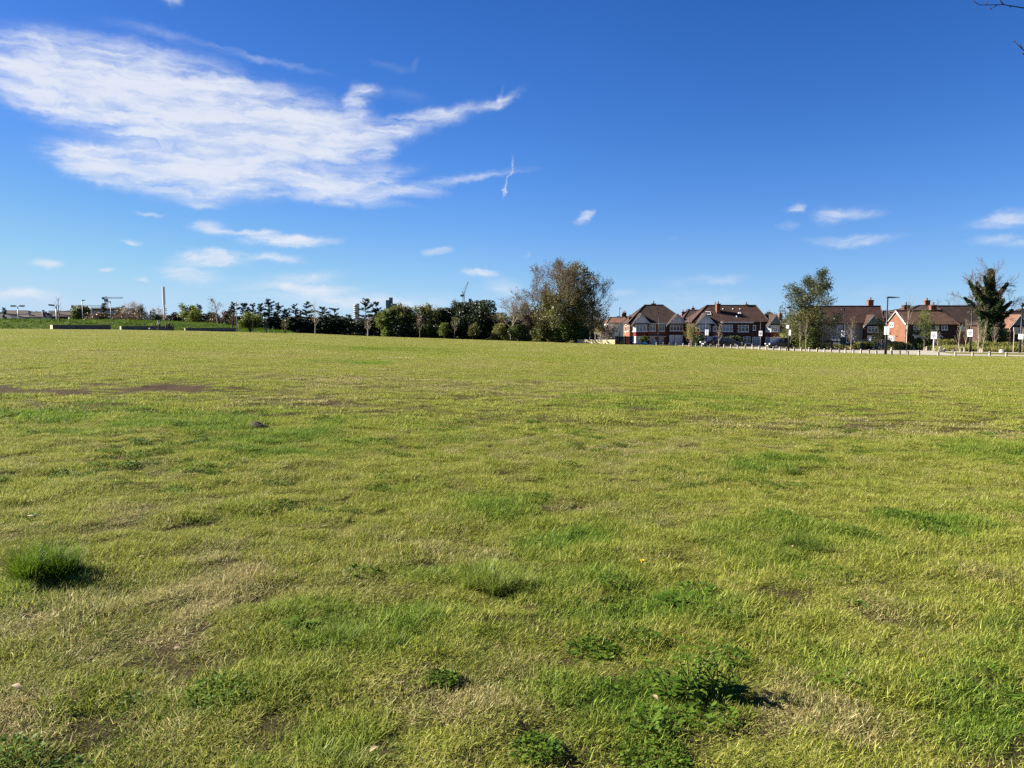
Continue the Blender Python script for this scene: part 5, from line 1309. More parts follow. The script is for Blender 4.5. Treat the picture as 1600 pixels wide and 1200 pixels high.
gable_bay(rh, Px(122.5).X(1579), Px(122.5).X(1606), 122.5, 128, Px(122.5).Z(508), Px(122.5).Z(491), M_GABLEGREY, M_TILEORANGE)  # sunlit slope painted as oranger tiles than the main roof
mb_ = MB(); mb_.box(Px(122.5).X(1580), Px(122.5).X(1605), 122.55, 123.99, gz(80, 123) - .5, Px(122.5).Z(508)); mb_.build('bay_wall', M_BRICKDARK, rh)
win(rh, (Px(122.5).X(1586), 122.55), (Px(122.5).X(1596), 122.55), Px(122.5).Z(521), Px(122.5).Z(512), 2, 1)
simple_house(1588, 1650, 150, 1594, 1640, 483, 500, 'far roof showing behind the right-edge house', M_BRICKRED, M_TILEBROWN)

# ------------------------------------------------------------------ houses and blocks beyond the mound
simple_house(-40, 19, 190, -30, 8, 489.5, 498.5, 'low dark blue-grey roof at the left edge above the mound', M_BRICKDARK, M_SLATE, group='roofs beyond the mound', depth=6)
for (a, b, D, r0, r1, rp, ep, lab, w, t, ch) in [
        (9, 46, 340, 12, 44, 485.5, 491, 'pinkish far roof behind the T-shaped floodlight', M_PINK, M_TILEBROWN, ()),
        (28, 46, 250, 31, 44, 491.5, 496, 'dark terrace roof left of the paired white chimneys', M_WHITER, M_TILEDARK, ((44.5, 497, 489.5, .9, M_WHITER),)),
        (46, 68, 255, 49, 66, 487.5, 495.5, 'dark red terrace roof between white chimneys', M_WHITER, M_TILEDARK, ((56, 496, 488.5, .9, M_WHITER), (67, 497, 486.5, .9, M_WHITER))),
        (68, 88, 260, 70, 86, 489.5, 495, 'dark terrace roof left of the white floodlight pole', M_BRICKDARK, M_TILEDARK, ()),
        (90, 118, 300, 92, 116, 487, 493, 'long low grey-brown roof right of the white floodlight pole', M_PINK, M_TILEDARK, ())]:
    simple_house(a, b, D, r0, r1, rp, ep, lab, w, t, depth=9, group='roofs beyond the mound', chimneys=ch)
def far_block(px0, px1, D, top, label, mat, roof, rows, cols, group='roofs beyond the mound'):
    b = stand((px0 + px1) / 2, D); P = Px(D); x0, x1, zt = P.X(px0), P.X(px1), P.Z(top)
    o = empty('flat_roofed_block', b, label, 'building', group)
    m = MB(); m.box(x0, x1, D, D + 18, b.z - .5, zt); m.build('wall', mat, o)
    m = MB(); m.box(x0 - .3, x1 + .3, D - .3, D + 18.3, zt + .004, zt + .7); m.build('roof', roof, o)
    for i in range(cols):
        for j in range(rows):
            xc = x0 + (x1 - x0) * (i + .5) / cols; zc = zt - 1.9 - j * 3.0
            win(o, (xc - .8, D), (xc + .8, D), zc - .8, zc + .8, 1, 0)
far_block(144, 187, 420, 482.5, 'red-brown flat-roofed block with white roof edge left of the tower crane mast', mat_simple('red_brown_cladding', (.115, .035, .028), .8, var=.15, scale=.3), M_WHITEP, 2, 8)
far_block(180, 194, 430, 486, 'low brick annexe right of the red-brown block', M_BRICKRED, M_FASCIA, 1, 3)
far_block(78, 92, 420, 487.5, 'white flat-roofed block behind the white floodlight pole', M_WHITER, M_WHITEP, 1, 3)
far_block(100, 116, 430, 486.5, 'cream flat-roofed block left of the round green tree', M_CREAM, M_WHITEP, 1, 3)
# trees beyond the mound
G = 'trees beyond the mound'
bush('green_tree', 130, 165, 479, 28, 'round dark green tree beside the grey lamp post', M_MIDLEAF, 4200, .32, 301, 'tree', G)
conifer(164, 150, 476, 9, 'small pointed conifer in front of the red-brown block', 302, group=G)
conifer(7.5, 180, 482, 8, 'narrow dark cypress at the left edge above the slate roof', 303, group=G)
for (px, D, top, w, s_, lab) in [(206, 150, 469, 36, 1, 'pale blossoming bare tree right of the tower crane'), (222, 152, 474, 24, 2, 'brownish bare tree right of the pale blossoming one'), (246, 152, 479, 32, 3, 'pale blossoming bare tree left of the tall white column'), (192, 156, 477, 22, 4, 'small bare tree before the red-brown block')]:
    tree('blossom_tree', px, D, top, w, DEC | dict(n=[11, 7, 6], start=.12), M_TWIG, lab, 'tree', G, M_BLOSSOM if s_ in (1, 3) else M_BROWNLEAF, 2200, .16, .4, 310 + s_, trunk_r=.09)
for (px, w, s_, lab) in [(160, 46, 1, 'brown twiggy hedge bush in front of the red-brown block'), (205, 60, 2, 'brown twiggy hedge bush under the blossom trees')]:
    bush('bush', px, 148, 489, w, lab, M_BROWNLEAF, 2600, .2, 320 + s_, group=G, depth=.4)
bush('bush', 246, 146, 490, 16, 'small dark green bush behind the person in white', M_HEDGE, 1400, .25, 324, group=G)
bush('bush', 272, 150, 489, 26, 'dark purple-brown bush right of the tall white column', mat_leaf('purple_brown_leaf', [(0, (.018, .012, .016)), (.5, (.036, .026, .030)), (1, (.06, .045, .045))]), 2200, .25, 325, group=G)
tree('green_tree', 298, 142, 474, 32, VASE, M_BARK, 'yellow-green leafy tree right of the tall white column', 'tree', G, M_SPRING, 4600, .22, .45, 326)
conifer(313, 146, 478, 20, 'dark conifer right of the yellow-green leafy tree', 327, group=G)
bush('bush', 330, 146, 489, 26, 'dim purple-brown bush behind the pale birch sapling', M_BROWNLEAF, 2200, .25, 328, group=G)
bush('bush', 350, 140, 486, 24, 'brown twiggy bush left of the first dark conifer', M_BROWNLEAF, 2200, .22, 329, group=G)
bush('bush', 290, 160, 492, 60, 'low dark hedge bush behind the yellow-green leafy tree', M_HEDGE, 2600, .3, 330, group=G, depth=.3)
tree('sapling', 93, 128, 461, 26, SAPL | dict(n=[6, 3]), M_TWIG, 'thin leafless birch sapling beside the white floodlight pole', 'sapling', 'saplings on the field edge', None, 0, seed=340, trunk_r=.05, base_up=1.2)
far = None
def far_wood():
    """wooded rise along the skyline, one mass"""
    rg = np.random.default_rng(77); Q = []; 
    for (p0, p1, D, py, n) in [(-60, 120, 700, 485, 5000), (20, 48, 520, 483.5, 1800), (240, 640, 600, 492, 7000), (940, 1000, 420, 490, 1500), (1180, 1240, 300, 488, 1400), (1500, 1700, 330, 486, 3000)]:
        n = n * 3; px = p0 + (p1 - p0) * rg.random(n); d = D * (1 + .1 * rg.random(n)); x = (px - 800) / FPX * d
        top = at(800, py, D).z; base = -4.0
        hgt = (top - base) * (.35 + .8 * fbm(px * D / 600, px * 0, 14., 5, 3))
        z = base + hgt * rg.random(n) ** .6
        Q.append(leaf_quads(np.stack([x, d, z], -1), np.full(n, 1.0 * D / 600 + .3), rg))
    Q = np.concatenate(Q)
    o = quads_mesh('distant_trees', Q, mat_leaf('distant_leaf', [(0, (.035, .045, .040)), (.5, (.060, .068, .055)), (1, (.10, .10, .075))], world_noise=.06), rnd=rg.random(len(Q)))  # haze is put into the greyish leaf colour
    tag(o, 'hazy belt of far-off trees along the skyline', 'trees', kind='stuff')
far_wood()

# ------------------------------------------------------------------ car park, road and paths (sheets laid on the ground)
M_GRAVEL = mat_simple('pale_car_park_surface', (.30, .275, .225), .95, var=.14, scale=2.5, spec=.1, bump=.2)
M_PATH = mat_simple('pale_path', (.36, .33, .27), .95, var=.14, scale=3, spec=.1)
M_VERGE = mat_simple('verge_grass', (.085, .115, .020), .95, var=.4, scale=1.2, spec=.05, dirt=(.16, .17, .04))
def strip(name, pts, mat, dz, n=6):
    """ground-hugging strip: pts = (px, near distance, far distance)"""
    pxs = np.linspace(pts[0][0], pts[-1][0], 90)
    dn = np.interp(pxs, [p[0] for p in pts], [p[1] for p in pts]); df = np.interp(pxs, [p[0] for p in pts], [p[2] for p in pts])
    f = np.linspace(0, 1, n)
    Y = dn[None, :] + (df - dn)[None, :] * f[:, None]; X = (pxs[None, :] - 800) / FPX / 1.003 * Y
    Z = ground(X, Y) + dz
    idx = np.arange(Z.size).reshape(Z.shape)
    F = np.stack([idx[:-1, :-1], idx[:-1, 1:], idx[1:, 1:], idx[1:, :-1]], -1).reshape(-1, 4)
    me = bpy.data.meshes.new(name); me.from_pydata(np.stack([X, Y, Z], -1).reshape(-1, 3).tolist(), [], F.tolist()); me.materials.append(mat)
    o = bpy.data.objects.new(name, me); COL.objects.link(o); tag(o, kind='structure'); return o
def edge_at(px): return float(np.interp((px - 800) / FPX, E_U, E_D))
strip('car_park', [(1060, edge_at(1060) + 14, edge_at(1060) + 30), (1150, edge_at(1150) + 3, edge_at(1150) + 28), (1240, edge_at(1240) + .9, edge_at(1240) + 28), (1300, edge_at(1300) + .6, 127), (1440, edge_at(1440) + .6, 121), (1475, edge_at(1475) + .6, 101), (1490, edge_at(1490) + .6, 93), (1700, edge_at(1700) + .6, 88)], M_GRAVEL, .03)
strip('path', [(1476, 103, 112), (1500, 101, 106), (1560, 99, 103), (1750, 96, 99)], M_PATH, .035)
strip('verge', [(985, edge_at(985) + .6, 150), (1060, edge_at(1060) + .6, edge_at(1060) + 13.5), (1150, edge_at(1150) + .6, edge_at(1150) + 2.8), (1235, edge_at(1235) + .5, edge_at(1235) + .8)], M_VERGE, .03)
strip('road', [(900, 143, 150), (1100, 141, 149), (1300, 134, 141), (1500, 122, 128), (1750, 108, 113)], mat_simple('asphalt', (.05, .05, .052), .9, var=.2, scale=2), .045)

# ------------------------------------------------------------------ bollards
M_WOOD = mat_simple('weathered_timber', (.36, .31, .235), .9, var=.25, scale=9, spec=.1, bump=.3)
M_STONEW = mat_simple('white_painted_stone', (.55, .53, .48), .85, var=.15, scale=4)
M_BAND = mat_simple('dark_reflector_band', (.03, .03, .03), .5)
def make_bollard(h=.52, w=.17):
    o = empty('bollard', (0, 0, 0), '', 'bollard')
    m = MB(); c = w / 2
    m.add([(-c, -c, -.25), (c, -c, -.25), (c, c, -.25), (-c, c, -.25), (-c, -c, h - .04), (c, -c, h - .04), (c, c, h - .04), (-c, c, h - .04), (-c * .45, -c * .45, h), (c * .45, -c * .45, h), (c * .45, c * .45, h), (-c * .45, c * .45, h)],
          [(0, 3, 2, 1), (0, 1, 5, 4), (1, 2, 6, 5), (2, 3, 7, 6), (3, 0, 4, 7), (4, 5, 9, 8), (5, 6, 10, 9), (6, 7, 11, 10), (7, 4, 8, 11), (8, 9, 10, 11)])
    m.build('post', M_WOOD, o, bevel=.012)
    m = MB(); m.box(-c - .004, c + .004, -c - .004, c + .004, h - .15, h - .10); m.build('reflector', M_BAND, o)
    return o
def copy_tree(o, parent=None):
    c = o.copy(); COL.objects.link(c)
    if parent is not None: c.parent = parent
    for ch in o.children: copy_tree(ch, c)
    return c
ORD = ['first', 'second', 'third', 'fourth', 'fifth', 'sixth', 'seventh', 'eighth', 'ninth', 'tenth', 'eleventh', 'twelfth', 'thirteenth', 'fourteenth', 'fifteenth', 'sixteenth', 'seventeenth', 'eighteenth', 'nineteenth', 'twentieth',
       'twenty-first', 'twenty-second', 'twenty-third', 'twenty-fourth', 'twenty-fifth', 'twenty-sixth', 'twenty-seventh', 'twenty-eighth', 'twenty-ninth', 'thirtieth', 'thirty-first', 'thirty-second', 'thirty-third', 'thirty-fourth', 'thirty-fifth', 'thirty-sixth', 'thirty-seventh', 'thirty-eighth', 'thirty-ninth', 'fortieth', 'forty-first', 'forty-second']
proto_b = make_bollard(); used_b = [False]
def bollard(px, D, label, group, s=1.0):
    o = proto_b if not used_b[0] else copy_tree(proto_b); used_b[0] = True
    p = stand(px, D); o.location = p; o.rotation_euler = (random.uniform(-.06, .06), random.uniform(-.07, .07), random.uniform(-.2, .3)); o.scale = (s, s, s * random.uniform(.86, 1.10))
    tag(o, label, 'bollard', group)
front = [1026.5, 1037, 1046.5, 1056.5, 1068, 1078, 1088.5, 1098, 1110.5, 1121.5, 1132.5, 1143, 1153.5, 1165, 1177, 1187.5, 1198.5, 1209.5, 1219.5, 1230, 1242.5, 1253.5, 1266, 1278, 1289.5, 1300, 1312.5, 1322.5, 1335, 1346.5, 1359.5, 1371.5, 1395.5, 1408, 1420.5, 1438, 1468.5, 1495, 1522, 1549, 1575]
for i, px in enumerate(front):
    j = len(front) - 1 - i
    lab = f'squat timber bollard in the front row on the grass edge, {ORD[i]} from its left end' if i <= j else f'squat timber bollard in the front row on the grass edge, {ORD[j]} from its right end'
    bollard(px, edge_at(px) + .2, lab, 'front row of bollards along the grass edge')
back = [(1052.5, 124), (1083, 121), (1104, 120), (1166, 124), (1176.5, 124), (1270.5, 123), (1282.5, 122.5), (1294.5, 122), (1306.5, 121.5), (1330, 121), (1367, 119), (1375.5, 118.5), (1394.5, 109), (1411.5, 118), (1429.5, 117), (1446.5, 112), (1449.5, 111), (1477.5, 104), (1492, 103.5), (1503, 103), (1509, 102.8), (1534, 101.6), (1537.5, 101.4)]
for i, (px, D) in enumerate(back):
    j = len(back) - 1 - i
    lab = f'slim timber bollard of the back row behind the car park, {ORD[i]} from its left end' if i <= j else f'slim timber bollard of the back row behind the car park, {ORD[j]} from its right end'
    bollard(px, D, lab, 'back row of bollards behind the car park', 1.15)
def boulder(px, D, w, h, label, seed):
    rg = np.random.default_rng(seed); p = stand(px, D)
    import bmesh
    bm = bmesh.new(); bmesh.ops.create_icosphere(bm, subdivisions=3, radius=.5)
    for v in bm.verts:
        n = v.co.normalized(); k = 1 + .28 * (float(fbm(np.array([n.x * 2 + seed]), np.array([n.y * 2 + n.z * 1.7]), .8, seed, 3)[0]) - .5)
        v.co = Vector((n.x * w * k / 2, n.y * w * .4 * k, max(n.z * h * k * .62 + h * .35, -.08)))
    me = bpy.data.meshes.new('boulder'); bm.to_mesh(me); bm.free(); me.materials.append(M_STONEW)
    o = bpy.data.objects.new('boulder', me); COL.objects.link(o); o.location = p; tag(o, label, 'boulder', 'pale boulders at the car park')
boulder(998.5, 124, .6, .65, 'small pale boulder beside the dark green board fence', 1); boulder(1007.8, 124.5, .85, .6, 'largest pale boulder, in front of the palm-like shrub', 2)
boulder(1024, 124, .5, 1.0, 'upright narrow white boulder in front of the semi with garage doors', 3); boulder(1567, 100.5, .6, .5, 'pale boulder near the right edge of the back bollard row', 4); boulder(1471, 104, .5, .75, 'pale upright stone beside the white post sign', 5)

# ------------------------------------------------------------------ lamp posts and signs
M_SIGN = mat_simple('white_sign_board', (.74, .74, .76), .45, var=.03, scale=3, spec=.4)
M_SIGNBACK = mat_simple('grey_sign_back', (.32, .32, .36), .6, var=.05)
M_PURPLE = mat_simple('purple_print', (.10, .07, .22), .6, var=.1)
M_PRINT = mat_simple('dark_print', (.03, .03, .045), .6, var=.1)
M_GREENBOX = mat_simple('green_sign_panel', (.010, .055, .042), .5, var=.15)
def street_lamp(px, D, top, label, arm=.9, r=.075, head=True, side=1, base_h=2.4, group='dark lamp posts along the car park', big=False):
    b = stand(px, D); xt = at(px, top, D); zt = xt.z
    o = empty('street_lamp', b, label, 'street lamp', group)
    m = MB(); m.tube([(b.x, D, b.z - .3), (b.x, D, b.z + base_h), (b.x, D, b.z + base_h + .15), (b.x, D, zt)], [r * 1.7, r * 1.7, r, r * .75], 10); m.build('pole', M_DARKSTEEL, o, smooth=True)
    m = MB(); m.box(b.x - .06, b.x + .06, D - r * 1.7 - .02, D - r * 1.7 + .01, b.z + .5, b.z + 1.0); m.build('access_door', M_DARKSTEEL, o)
    if head:
        a = arm * side
        m = MB(); m.prism([(b.x - .05 * side, D - .16, zt - .04), (b.x + a, D - .20, zt + .05), (b.x + a, D - .20, zt + .09), (b.x - .05 * side, D - .16, zt + .16)][::side], (0, .36, 0)); h = m.build('lamp_head', M_DARKSTEEL, o, bevel=.02)
        m = MB(); x0, x1 = sorted((b.x + a * .35, b.x + a * .92)); m.box(x0, x1, D - .12, D + .08, zt - .035, zt - .008); m.build('lens', M_LAMPGLASS, h)
    else:
        m = MB(); m.lathe((b.x, D, zt), [(r * .9, .002), (.2, .1), (.24, .35), (.12, .5), (.03, .56)], 12); h = m.build('lantern', M_DARKSTEEL, o, smooth=True)
    return o
street_lamp(1385.5, edge_at(1385) - .4, 465.5, 'tall dark lamp post with flat angled head in front of the orange brick gable', 1.35, .085)
street_lamp(1518, 103, 474.5, 'dark lamp post with short arm left of the ivy-covered tree', .55, .075, side=-1)
street_lamp(1596, 100, 480, 'dark lamp post at the right edge with a square lantern', .4, .085, head=False)
street_lamp(1233.5, edge_at(1233) + 1, 481, 'slim dark lamp post in front of the leafy green street tree', .5, .06, side=-1, base_h=1.9)
street_lamp(1318.5, 124, 483.5, 'dark lamp post above the green sign panel', .5, .07, side=-1)
street_lamp(1103.5, 118, 489, 'slim dark lamp post in front of the white gable of the long house', .45, .06, side=-1)
street_lamp(1077, 139, 484, 'grey lamp post between the garage semi and the long house', .45, .07, side=-1)
street_lamp(1188.5, 119, 497, 'slim post in front of the gap between grey gable and long house', .3, .045, side=1)
street_lamp(1320.5, 133, 494, 'thin lamp post behind the green sign panel', .4, .05, side=1)
street_lamp(968, 150, 482, 'telegraph-like slim post beside the orange-red roofed house', .3, .06, side=1)
street_lamp(950.5, 150, 496, 'thin dark post behind the cream wall', .3, .06, side=1)
street_lamp(1029, 146, 489, 'slim grey post before the middle of the garage semi', .3, .05, side=-1)

def sign(px0, px1, py0, py1, D, label, post=None, style='text', name='parking_sign', group='white parking signs', turn=0.0, base=True):
    """board with print; post = (material, radius) when it stands on a post of its own"""
    a = at(px0, py0, D); b = at(px1, py1, D); cx = (a.x + b.x) / 2; w = b.x - a.x; h = a.z - b.z; zc = (a.z + b.z) / 2
    gzv = gz(cx, D)
    o = empty(name, (cx, D, gzv if post else zc), label, 'sign', group, rz=0)
    turn = -38 if px0 > 1200 else -30
    m = MB(); m.box(a.x, b.x, D - .03, D, b.z, a.z); bd = m.build('board', M_SIGN, o, bevel=.008)
    y0, y1 = D - .036, D - .0325
    if style == 'text':
        m = MB(); m.box(a.x + w * .14, b.x - w * .14, y0, y1, zc - h * .02, zc + h * .12); m.build('print_band', M_PURPLE, bd)
        m = MB()
        for k, (z, f) in enumerate(((.36, .55), (.28, .7), (.20, .62), (-.10, .72), (-.16, .66), (-.22, .7), (-.30, .5))): m.box(cx - w * f / 2, cx + w * f / 2, y0, y1, zc + h * z - h * .016, zc + h * z + h * .016)
        m.build('print_lines', M_PRINT, bd)
    elif style == 'split':
        m = MB(); m.box(cx - w * .13, cx + w * .13, y0, y1, b.z + .01, a.z - .01); m.build('print_band', M_SIGNBACK, bd)
    if post:
        m = MB(); m.tube([(cx, D + .04 + post[1], gzv - .3), (cx, D + .04 + post[1], a.z - .05)], post[1], 8); m.build('post', post[0], o, smooth=True)
    o.rotation_euler = (0, 0, R(turn))
    return o
sign(1101.8, 1107, 515, 524, 117.8, 'white two-column sign on the slim lamp post in front of the long house', None, 'split')
sign(1186, 1191, 517, 525, 118.8, 'white printed sign in front of the long house door', (M_GREYSTEEL, .04), 'text')
sign(1229, 1232.6, 507.8, 513.2, edge_at(1233) + .9, 'small square white sign above the dark car', None, 'plain')
sign(1232.8, 1235.8, 513.8, 524, edge_at(1233) + .85, 'narrow tall white sign on the slim lamp post beside the dark car', None, 'plain')
sign(1314.8, 1320, 516.5, 526, 123.8, 'white printed sign above the green sign panel', None, 'text')
sign(1357.6, 1361.3, 526, 533, 118, 'small plain white sign on a dark post left of the tall lamp post', (M_DARKSTEEL, .07), 'plain')
sign(1382.2, 1388.8, 510.3, 523, edge_at(1385) - .6, 'white two-column sign on the tall dark lamp post', None, 'split')
sign(1455.5, 1463, 518.5, 529.5, 104, 'white printed sign on its own white post', (M_WHITEP, .07), 'text')
sign(1512.5, 1519, 515, 526, 102.7, 'white printed sign on the lamp post left of the ivy-covered tree', None, 'text')
sign(1592, 1598.2, 522, 530, 99.7, 'plain white sign on the lamp post at the right edge', None, 'plain')
def green_panel():
    D = 122; a = at(1312.5, 527.5, D); b = at(1322, 537.5, D); cx = (a.x + b.x) / 2; g = gz(cx, D)
    o = empty('information_board', (cx, D, g), 'dark green information panel on two legs beneath a white sign', 'sign')
    m = MB(); m.box(a.x, b.x, D - .06, D + .02, b.z, a.z); bd = m.build('board', M_GREENBOX, o, bevel=.02)
    m = MB(); m.box(cx - .03, cx + .03, D - .075, D - .064, b.z + .05, a.z - .05); m.build('panel_joint', M_DARKSTEEL, bd)
    for s in (-.2, .2):
        m = MB(); m.box(cx + s - .05, cx + s + .05, D + .024, D + .12, g - .3, a.z); m.build('leg', M_DARKSTEEL, o)
green_panel()
def litter_bin(px, D, label, h=1.05, w=.5):
    p = stand(px, D); o = empty('litter_bin', p, label, 'litter bin', 'dark litter bins and posts by the car park')
    m = MB(); m.lathe((p.x, D, p.z), [(w * .42, -.1), (w * .5, .05), (w * .5, h * .72), (w * .46, h * .76)], 16); m.build('bin_body', M_DARKSTEEL, o, smooth=False)
    m = MB(); m.lathe((p.x, D, p.z), [(w * .54, h * .80), (w * .54, h * .86), (w * .40, h * .96), (w * .1, h)], 16); m.build('lid', M_DARKSTEEL, o)
    m = MB(); [m.box(p.x + s * w * .4 - .02, p.x + s * w * .4 + .02, D - .03, D + .03, p.z + h * .74, p.z + h * .82) for s in (-1, 1)]; m.build('lid_stay', M_GREYSTEEL, o)
litter_bin(1300, 121, 'dark litter bin in front of the white parked car', 1.5, .36); litter_bin(1348.5, 119, 'dark litter bin with pale side right of the bollards', 1.1, .55); litter_bin(1256.5, 118, 'dark litter bin just right of the large dark car', 1.6, .4)
def noticeboard():
    D = 102; b = stand(1585.5, D); z1 = at(1585, 511.5, D).z
    o = empty('bird_box', b, 'pale weathered box on a thin tall post at the right edge', 'post box')
    m = MB(); m.tube([(b.x, D, b.z - .3), (b.x, D, z1)], .05, 7); m.build('post', M_WOOD, o)
    m = MB(); m.box(b.x - .2, b.x + .3, D - .22, D - .06, z1 - .55, z1); m.build('box', M_WOOD, o, bevel=.02)
noticeboard()

# ------------------------------------------------------------------ walls and fence by the first house
def low_wall():
    # the wall runs obliquely, its front turned towards the low sun
    a = stand(902, 123.6); b = stand(961, 118.2); zt0 = at(902, 531.3, 123.6).z; zt1 = at(961, 531.6, 118.2).z
    o = empty('garden_wall', (a + b) / 2, 'low sunlit cream wall right of the big central trees', 'wall')
    m = MB(); m.prism([(a.x, a.y, a.z - 1), (b.x, b.y, b.z - 1), (b.x, b.y, zt1), (a.x, a.y, zt0)], (.2, .2, 0)); m.build('wall_body', mat_brick('cream_brick', (.52, .43, .25), (.46, .37, .21), (.48, .42, .30)), o)
    m = MB(); m.prism([(a.x - .02, a.y - .03, zt0 + .003), (b.x + .02, b.y - .03, zt1 + .003), (b.x + .02, b.y - .03, zt1 + .08), (a.x - .02, a.y - .03, zt0 + .08)], (.24, .24, 0)); m.build('coping', M_LIGHTSTONE, o)
    m = MB(); m.box(b.x + .04, b.x + .6, b.y - .1, b.y + .5, b.z - 1, zt1 + .12); m.build('end_pier', M_BRICKDARK, o)
low_wall()
def board_fence():
    D = 126; x0, x1 = at(965, 530, D).x, at(990, 530, D).x; zt = at(975, 525.3, D).z; zb = gz((x0 + x1) / 2, D) - .2
    o = empty('board_fence', ((x0 + x1) / 2, D, zb + .2), 'dark green close-boarded fence panel at the corner of the garage semi', 'fence')
    mt = mat_simple('dark_green_boards', (.014, .034, .030), .7, var=.3, scale=6)
    m = MB(); n = 16
    for i in range(n):
        a = x0 + (x1 - x0) * i / n; b = x0 + (x1 - x0) * (i + 1) / n - .015; m.box(a, b, D - .02 - .02 * (i % 2), D + .02, zb, zt - .02 * ((i * 7) % 3))
    m.build('board_panel', mt, o)
    for k in range(3):
        x = x0 + (x1 - x0) * k / 2; m = MB(); m.box(x - .06, x + .06, D + .024, D + .14, zb, zt + .06); m.build('post', mt, o)
    m = MB(); m.box(x0, x1, D + .024, D + .08, zt - .3, zt - .2); m.build('rail', mt, o)
    m = MB(); m.box(x0 - .01, x0 + .02, D + .15, D + 3.5, zb, zt); m.build('side_panel', mt, o)
board_fence()
def concrete_wall():
    D = 123; a = at(1336, 538, D); b = at(1391, 538, D); zt = at(1360, 531.5, D).z
    o = empty('garden_wall', ((a.x + b.x) / 2, D, gz((a.x + b.x) / 2, D)), 'low grey-cream wall in front of the cream house, behind the tall lamp post', 'wall')
    m = MB(); m.box(a.x, b.x, D, D + .22, gz(a.x, D) - 1, zt); m.build('wall_body', M_CREAM, o)
    m = MB(); m.box(a.x - .05, b.x + .05, D - .05, D + .27, zt + .003, zt + .09); m.build('coping', M_LIGHTSTONE, o)
    for k in range(6):
        x = a.x + (b.x - a.x) * k / 5; m = MB(); m.box(x - .16, x + .16, D - .08, D - .004, gz(a.x, D) - 1, zt + .0); m.build('pier', M_CREAM, o)
concrete_wall()

# ------------------------------------------------------------------ cars
M_TYRE = mat_simple('tyre_rubber', (.015, .015, .016), .85, var=.1); M_RIM = mat_simple('alloy_rim', (.32, .33, .35), .35, .7, var=.1)
M_CARGLASS = mat_simple('car_glass', (.012, .014, .018), .08, var=.1, spec=.8); M_LIGHT = mat_simple('headlight_lens', (.62, .62, .60), .2, var=.1, spec=.8); M_TAIL = mat_simple('tail_light', (.25, .012, .010), .25, spec=.7)
M_PLATEY = mat_simple('yellow_number_plate', (.55, .40, .04), .5, var=.05); M_PLATEW = mat_simple('white_number_plate', (.7, .7, .68), .5, var=.05); M_TRIM = mat_simple('black_trim', (.012, .012, .013), .6)
def paint(name, c):
    m = mat_simple(name, c, .3, .0, var=.04, scale=1, spec=.3)
    m.node_tree.nodes['Principled BSDF'].inputs['Coat Weight'].default_value = .25; m.node_tree.nodes['Principled BSDF'].inputs['Coat Roughness'].default_value = .06
    return m
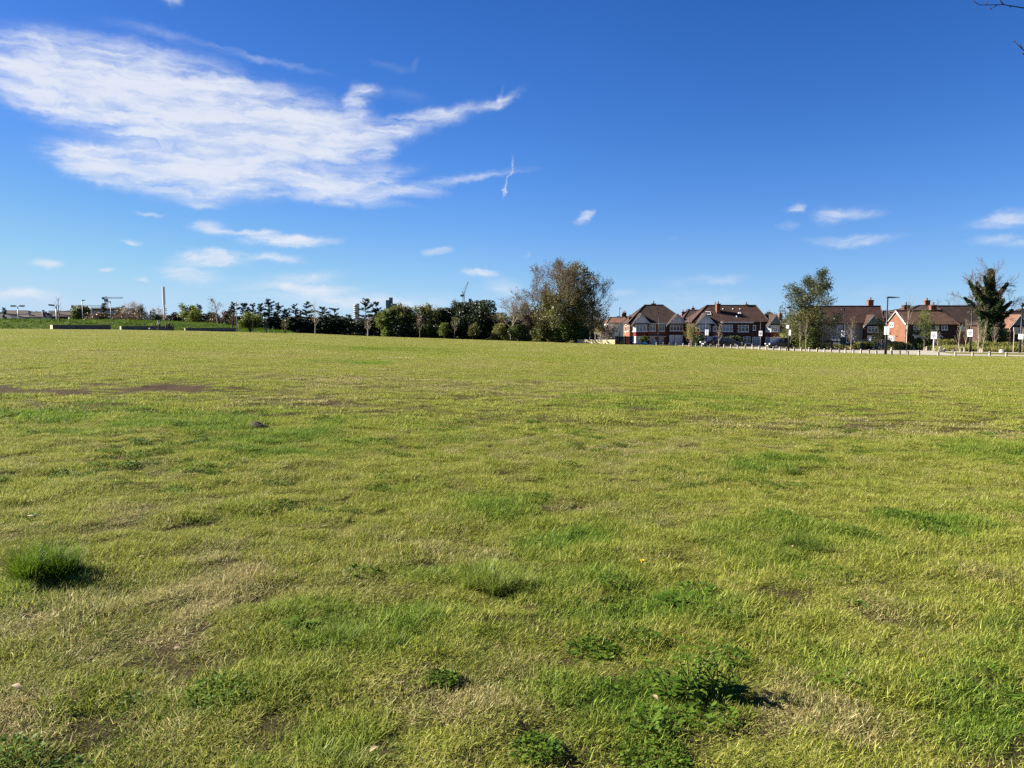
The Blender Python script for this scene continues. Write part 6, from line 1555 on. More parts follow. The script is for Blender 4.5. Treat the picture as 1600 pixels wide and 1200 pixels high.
def car(px, D, heading, label, col, kind='estate', L=4.5, W=1.80, H=1.46, group='parked cars'):
    """heading: degrees, 0 = nose towards +X"""
    p = stand(px, D); o = empty('parked_car', (0, 0, 0), label, 'car', group)
    a, b = -L / 2, L / 2; hw = W / 2; sill = .30; belt = .92 if kind != 'suv' else 1.02; wb = L * .295; wr = .33 if kind != 'suv' else .37
    def arch(cx, n=9):
        return [(cx + (wr + .07) * math.cos(t), wr + (wr + .07) * math.sin(t)) for t in np.linspace(math.pi + .1, -.1, n)]
    prof = [(a + .06, sill + .12)] + [(x, max(z, sill)) for x, z in arch(-wb)] + [(x, max(z, sill)) for x, z in arch(wb)] + [(b - .10, sill), (b, sill + .22), (b - .02, belt - .28), (b - .16, belt - .16), (b - L * .235, belt + .02), (a + .10, belt + .02), (a, belt - .25)]
    m = MB(); n = len(prof); vs = []; zc = (sill + belt) / 2
    for y, ins in ((-hw, .06), (-hw + .09, 0), (hw - .09, 0), (hw, .06)):
        vs += [(x * (1 - ins * .35), y, zc + (z - zc) * (1 - ins)) for x, z in prof]
    fs = [tuple(range(n))] + [(r * n + i, (r + 1) * n + i, (r + 1) * n + (i + 1) % n, r * n + (i + 1) % n) for r in range(3) for i in range(n)] + [tuple(range(4 * n - 1, 3 * n - 1, -1))]
    m.add(vs, fs)
    body = m.build('body', col, o, bevel=.02)
    # cabin
    rb, rf = (a + .16, b - L * .235) ; tb, tf = (a + .52, b - L * .42) if kind != 'hatch' else (a + .70, b - L * .42)
    zb, zr = belt + .02, H; wi = hw - .08; wt = hw - .27
    bot = [(rb, -wi), (rf, -wi), (rf, wi), (rb, wi)]; top = [(tb, -wt), (tf, -wt), (tf, wt), (tb, wt)]
    m = MB(); m.add([(x, y, zb - .03) for x, y in bot] + [(x, y, zr) for x, y in top], [(0, 3, 2, 1), (4, 5, 6, 7), (0, 1, 5, 4), (1, 2, 6, 5), (2, 3, 7, 6), (3, 0, 4, 7)]); cab = m.build('cabin', col, o, bevel=.05)
    def facet(q, nm, out, mat):
        q = [Vector(v) for v in q]; c = sum(q, Vector()) / 4; n = (q[1] - q[0]).cross(q[3] - q[0]).normalized(); q = [c + (v - c) * .86 + n * out for v in q]
        m = MB(); m.prism([tuple(v) for v in q], tuple(-n * .03)); return m.build(nm, mat, o)
    B = [Vector((x, y, zb)) for x, y in bot]; T = [Vector((x, y, zr)) for x, y in top]
    facet((B[1], B[2], T[2], T[1]), 'windscreen', .012, M_CARGLASS); facet((B[3], B[0], T[0], T[3]), 'rear_window', .012, M_CARGLASS)
    for s, (i, j) in ((-1, (0, 1)), (1, (2, 3))):
        for t0, t1 in ((.02, .36), (.38, .66), (.68, .96)):
            q = (B[i].lerp(B[j], t0), B[i].lerp(B[j], t1), T[i].lerp(T[j], t1), T[i].lerp(T[j], t0)); facet(q, 'side_window', .012, M_CARGLASS)
    for sx in (-1, 1):
        for sy in (-1, 1):
            c = Vector((sx * wb, sy * (hw - .10), wr)); m = MB()
            m.tube([c + Vector((0, y, 0)) for y in (-.11, -.09, .09, .11)], [wr * .93, wr, wr, wr * .93], 22); w = m.build('wheel', M_TYRE, o, smooth=False)
            m = MB(); m.tube([c + Vector((0, sy * y, 0)) for y in (.112, .122)], [wr * .66, wr * .60], 18); m.build('rim', M_RIM, w)
    for sy in (-1, 1):
        m = MB(); m.box(b - .14, b + .012, sy * (hw - .24) - .19, sy * (hw - .24) + .19, belt - .34, belt - .19); m.build('headlight', M_LIGHT, o, bevel=.02)
        m = MB(); m.box(a - .012, a + .16, sy * (hw - .16) - .12, sy * (hw - .16) + .12, belt - .32, belt - .04); m.build('tail_light', M_TAIL, o, bevel=.02)
        m = MB(); m.box(rf - .28, rf - .12, sy * (hw + .08) - .09, sy * (hw + .08) + .09, belt + .02, belt + .16); m.build('wing_mirror', col, o, bevel=.03)
    m = MB(); m.box(b - .05, b + .02, -.5, .5, sill + .16, sill + .34); m.build('grille', M_TRIM, o)
    m = MB(); m.box(b + .022, b + .032, -.26, .26, sill + .10, sill + .22); m.build('number_plate', M_PLATEW, o)
    m = MB(); m.box(a - .03, a - .016, -.26, .26, belt - .40, belt - .28); m.build('number_plate', M_PLATEY, o)
    o.location = p; o.rotation_euler = (0, 0, R(heading))
    return o
DARKP = paint('dark_car_paint', (.008, .009, .014))
car(1222.5, 119, 188, 'large dark estate parked facing left beside the slim lamp post', DARKP, 'suv', 4.75, 1.85, 1.66)
car(1138, 127, -22, 'dark hatchback showing its rear with yellow plate', paint('black_car_paint', (.006, .006, .008)), 'hatch', 4.6, 1.8, 1.48)
car(1115, 131, 205, 'dark tall car parked left of the hatchback with yellow plate', DARKP, 'suv', 4.4, 1.85, 1.68)
car(1302, 140, 175, 'white car half hidden behind the bin in front of the cream house', paint('white_car_paint', (.55, .56, .58)), 'hatch', 4.2)
car(1340, 140, 170, 'dark car with white front behind the young trees', DARKP, 'hatch', 4.2)
car(934, 150, 180, 'white car behind the low cream wall', paint('silver_car_paint', (.45, .46, .48)), 'hatch', 4.2)
car(922, 158, 180, 'dark car left of the white car behind the cream wall', DARKP, 'hatch', 4.3)
car(1280, 139, 180, 'dark blue car under the leafy green street tree', paint('blue_car_paint', (.01, .014, .035)), 'estate', 4.4)

# ------------------------------------------------------------------ street trees and shrubs on the right
GR = 'trees along the road'
def ivy_tree():
    """trunk and radiating limbs clothed in ivy, bare twigs beyond"""
    D = 116; rg = np.random.default_rng(41); b = stand(1546, D)
    o = empty('ivy_tree', b, 'tall leafless tree with trunk and limbs wrapped in dark ivy', 'tree', GR)
    m = MB(); tm = MB(); C = []
    def limb(p0, p1, r0, r1, w0, w1, n, sag, nt):
        p0, p1 = Vector(p0), Vector(p1); L = (p1 - p0).length
        f = lambda t: p0.lerp(p1, t) + Vector((0, 0, -sag * L * math.sin(math.pi * t))) 
        pts = [f(t) + Vector(rg.normal(size=3) * .05 * (0 < t < 1)) for t in np.linspace(0, 1, 7)]
        m.tube(pts, list(np.linspace(r0, r1, 7)), 6, cap=False)
        t = rg.random(n) ** 1.15; c = np.array([f(x) for x in t]); d = rg.normal(size=(n, 3)); d /= np.linalg.norm(d, axis=1)[:, None]
        lump = .35 + 1.2 * fbm(t * 9, t * 0 + p1.x, 1.0, int(p1.z * 7) % 97, 2)
        C.append(c + d * ((w0 + (w1 - w0) * t ** .8) * lump * rg.random(n) ** .45)[:, None])
        for k in range(nt):
            x = .35 + .65 * (k + rg.random()) / nt; q = f(min(x, 1)); dr = ((p1 - p0).normalized() * .8 + Vector(rg.normal(size=3) * .55) + Vector((0, 0, .25))).normalized()
            grow(tm, rg, q, dr, 1.3 + 1.2 * rg.random(), .045, 2, BARE | dict(rmin=.016, n=[0, 0, 6, 5]), [], [])
    P = lambda px, py, dy=0.0: at(px, py, D) + Vector((0, dy, 0))
    limb(b - Vector((0, 0, .3)), P(1546, 486), .42, .36, .55, 1.5, 4200, 0, 2); limb(P(1546, 486), P(1547.5, 423), .36, .06, 1.65, .32, 9000, 0, 9)
    for (a0, a1, dy, n, w0, nt) in [((1546, 484), (1520, 439), .6, 3600, 1.1, 8), ((1545, 478), (1516.5, 449), -.8, 2800, .9, 8), ((1547, 462), (1533, 432), -.5, 2400, .8, 6), ((1547, 466), (1557.5, 427), .5, 2900, .8, 7), ((1547, 474), (1570, 443), -.4, 3300, 1.0, 8),
                                    ((1548, 480), (1564, 451), 1.2, 2600, 1.0, 6), ((1544, 492), (1516, 465), .9, 3000, 1.1, 7), ((1549, 494), (1577, 472), -.3, 3000, 1.0, 7), ((1550, 500), (1572, 485), -.9, 2600, 1.1, 5), ((1544, 500), (1524, 484), -.6, 2600, 1.1, 5), ((1546, 470), (1540, 440), 1.4, 2000, .8, 5), ((1546, 492), (1550, 470), -1.6, 3000, 1.3, 3)]:
        limb(P(*a0), P(*a1, dy * 1.6), .16, .04, w0, .20, n, .06, nt)
    m.build('trunk', M_BARKDARK, o, smooth=True); tm.build('twigs', M_TWIG, o, smooth=True)
    C = np.concatenate(C); C[:, 2] = np.maximum(C[:, 2], b.z + .1); quads_mesh('ivy', leaf_quads(C, np.full(len(C), .16), rg), M_IVY, o, rnd=rg.random(len(C)))
ivy_tree()
tree('street_tree', 1263, 122, 420, 80, DEC | dict(n=[16, 8, 6], start=.2, ang=[1.05, .8, .7], short=.7), M_BARKDARK, 'tall airy grey-green tree in front of the cream house roof', 'tree', GR,
     mat_leaf('grey_green_leaf', [(0, (.035, .045, .022)), (.5, (.075, .090, .045)), (1, (.15, .165, .09))], trans=.35), 13000, .2, .6, 411, trunk_r=.24)
bush('bush', 1262, 119, 478, 74, 'dense olive leafy lower growth around the tall airy tree', M_OLIVE, 8000, .17, 403, group=GR, depth=.6)
bush('bush', 1263, 117, 508, 30, 'bright green ivy-like bush at the foot of the tall airy tree', M_SPRING, 2600, .16, 404, group=GR)
for (px, D, top, w, s_, lf, lab) in [(1083, 136, 503, 24, 1, M_YELLOW, 'yellow-green young tree in front of the gap beside the garage semi'), (1378, 120, 493, 26, 2, M_YELLOW, 'yellow-green young tree left of the tall lamp post'), (1446, 116, 482, 30, 3, M_SPRING, 'green young tree in front of the pantiled brick house')]:
    tree('young_tree', px, D, top, w, DEC | dict(n=[11, 6, 5], start=.2), M_BARKPALE, lab, 'tree', GR, lf, 2600, .14, .35, 410 + s_, trunk_r=.07)
for (px, D, top, w, s_, bark, lf, nl, lab) in [
        (1123.5, 120, 500, 14, 1, M_BARKPALE, M_BROWNLEAF, 260, 'bare upright sapling with pale trunk in front of the dark hatchback'), (1260, edge_at(1260) + .6, 488, 16, 2, M_BARKPALE, M_BROWNLEAF, 120, 'slim sapling in front of the tall airy tree trunk'),
        (1251, 116, 500, 10, 3, M_WOOD, M_OLIVE, 90, 'thin pale sapling just right of the large dark car'), (1285, 117, 503, 16, 4, M_BARKPALE, M_BROWNLEAF, 320, 'russet-budded sapling right of the tall airy tree'),
        (1309, 120, 508, 10, 5, M_BARKPALE, None, 0, 'bare pole-like sapling left of the green sign panel'), (1331, edge_at(1331) + 1, 489, 18, 6, M_BARKPALE, M_BROWNLEAF, 360, 'russet-budded sapling right of the green sign panel'),
        (1418.5, edge_at(1418) + .5, 458, 20, 7, M_BARKPALE, None, 0, 'tallest bare sapling in front of the orange brick gable'), (1467.5, 112, 507, 12, 8, M_BARKPALE, M_BROWNLEAF, 100, 'thin pale sapling right of the white post sign'),
        (1499, 100, 503, 14, 9, M_WOOD, M_BROWNLEAF, 60, 'bare sapling midway between the two printed signs'), (1511, 112, 496, 14, 10, M_BARKPALE, M_BROWNLEAF, 80, 'pale straight sapling just left of the lamp post by the ivy tree'),
        (1530.5, 102, 500, 16, 11, M_WOOD, M_YELLOW, 120, 'straw-coloured sapling right of the lamp post by the ivy tree'), (1537, 104, 492, 14, 12, M_WOOD, M_YELLOW, 100, 'straw-coloured sapling left of the ivy tree trunk'), (1556, 113, 503, 10, 13, M_BARKPALE, None, 0, 'bright pale sapling right of the ivy tree trunk'), (1599, 108, 505, 10, 14, M_WOOD, None, 0, 'bare pole-like sapling at the very right edge')]:
    tree('sapling', px, D, top, w, SAPL, bark, lab, 'sapling', 'saplings along the car park', lf, nl, .12, .22, 430 + s_, trunk_r=.06)
for (px, D, top, w, s_, bark, lab) in [(1480, 170, 456, 34, 1, M_TWIG, 'gnarled leafless tree behind the pantiled house'), (1500, 180, 462, 34, 2, M_TWIG, 'leafless tree behind the brown-roofed terrace'), (1457, 190, 461, 24, 3, M_TWIG, 'faint leafless tree behind the two chimneys'), (1205, 175, 482, 22, 4, M_TWIG, 'leafless tree behind the grey gable')]:
    tree('bare_tree', px, D, top, w, BARE, bark, lab, 'tree', GR, None, 0, seed=450 + s_, trunk_r=.16)
for (px, D, top, w, s_, lf, lab) in [(1093, 134, 522, 22, 1, M_HEDGE, 'dark shrub below the yellow-green young tree'), (1130, 146, 524, 10, 2, M_YELLOW, 'sunlit yellow-green shrub behind the dark hatchback'), (1006, 150, 525, 14, 3, M_MIDLEAF, 'palm-like green shrub beside the white garage semi'),
                               (1148, 146, 525, 30, 4, M_HEDGE, 'clipped dark hedge bush in front of the long house'), (948, 146, 506, 30, 5, M_BLOSSOM, 'pale blossoming shrub behind the cream wall'), (1568, 116, 513, 30, 6, M_MIDLEAF, 'dense dark green shrub right of the ivy tree'),
                               (1436, 118, 528, 30, 7, M_MIDLEAF, 'green shrub under the green young tree'), (1352, 121, 534, 34, 8, M_SCRUB, 'olive scrub bush in front of the grey-cream wall'), (1404, 118, 534, 40, 9, M_SCRUB, 'olive scrub bush under the orange brick gable'),
                               (1478, 114, 530, 40, 10, M_SCRUB, 'olive scrub bush right of the white post sign'), (1540, 108, 534, 50, 11, M_SCRUB, 'olive scrub bush below the ivy tree'), (1585, 110, 535, 40, 12, M_SCRUB, 'olive scrub bush at the right edge'), (1290, 125, 537, 60, 13, M_SCRUB, 'low olive scrub bush below the russet sapling'), (1242, 125, 505, 40, 14, M_MIDLEAF, 'dark shrub behind the slim lamp post')]:
    bush('bush', px, D, top, w, lab, lf, 1700 if w < 26 else 3000, .16, 460 + s_, group='shrubs along the road', depth=.5)

def tall_grass():
    """rough grass and brambles in the strip behind the back row of bollards"""
    rg = np.random.default_rng(5); n = 16000
    px = 1238 + 420 * rg.random(n); D0 = np.interp(px, [1238, 1330, 1440, 1475, 1640], [126, 123, 118, 107, 103]); y = D0 + 7 * rg.random(n)
    x = (px - 800) / FPX / 1.003 * y
    hh = (.35 + 1.3 * fbm(x, y, 3.5, 71, 3)) * (.5 + .7 * rg.random(n)) * np.interp(px, [1238, 1330, 1400, 1640], [.6, .8, 1.2, 1.25])
    hh = hh * .62
    c = np.stack([x, y, ground(x, y) + hh * .45], -1)
    d = np.stack([rg.normal(size=n) * .22, rg.normal(size=n) * .22, np.ones(n)], -1)
    s = np.cross(d, rg.normal(size=(n, 3))); s /= np.linalg.norm(s, axis=1)[:, None]
    d = d * (hh * .55)[:, None]; s = s * (.02 + .035 * rg.random(n))[:, None]
    Q = np.stack([c - d, c + s, c + d, c - s], 1)
    o = quads_mesh('tall_grass', Q, mat_leaf('rough_grass', [(0, (.090, .100, .020)), (.5, (.190, .185, .045)), (1, (.36, .32, .14))], trans=.35, world_noise=.5), rnd=rg.random(n))
    tag(o, 'rough olive and straw tall grass behind the car park', 'grass', kind='stuff')
tall_grass()

# ------------------------------------------------------------------ people on the far left of the field
M_SKIN = mat_simple('skin', (.32, .19, .13), .6, var=.06); M_HAIR = mat_simple('dark_hair', (.012, .010, .009), .6); M_HAIRFAIR = mat_simple('fair_hair', (.20, .13, .06), .6)
M_SHIRT = mat_simple('white_shirt', (.62, .62, .64), .85, var=.06); M_NAVY = mat_simple('navy_trousers', (.010, .013, .026), .85); M_BLACKC = mat_simple('black_clothing', (.010, .010, .011), .9); M_GREYC = mat_simple('dark_grey_jeans', (.030, .034, .045), .9); M_SHOE = mat_simple('dark_shoe', (.02, .018, .016), .7)

def skinned(name, mat, parent, verts, edges, radii, root=0, sub=1):
    me = bpy.data.meshes.new(name); me.from_pydata([tuple(v) for v in verts], edges, []); me.materials.append(mat)
    o = bpy.data.objects.new(name, me); COL.objects.link(o); o.parent = parent
    sk = o.modifiers.new('skin', 'SKIN'); sk.use_smooth_shade = True
    for i, r in enumerate(radii):
        rr = r if isinstance(r, tuple) else (r, r)
        me.skin_vertices[0].data[i].radius = rr; me.skin_vertices[0].data[i].use_root = (i == root)
    if sub:
        s = o.modifiers.new('sub', 'SUBSURF'); s.levels = sub; s.render_levels = sub
    return o

def person(px, D, heading, h, label, J, top, legs, hair, top_name='jacket', leg_name='trousers', hair_long=False, group='people by the mound'):
    """J: joint positions for a body 1.75 m tall (x forward, y left, z up), scaled to height h"""
    k = h / 1.75; p = stand(px, D)
    o = empty('person', p, label, 'person', group, rz=R(heading))
    P = {n: Vector(v) * k for n, v in J.items()}
    names = ['pelvis', 'waist', 'chest', 'neck', 'head0', 'head1', 'head2']
    V = [P[n] for n in names]; E = [(i, i + 1) for i in range(6)]; Rd = [(.145 * k, .11 * k), (.125 * k, .095 * k), (.15 * k, .105 * k), .055 * k, (.062 * k, .070 * k), (.076 * k, .092 * k), (.055 * k, .065 * k)]
    def chain(start, pts, rads):
        prev = start
        for q, r in zip(pts, rads): V.append(q); Rd.append(r); E.append((prev, len(V) - 1)); prev = len(V) - 1
        return prev
    for s in ('l', 'r'):
        chain(0, [P['hip_' + s], P['knee_' + s], P['ankle_' + s], P['toe_' + s]], [.085 * k, .058 * k, .042 * k, .035 * k])
        w = chain(2, [P['sho_' + s], P['elb_' + s], P['wri_' + s]], [.058 * k, .043 * k, .030 * k])
        d = (P['wri_' + s] - P['elb_' + s]).normalized(); sd_ = d.cross(Vector((1, 0, 0))); sd_ = sd_.normalized() if sd_.length > .1 else Vector((0, 1, 0))
        nrm = d.cross(sd_).normalized()
        palm = chain(w, [P['wri_' + s] + d * .05 * k], [.034 * k])
        for f in range(4):
            o_ = (f - 1.5) * .019 * k; ln = (.075, .085, .08, .062)[f] * k
            q0 = P['wri_' + s] + d * .085 * k + sd_ * o_
            chain(palm, [q0, q0 + d * ln * .5 + nrm * .006 * k, q0 + d * ln * .85 + nrm * .024 * k], [.0095 * k, .009 * k, .0075 * k])
        chain(palm, [P['wri_' + s] + d * .055 * k + sd_ * .042 * k, P['wri_' + s] + d * .09 * k + sd_ * .058 * k + nrm * .012 * k], [.011 * k, .009 * k])
    f = len(V); fwd = Vector((1, 0, 0))
    hd = P['head1']
    chain(5, [hd + Vector((.105 * k, 0, -.012 * k))], [.016 * k])                       # nose
    chain(4, [P['head0'] + Vector((.085 * k, 0, .0))], [.03 * k])                        # chin and mouth
    for y in (-1, 1): chain(5, [hd + Vector((0, y * .092 * k, -.01 * k))], [.02 * k])    # ears
    skinned('body', M_SKIN, o, V, E, Rd)
    m = MB()
    for y in (-1, 1):
        m.lathe(tuple(hd + Vector((.082 * k, y * .032 * k, .012 * k))), [(.004 * k, -.009 * k), (.011 * k, 0), (.004 * k, .009 * k)], 8)
    m.v = [tuple(Vector(v)) for v in m.v]
    me = bpy.data.meshes.new('eyes'); me.from_pydata(m.v, [], m.f); me.materials.append(M_HAIR); e = bpy.data.objects.new('eyes', me); COL.objects.link(e); e.parent = o
    # clothes: the same skeleton a little fatter, ending at cuffs and hems
    V2 = [P['pelvis'] + Vector((0, 0, .02 * k)), P['waist'], P['chest'], P['neck'] - Vector((0, 0, .03 * k))]; E2 = [(0, 1), (1, 2), (2, 3)]; R2 = [(.165 * k, .13 * k), (.15 * k, .115 * k), (.175 * k, .125 * k), .075 * k]
    for s in ('l', 'r'):
        b = len(V2); V2 += [P['sho_' + s], P['elb_' + s], P['wri_' + s].lerp(P['elb_' + s], .08)]; E2 += [(2, b), (b, b + 1), (b + 1, b + 2)]; R2 += [.078 * k, .060 * k, .046 * k]
    skinned(top_name, top, o, V2, E2, R2, 1)
    V3 = [P['pelvis']]; E3 = []; R3 = [(.158 * k, .125 * k)]
    for s in ('l', 'r'):
        b = len(V3); V3 += [P['hip_' + s] - Vector((0, 0, .03 * k)), P['knee_' + s], P['ankle_' + s] + (P['knee_' + s] - P['ankle_' + s]) * .06]; E3 += [(0, b), (b, b + 1), (b + 1, b + 2)]; R3 += [.10 * k, .074 * k, .060 * k]
    skinned(leg_name, legs, o, V3, E3, R3)
    for s in ('l', 'r'):
        a, t = P['ankle_' + s], P['toe_' + s]; bk = a + (a - t).normalized() * .05 * k; bk.z = min(a.z, bk.z) - .03 * k
        skinned('shoe', M_SHOE, o, [bk, (a + t) / 2 - Vector((0, 0, .01 * k)), t], [(0, 1), (1, 2)], [.056 * k, .060 * k, .048 * k])
    hv = [hd + Vector((-.03 * k, 0, -.02 * k)), hd + Vector((-.018 * k, 0, .045 * k)), hd + Vector((.03 * k, 0, .075 * k))]; he = [(0, 1), (1, 2)]; hr = [.062 * k, .074 * k, .04 * k]
    if hair_long: hv.append(P['neck'] + Vector((-.075 * k, 0, -.06 * k))); he.append((0, 3)); hr.append((.075 * k, .045 * k))
    skinned('hair', hair, o, hv, he, hr, 1)
    return o
STANDJ = dict(pelvis=(0, 0, .93), waist=(0, 0, 1.10), chest=(0, 0, 1.32), neck=(.01, 0, 1.47), head0=(.02, 0, 1.54), head1=(.03, 0, 1.63), head2=(.03, 0, 1.70),
              hip_l=(0, .10, .88), knee_l=(.10, .11, .49), ankle_l=(.02, .11, .09), toe_l=(.17, .12, .035), hip_r=(0, -.10, .88), knee_r=(.02, -.11, .48), ankle_r=(-.16, -.11, .11), toe_r=(-.03, -.12, .035),
              sho_l=(0, .19, 1.40), elb_l=(-.06, .25, 1.13), wri_l=(.06, .24, .91), sho_r=(0, -.19, 1.40), elb_r=(-.02, -.25, 1.13), wri_r=(.12, -.22, .93))
KICKJ = dict(STANDJ, chest=(.13, 0, 1.30), waist=(.05, 0, 1.09), neck=(.20, 0, 1.44), head0=(.23, 0, 1.51), head1=(.25, 0, 1.60), head2=(.26, 0, 1.67),
             knee_r=(.34, -.11, .66), ankle_r=(.40, -.11, .26), toe_r=(.53, -.12, .20), knee_l=(.03, .11, .48), ankle_l=(-.06, .11, .09), toe_l=(.09, .12, .035),
             sho_l=(.13, .19, 1.38), elb_l=(.0, .30, 1.15), wri_l=(.18, .32, .98), sho_r=(.13, -.19, 1.38), elb_r=(.20, -.27, 1.10), wri_r=(.36, -.25, .92))
person(249, 119.2, 172, 1.78, 'person in white shirt and navy trousers, one leg raised to kick a ball', KICKJ, M_SHIRT, M_NAVY, M_HAIR, 'shirt')
person(259.8, 118.2, 205, 1.36, 'shorter person in black clothing, left one of the pair right of the kicker', STANDJ, M_BLACKC, M_GREYC, M_HAIR)
person(264.2, 118.2, 150, 1.38, 'shorter person with fair hair in dark clothing, right one of the pair', dict(STANDJ, elb_l=(.02, .27, 1.15), wri_l=(.2, .2, 1.05)), M_BLACKC, M_BLACKC, M_HAIRFAIR, hair_long=True)
def ball():
    import bmesh
    c = at(233.7, 513.6, 119.0); bm = bmesh.new(); bmesh.ops.create_icosphere(bm, subdivisions=3, radius=.115)
    me = bpy.data.meshes.new('football'); bm.to_mesh(me); bm.free(); me.polygons.foreach_set('use_smooth', [True] * len(me.polygons)); me.materials.append(mat_simple('white_ball', (.7, .7, .68), .5, var=.05))
    o = bpy.data.objects.new('football', me); COL.objects.link(o); o.location = c; tag(o, 'white football in the air left of the kicking person', 'ball')
ball()

# ------------------------------------------------------------------ tufts and weeds in the near grass
def near(px, py):
    x, y = on_ground(px, py); return Vector((x, y, gz(x, y)))
M_TUFTDARK = mat_leaf('dark_tuft_blade', [(0, (.040, .090, .006)), (.5, (.085, .155, .010)), (1, (.175, .245, .022))], trans=.45, world_noise=3, spec=.1)
M_TUFTPALE = mat_leaf('pale_tuft_blade', [(0, (.075, .130, .014)), (.4, (.160, .220, .030)), (.75, (.28, .30, .06)), (1, (.46, .40, .17))], trans=.4, world_noise=3, spec=.25)
M_TUFTBLUE = mat_leaf('blue_green_blade', [(0, (.065, .115, .012)), (.5, (.130, .185, .028)), (1, (.235, .285, .065))], trans=.45, world_noise=3, spec=.12)
def tuft(px, py, wpx, hpx, mat, n, label, seed, lean=.5, group='long grass tufts in the near field', width=.0042):
    p = near(px, py); rg = np.random.default_rng(seed); D = p.y; W = wpx * D / FPX; H = hpx * D / FPX
    Q = []; rv = []
    for i in range(max(1, int(W / .10) + 1)):
        ox = (rg.random() - .5) * W * .8; oy = rg.normal() * W * .13; s = 1 - .45 * abs(ox) / (W * .5)
        q, r = blades(n, .055, H * .55 * s, H * 1.35 * s, width, lean, 4, 1.1, rg); q = q + np.array([ox, oy, .0]); Q.append(q); rv.append(r)
    Q = np.concatenate(Q) + np.array(p); Q[:, :, 2] -= .004
    o = empty('grass_tuft', p, label, 'grass tuft', group)
    quads_mesh('blades', Q, mat, o, rnd=np.concatenate(rv))
    q, r = blades(int(n * .8), W * .45, .03, .07, .004, 1.3, 3, .8, rg); quads_mesh('thatch', q + np.array(p), M_TUFTPALE, o, rnd=.6 + .4 * r)
tuft(72, 902, 104, 66, M_TUFTDARK, 420, 'big dome-shaped dark green grass tuft at the left', 1, .75)
tuft(775, 915, 115, 58, M_TUFTPALE, 280, 'large pale-tipped grass tuft in the centre of the near field', 2, .7)
tuft(1262, 862, 150, 40, M_TUFTBLUE, 110, 'wide blue-green grass tuft right of centre', 3, 1.0)
tuft(1150, 872, 70, 20, M_TUFTDARK, 90, 'low dark green tuft just left of the wide blue-green one', 4, 1.1)
tuft(1218, 738, 66, 26, M_TUFTBLUE, 80, 'distant fresh green grass tuft beyond the wide blue-green one', 5, .9, width=.006)
tuft(1575, 985, 110, 34, M_TUFTBLUE, 110, 'splayed pale green grass tuft at the right edge', 6, 1.2)
tuft(1450, 835, 70, 20, M_TUFTPALE, 70, 'small yellowish tuft near the right side', 7, 1.0)
tuft(655, 985, 90, 30, M_TUFTDARK, 110, 'dark green tuft left of centre with a small shadow', 8, 1.0)
tuft(520, 1205, 110, 46, M_TUFTPALE, 120, 'pale grass tuft cut by the bottom edge', 9, .9)
tuft(388, 1200, 80, 34, M_TUFTBLUE, 80, 'blue-green tuft at the bottom left', 10, 1.1)
tuft(560, 1010, 150, 44, M_TUFTBLUE, 80, 'long bent grass patch below the dark left-of-centre tuft', 11, 1.2)
tuft(680, 905, 70, 24, M_TUFTBLUE, 70, 'small bluish tuft left of the pale-tipped centre tuft', 12, 1.1)
tuft(1170, 1010, 60, 22, M_TUFTPALE, 60, 'small pale tuft above the tall weed', 13, 1.0)
tuft(990, 1150, 110, 34, M_TUFTDARK, 80, 'dark rough tuft below and left of the tall weed', 14, 1.1)

def leaf_blade(m, p, d, L, w, droop, rg, n=5):
    """one pointed leaf, folded a little along its midrib"""
    d = Vector(d).normalized(); s = d.cross(Vector((0, 0, 1))); s = s.normalized() if s.length > .05 else Vector((1, 0, 0))
    q = Vector(p); base = len(m.v); dd = d.copy()
    for k in range(n + 1):
        f = k / n; ww = w * math.sin(math.pi * min(.06 + f * .97, 1.0)) ** .8 / 2
        up = s.cross(dd).normalized()
        m.v += [tuple(q - s * ww + up * ww * .35), tuple(q), tuple(q + s * ww + up * ww * .35)]
        dd = (dd + Vector((0, 0, -droop / n))).normalized(); q = q + dd * (L / n)
    for k in range(n):
        a = base + 3 * k; m.f += [(a, a + 1, a + 4, a + 3), (a + 1, a + 2, a + 5, a + 4)]
def rosette(px, py, wpx, n, label, seed, upright=.6, mat=None, group='broad-leaved weeds in the near field', stems=0):
    p = near(px, py); rg = np.random.default_rng(seed); Lm = wpx * p.y / FPX * .5
    o = empty('weed', p, label, 'weed', group)
    m = MB()
    for i in range(int(n * 1.7)):
        a = i * 2.4 + rg.normal() * .3; e = upright * (.3 + .9 * rg.random()); L = Lm * (.7 + .5 * rg.random())
        b = p + Vector((rg.normal() * Lm * .22, rg.normal() * Lm * .22, .0))
        leaf_blade(m, b, (math.cos(a) * math.cos(e), math.sin(a) * math.cos(e), math.sin(e)), L * .8, L * (.17 + .08 * rg.random()), .9, rg)
    m.build('leaves', mat or M_WEED, o, smooth=True, rnd=np.repeat(rg.random(len(m.v) // 18 + 1), 18)[:len(m.v)])
    if stems:
        ms = MB(); ml = MB()
        for i in range(stems):
            a = rg.random() * 6.28; H = Lm * (.7 + .7 * rg.random()); t = Vector((math.cos(a) * .55, math.sin(a) * .35, 1.0)).normalized(); b = p + Vector((rg.normal() * Lm * .35, rg.normal() * Lm * .2, 0))
            pts = [b + t * H * f + Vector((0, 0, -.10 * H * f * f)) for f in (0, .3, .6, 1)]
            ms.tube(pts, [.0045, .004, .003, .0015], 5)
            for k in range(7):
                f = .15 + .8 * k / 6; q = b + t * H * f; aa = k * 2.4 + rg.random(); leaf_blade(ml, q, (math.cos(aa), math.sin(aa), .5), Lm * .42 * (1.15 - f * .5), Lm * .085, .8, rg, 4)
        ms.build('stems', M_TUFTPALE, o, rnd=np.full(len(ms.v), .5)); ml.build('stem_leaves', M_WEED, o, smooth=True, rnd=np.repeat(rg.random(len(ml.v) // 15 + 1), 15)[:len(ml.v)])
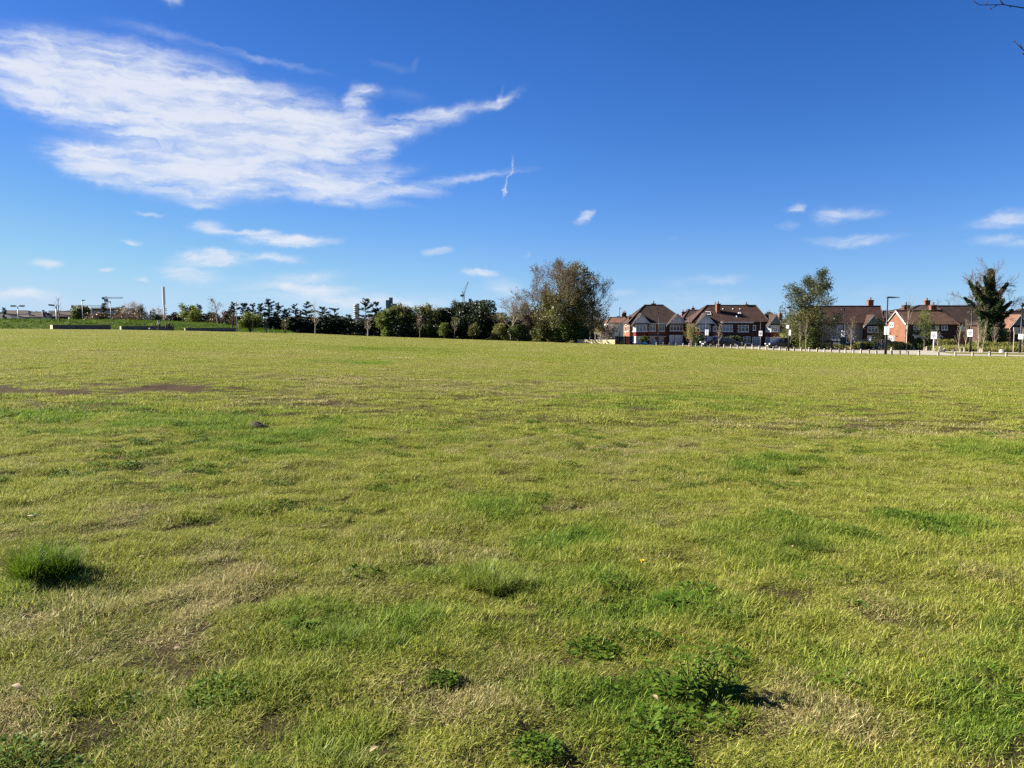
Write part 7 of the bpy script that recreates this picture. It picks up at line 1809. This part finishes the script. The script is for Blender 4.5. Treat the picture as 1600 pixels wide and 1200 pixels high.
rosette(1095, 1085, 150, 26, 'tall straggly leafy weed casting a dark shadow, lower right of centre', 21, .8, stems=16)
rosette(212, 1062, 52, 16, 'compact dark weed rosette at the lower left', 22, .9)
rosette(1315, 1062, 90, 26, 'broad-leaved weed patch right of the tall weed', 23, .7)
rosette(1060, 945, 84, 30, 'dark broad-leaved weed patch right of the centre tuft', 24, .7)
rosette(965, 965, 70, 22, 'grey-green weed patch below the centre tuft', 25, .6)
rosette(895, 838, 60, 20, 'small green weed patch beyond the centre tuft', 26, .7)
rosette(1335, 948, 50, 16, 'small weed patch between the wide tuft and the right-hand weeds', 27, .6)
rosette(470, 985, 70, 22, 'green weed patch left of the long bent grass', 28, .7)
rosette(1580, 1095, 60, 14, 'leafy weed near the lower right corner', 29, .7)
rosette(1490, 895, 46, 14, 'small dark weed at the right', 30, .7)
def clover(px, py, wpx, label, seed, n=260):
    p = near(px, py); rg = np.random.default_rng(seed); W = wpx * p.y / FPX
    o = empty('clover_patch', p, label, 'weed', 'clover cushions in the near field')
    Q, r = leaves_flat(int(n * 1.3), W / 2, .015, .034, rg, 1.25, .9); quads_mesh('leaves', Q + np.array(p), M_WEED, o, rnd=r)
    m = MB()
    for i in range(40):
        a = rg.random() * 6.28; rr = W * .45 * math.sqrt(rg.random()); q = p + Vector((math.cos(a) * rr, math.sin(a) * rr, -.01)); m.tube([q, q + Vector((rg.normal() * .008, rg.normal() * .008, .045))], .0012, 3, cap=False) if i else m.tube([p + Vector((-W * .4, 0, .004)), p + Vector((0, W * .05, .008)), p + Vector((W * .4, 0, .004))], .002, 4)
    m.build('stalks', M_WEED, o, rnd=np.full(len(m.v), .5))
clover(835, 1172, 90, 'cushion of round clover leaves at the bottom centre', 41, 300); clover(690, 1075, 60, 'flat clover cushion left of the bottom centre', 42, 200); clover(350, 1090, 120, 'wide clover patch in the lower left', 43, 420); clover(930, 1010, 80, 'clover patch left of the tall weed', 44, 220); clover(1020, 1180, 120, 'clover patch at the bottom right of centre', 45, 360); clover(1290, 905, 100, 'clover patch below the wide blue-green tuft', 46, 240)
def dandelion(px, py, label, seed):
    p = near(px, py); o = empty('dandelion', p, label, 'flower'); m = MB(); m.tube([p, p + Vector((.004, 0, .045))], .0018, 5); m.build('stem', M_WEED, o, rnd=np.full(len(m.v), .5))
    rg = np.random.default_rng(seed); c = p + Vector((.004, 0, .047)); d = rg.normal(size=(70, 3)); d[:, 2] = abs(d[:, 2]) * .5; d /= np.linalg.norm(d, axis=1)[:, None]
    cc = np.array(c) + d * .007; Q = leaf_quads(cc, np.full(70, .008), rg, 0, 2.2, d); quads_mesh('flower_head', Q, mat_simple('yellow_petals', (.70, .48, .02), .6), o, rnd=rg.random(70))
dandelion(1003, 888, 'single yellow dandelion flower right of the centre tuft', 1)
def dead_leaf(px, py, label, size, seed, mat):
    p = near(px, py); rg = np.random.default_rng(seed); m = MB(); a = rg.random() * 6.28
    leaf_blade(m, p + Vector((0, 0, .04)), (math.cos(a), math.sin(a), .35), size * .75, size * .45, .9, rg, 5)
    o = m.build('dead_leaf', mat, None, smooth=True); tag(o, label, 'leaf', 'dead leaves on the grass')
M_DEADLEAF = mat_simple('dry_leaf', (.27, .20, .115), .7, var=.2, scale=30)
dead_leaf(52, 818, 'pale dry leaf above the big left tuft', .09, 1, M_DEADLEAF); dead_leaf(1238, 868, 'pale dry leaf beside the wide blue-green tuft', .06, 2, M_DEADLEAF); dead_leaf(272, 1030, 'pale dry leaf above the weed rosette', .06, 3, M_DEADLEAF); dead_leaf(20, 1088, 'pale dry leaf at the lower left edge', .07, 4, M_DEADLEAF); dead_leaf(1020, 1098, 'whitish dry leaf left of the tall weed stem', .05, 5, M_DEADLEAF); dead_leaf(225, 880, 'small pale dry leaf right of the big left tuft', .05, 6, M_DEADLEAF); dead_leaf(590, 1190, 'pale dry leaf at the bottom beside the pale tuft', .05, 7, M_DEADLEAF); dead_leaf(1140, 770, 'distant pale dry leaf above the low dark tuft', .08, 8, M_DEADLEAF)
def molehill():
    p = near(400, 668); rg = np.random.default_rng(9); m = MB()
    n = 14; rings = [(0.0, .075), (.05, .07), (.10, .05), (.17, .015), (.22, -.03)]
    for r, z in rings:
        for k in range(n):
            a = 6.283 * k / n; j = 1 + .3 * (rg.random() - .5); m.v.append((p.x + r * j * math.cos(a), p.y + r * j * math.sin(a), p.z + z * (.8 + .5 * rg.random())))
    for i in range(len(rings) - 1):
        for k in range(n): a = i * n + k; b = i * n + (k + 1) % n; m.f.append((a, a + n, b + n, b))
    o = m.build('earth_mound', mat_simple('dark_earth', (.035, .025, .017), .95, var=.4, scale=20, bump=.6), None, smooth=True); tag(o, 'small dark heap of earth on the grass at middle left', 'earth heap')
molehill()

# ------------------------------------------------------------------ leafless tree just outside the right edge, whose twigs reach into the corner
def corner_tree():
    D = 5.6; bx = 5.6; b = Vector((bx, D, gz(bx, D)))
    o = empty('bare_tree', b, 'leafless tree whose twigs reach into the top right corner', 'tree')
    m = MB(); m.tube([b - Vector((0, 0, .2)), b + Vector((.03, 0, 1.6)), b + Vector((-.02, .05, 3.2)), b + Vector((.05, .1, 5.0))], [.11, .09, .07, .04], 8)
    a = lambda px, py, d=D: at(px, py, d)
    st = b + Vector((-.0, .04, 2.9))
    def br(pts, r0, r1, rr=None): m.tube(pts, (rr or list(np.linspace(r0, r1, len(pts))))[:len(pts)], 5)
    br([st, Vector((4.6, D, 3.72)), a(1660, 24), a(1600, 12.5), a(1568, 7.2), a(1548, 7.6), a(1531, 7.8), a(1523, 3), a(1517, -8)], .028, .0022, [.030, .020, .0055, .0040, .0030, .0026, .0024, .0020, .0014])
    br([a(1568, 7.2), a(1563, 1.5), a(1560, -9)], .004, .002); br([a(1540, 7.4), a(1542.5, 3.5), a(1543.5, -8)], .0035, .002); br([a(1558, 8), a(1552, 11.5), a(1547.5, 14.2)], .003, .002)
    br([a(1582, 9.6), a(1577.5, 10.2)], .004, .003)
    br([st + Vector((0, .02, -.5)), Vector((4.5, D, 3.15)), a(1640, 98), a(1604, 82), a(1599, 78), a(1591, 70.5), a(1585, 64.5)], .02, .0022, [.022, .014, .0055, .0040, .0034, .0028, .0022, .0014]); br([a(1606, 88), a(1600, 84.8), a(1596.5, 82.8)], .004, .0035); br([a(1597, 76), a(1593, 67.5)], .003, .0015)
    rg = np.random.default_rng(3)
    for k in range(9):
        z = 2.4 + .3 * k; aa = k * 2.4; d = Vector((math.cos(aa) * .8 + .5, math.sin(aa) * .5 + .2, .5)); p = b + Vector((0, .05, z)); br([p, p + d * .5, p + d * 1.1 + Vector((0, 0, .1))], .02, .004)
    m.build('trunk', M_BARKDARK, o, smooth=True)
    mm = MB()
    for (px, py) in ((1547.5, 14.2), (1577.5, 10.2), (1585, 64.5), (1531, 7.8)):
        q = a(px, py); mm.lathe(tuple(q), [(.0005, -.006), (.0042, 0), (.0005, .009)], 6)
    mm.build('bud', M_BARKDARK, o)
corner_tree()
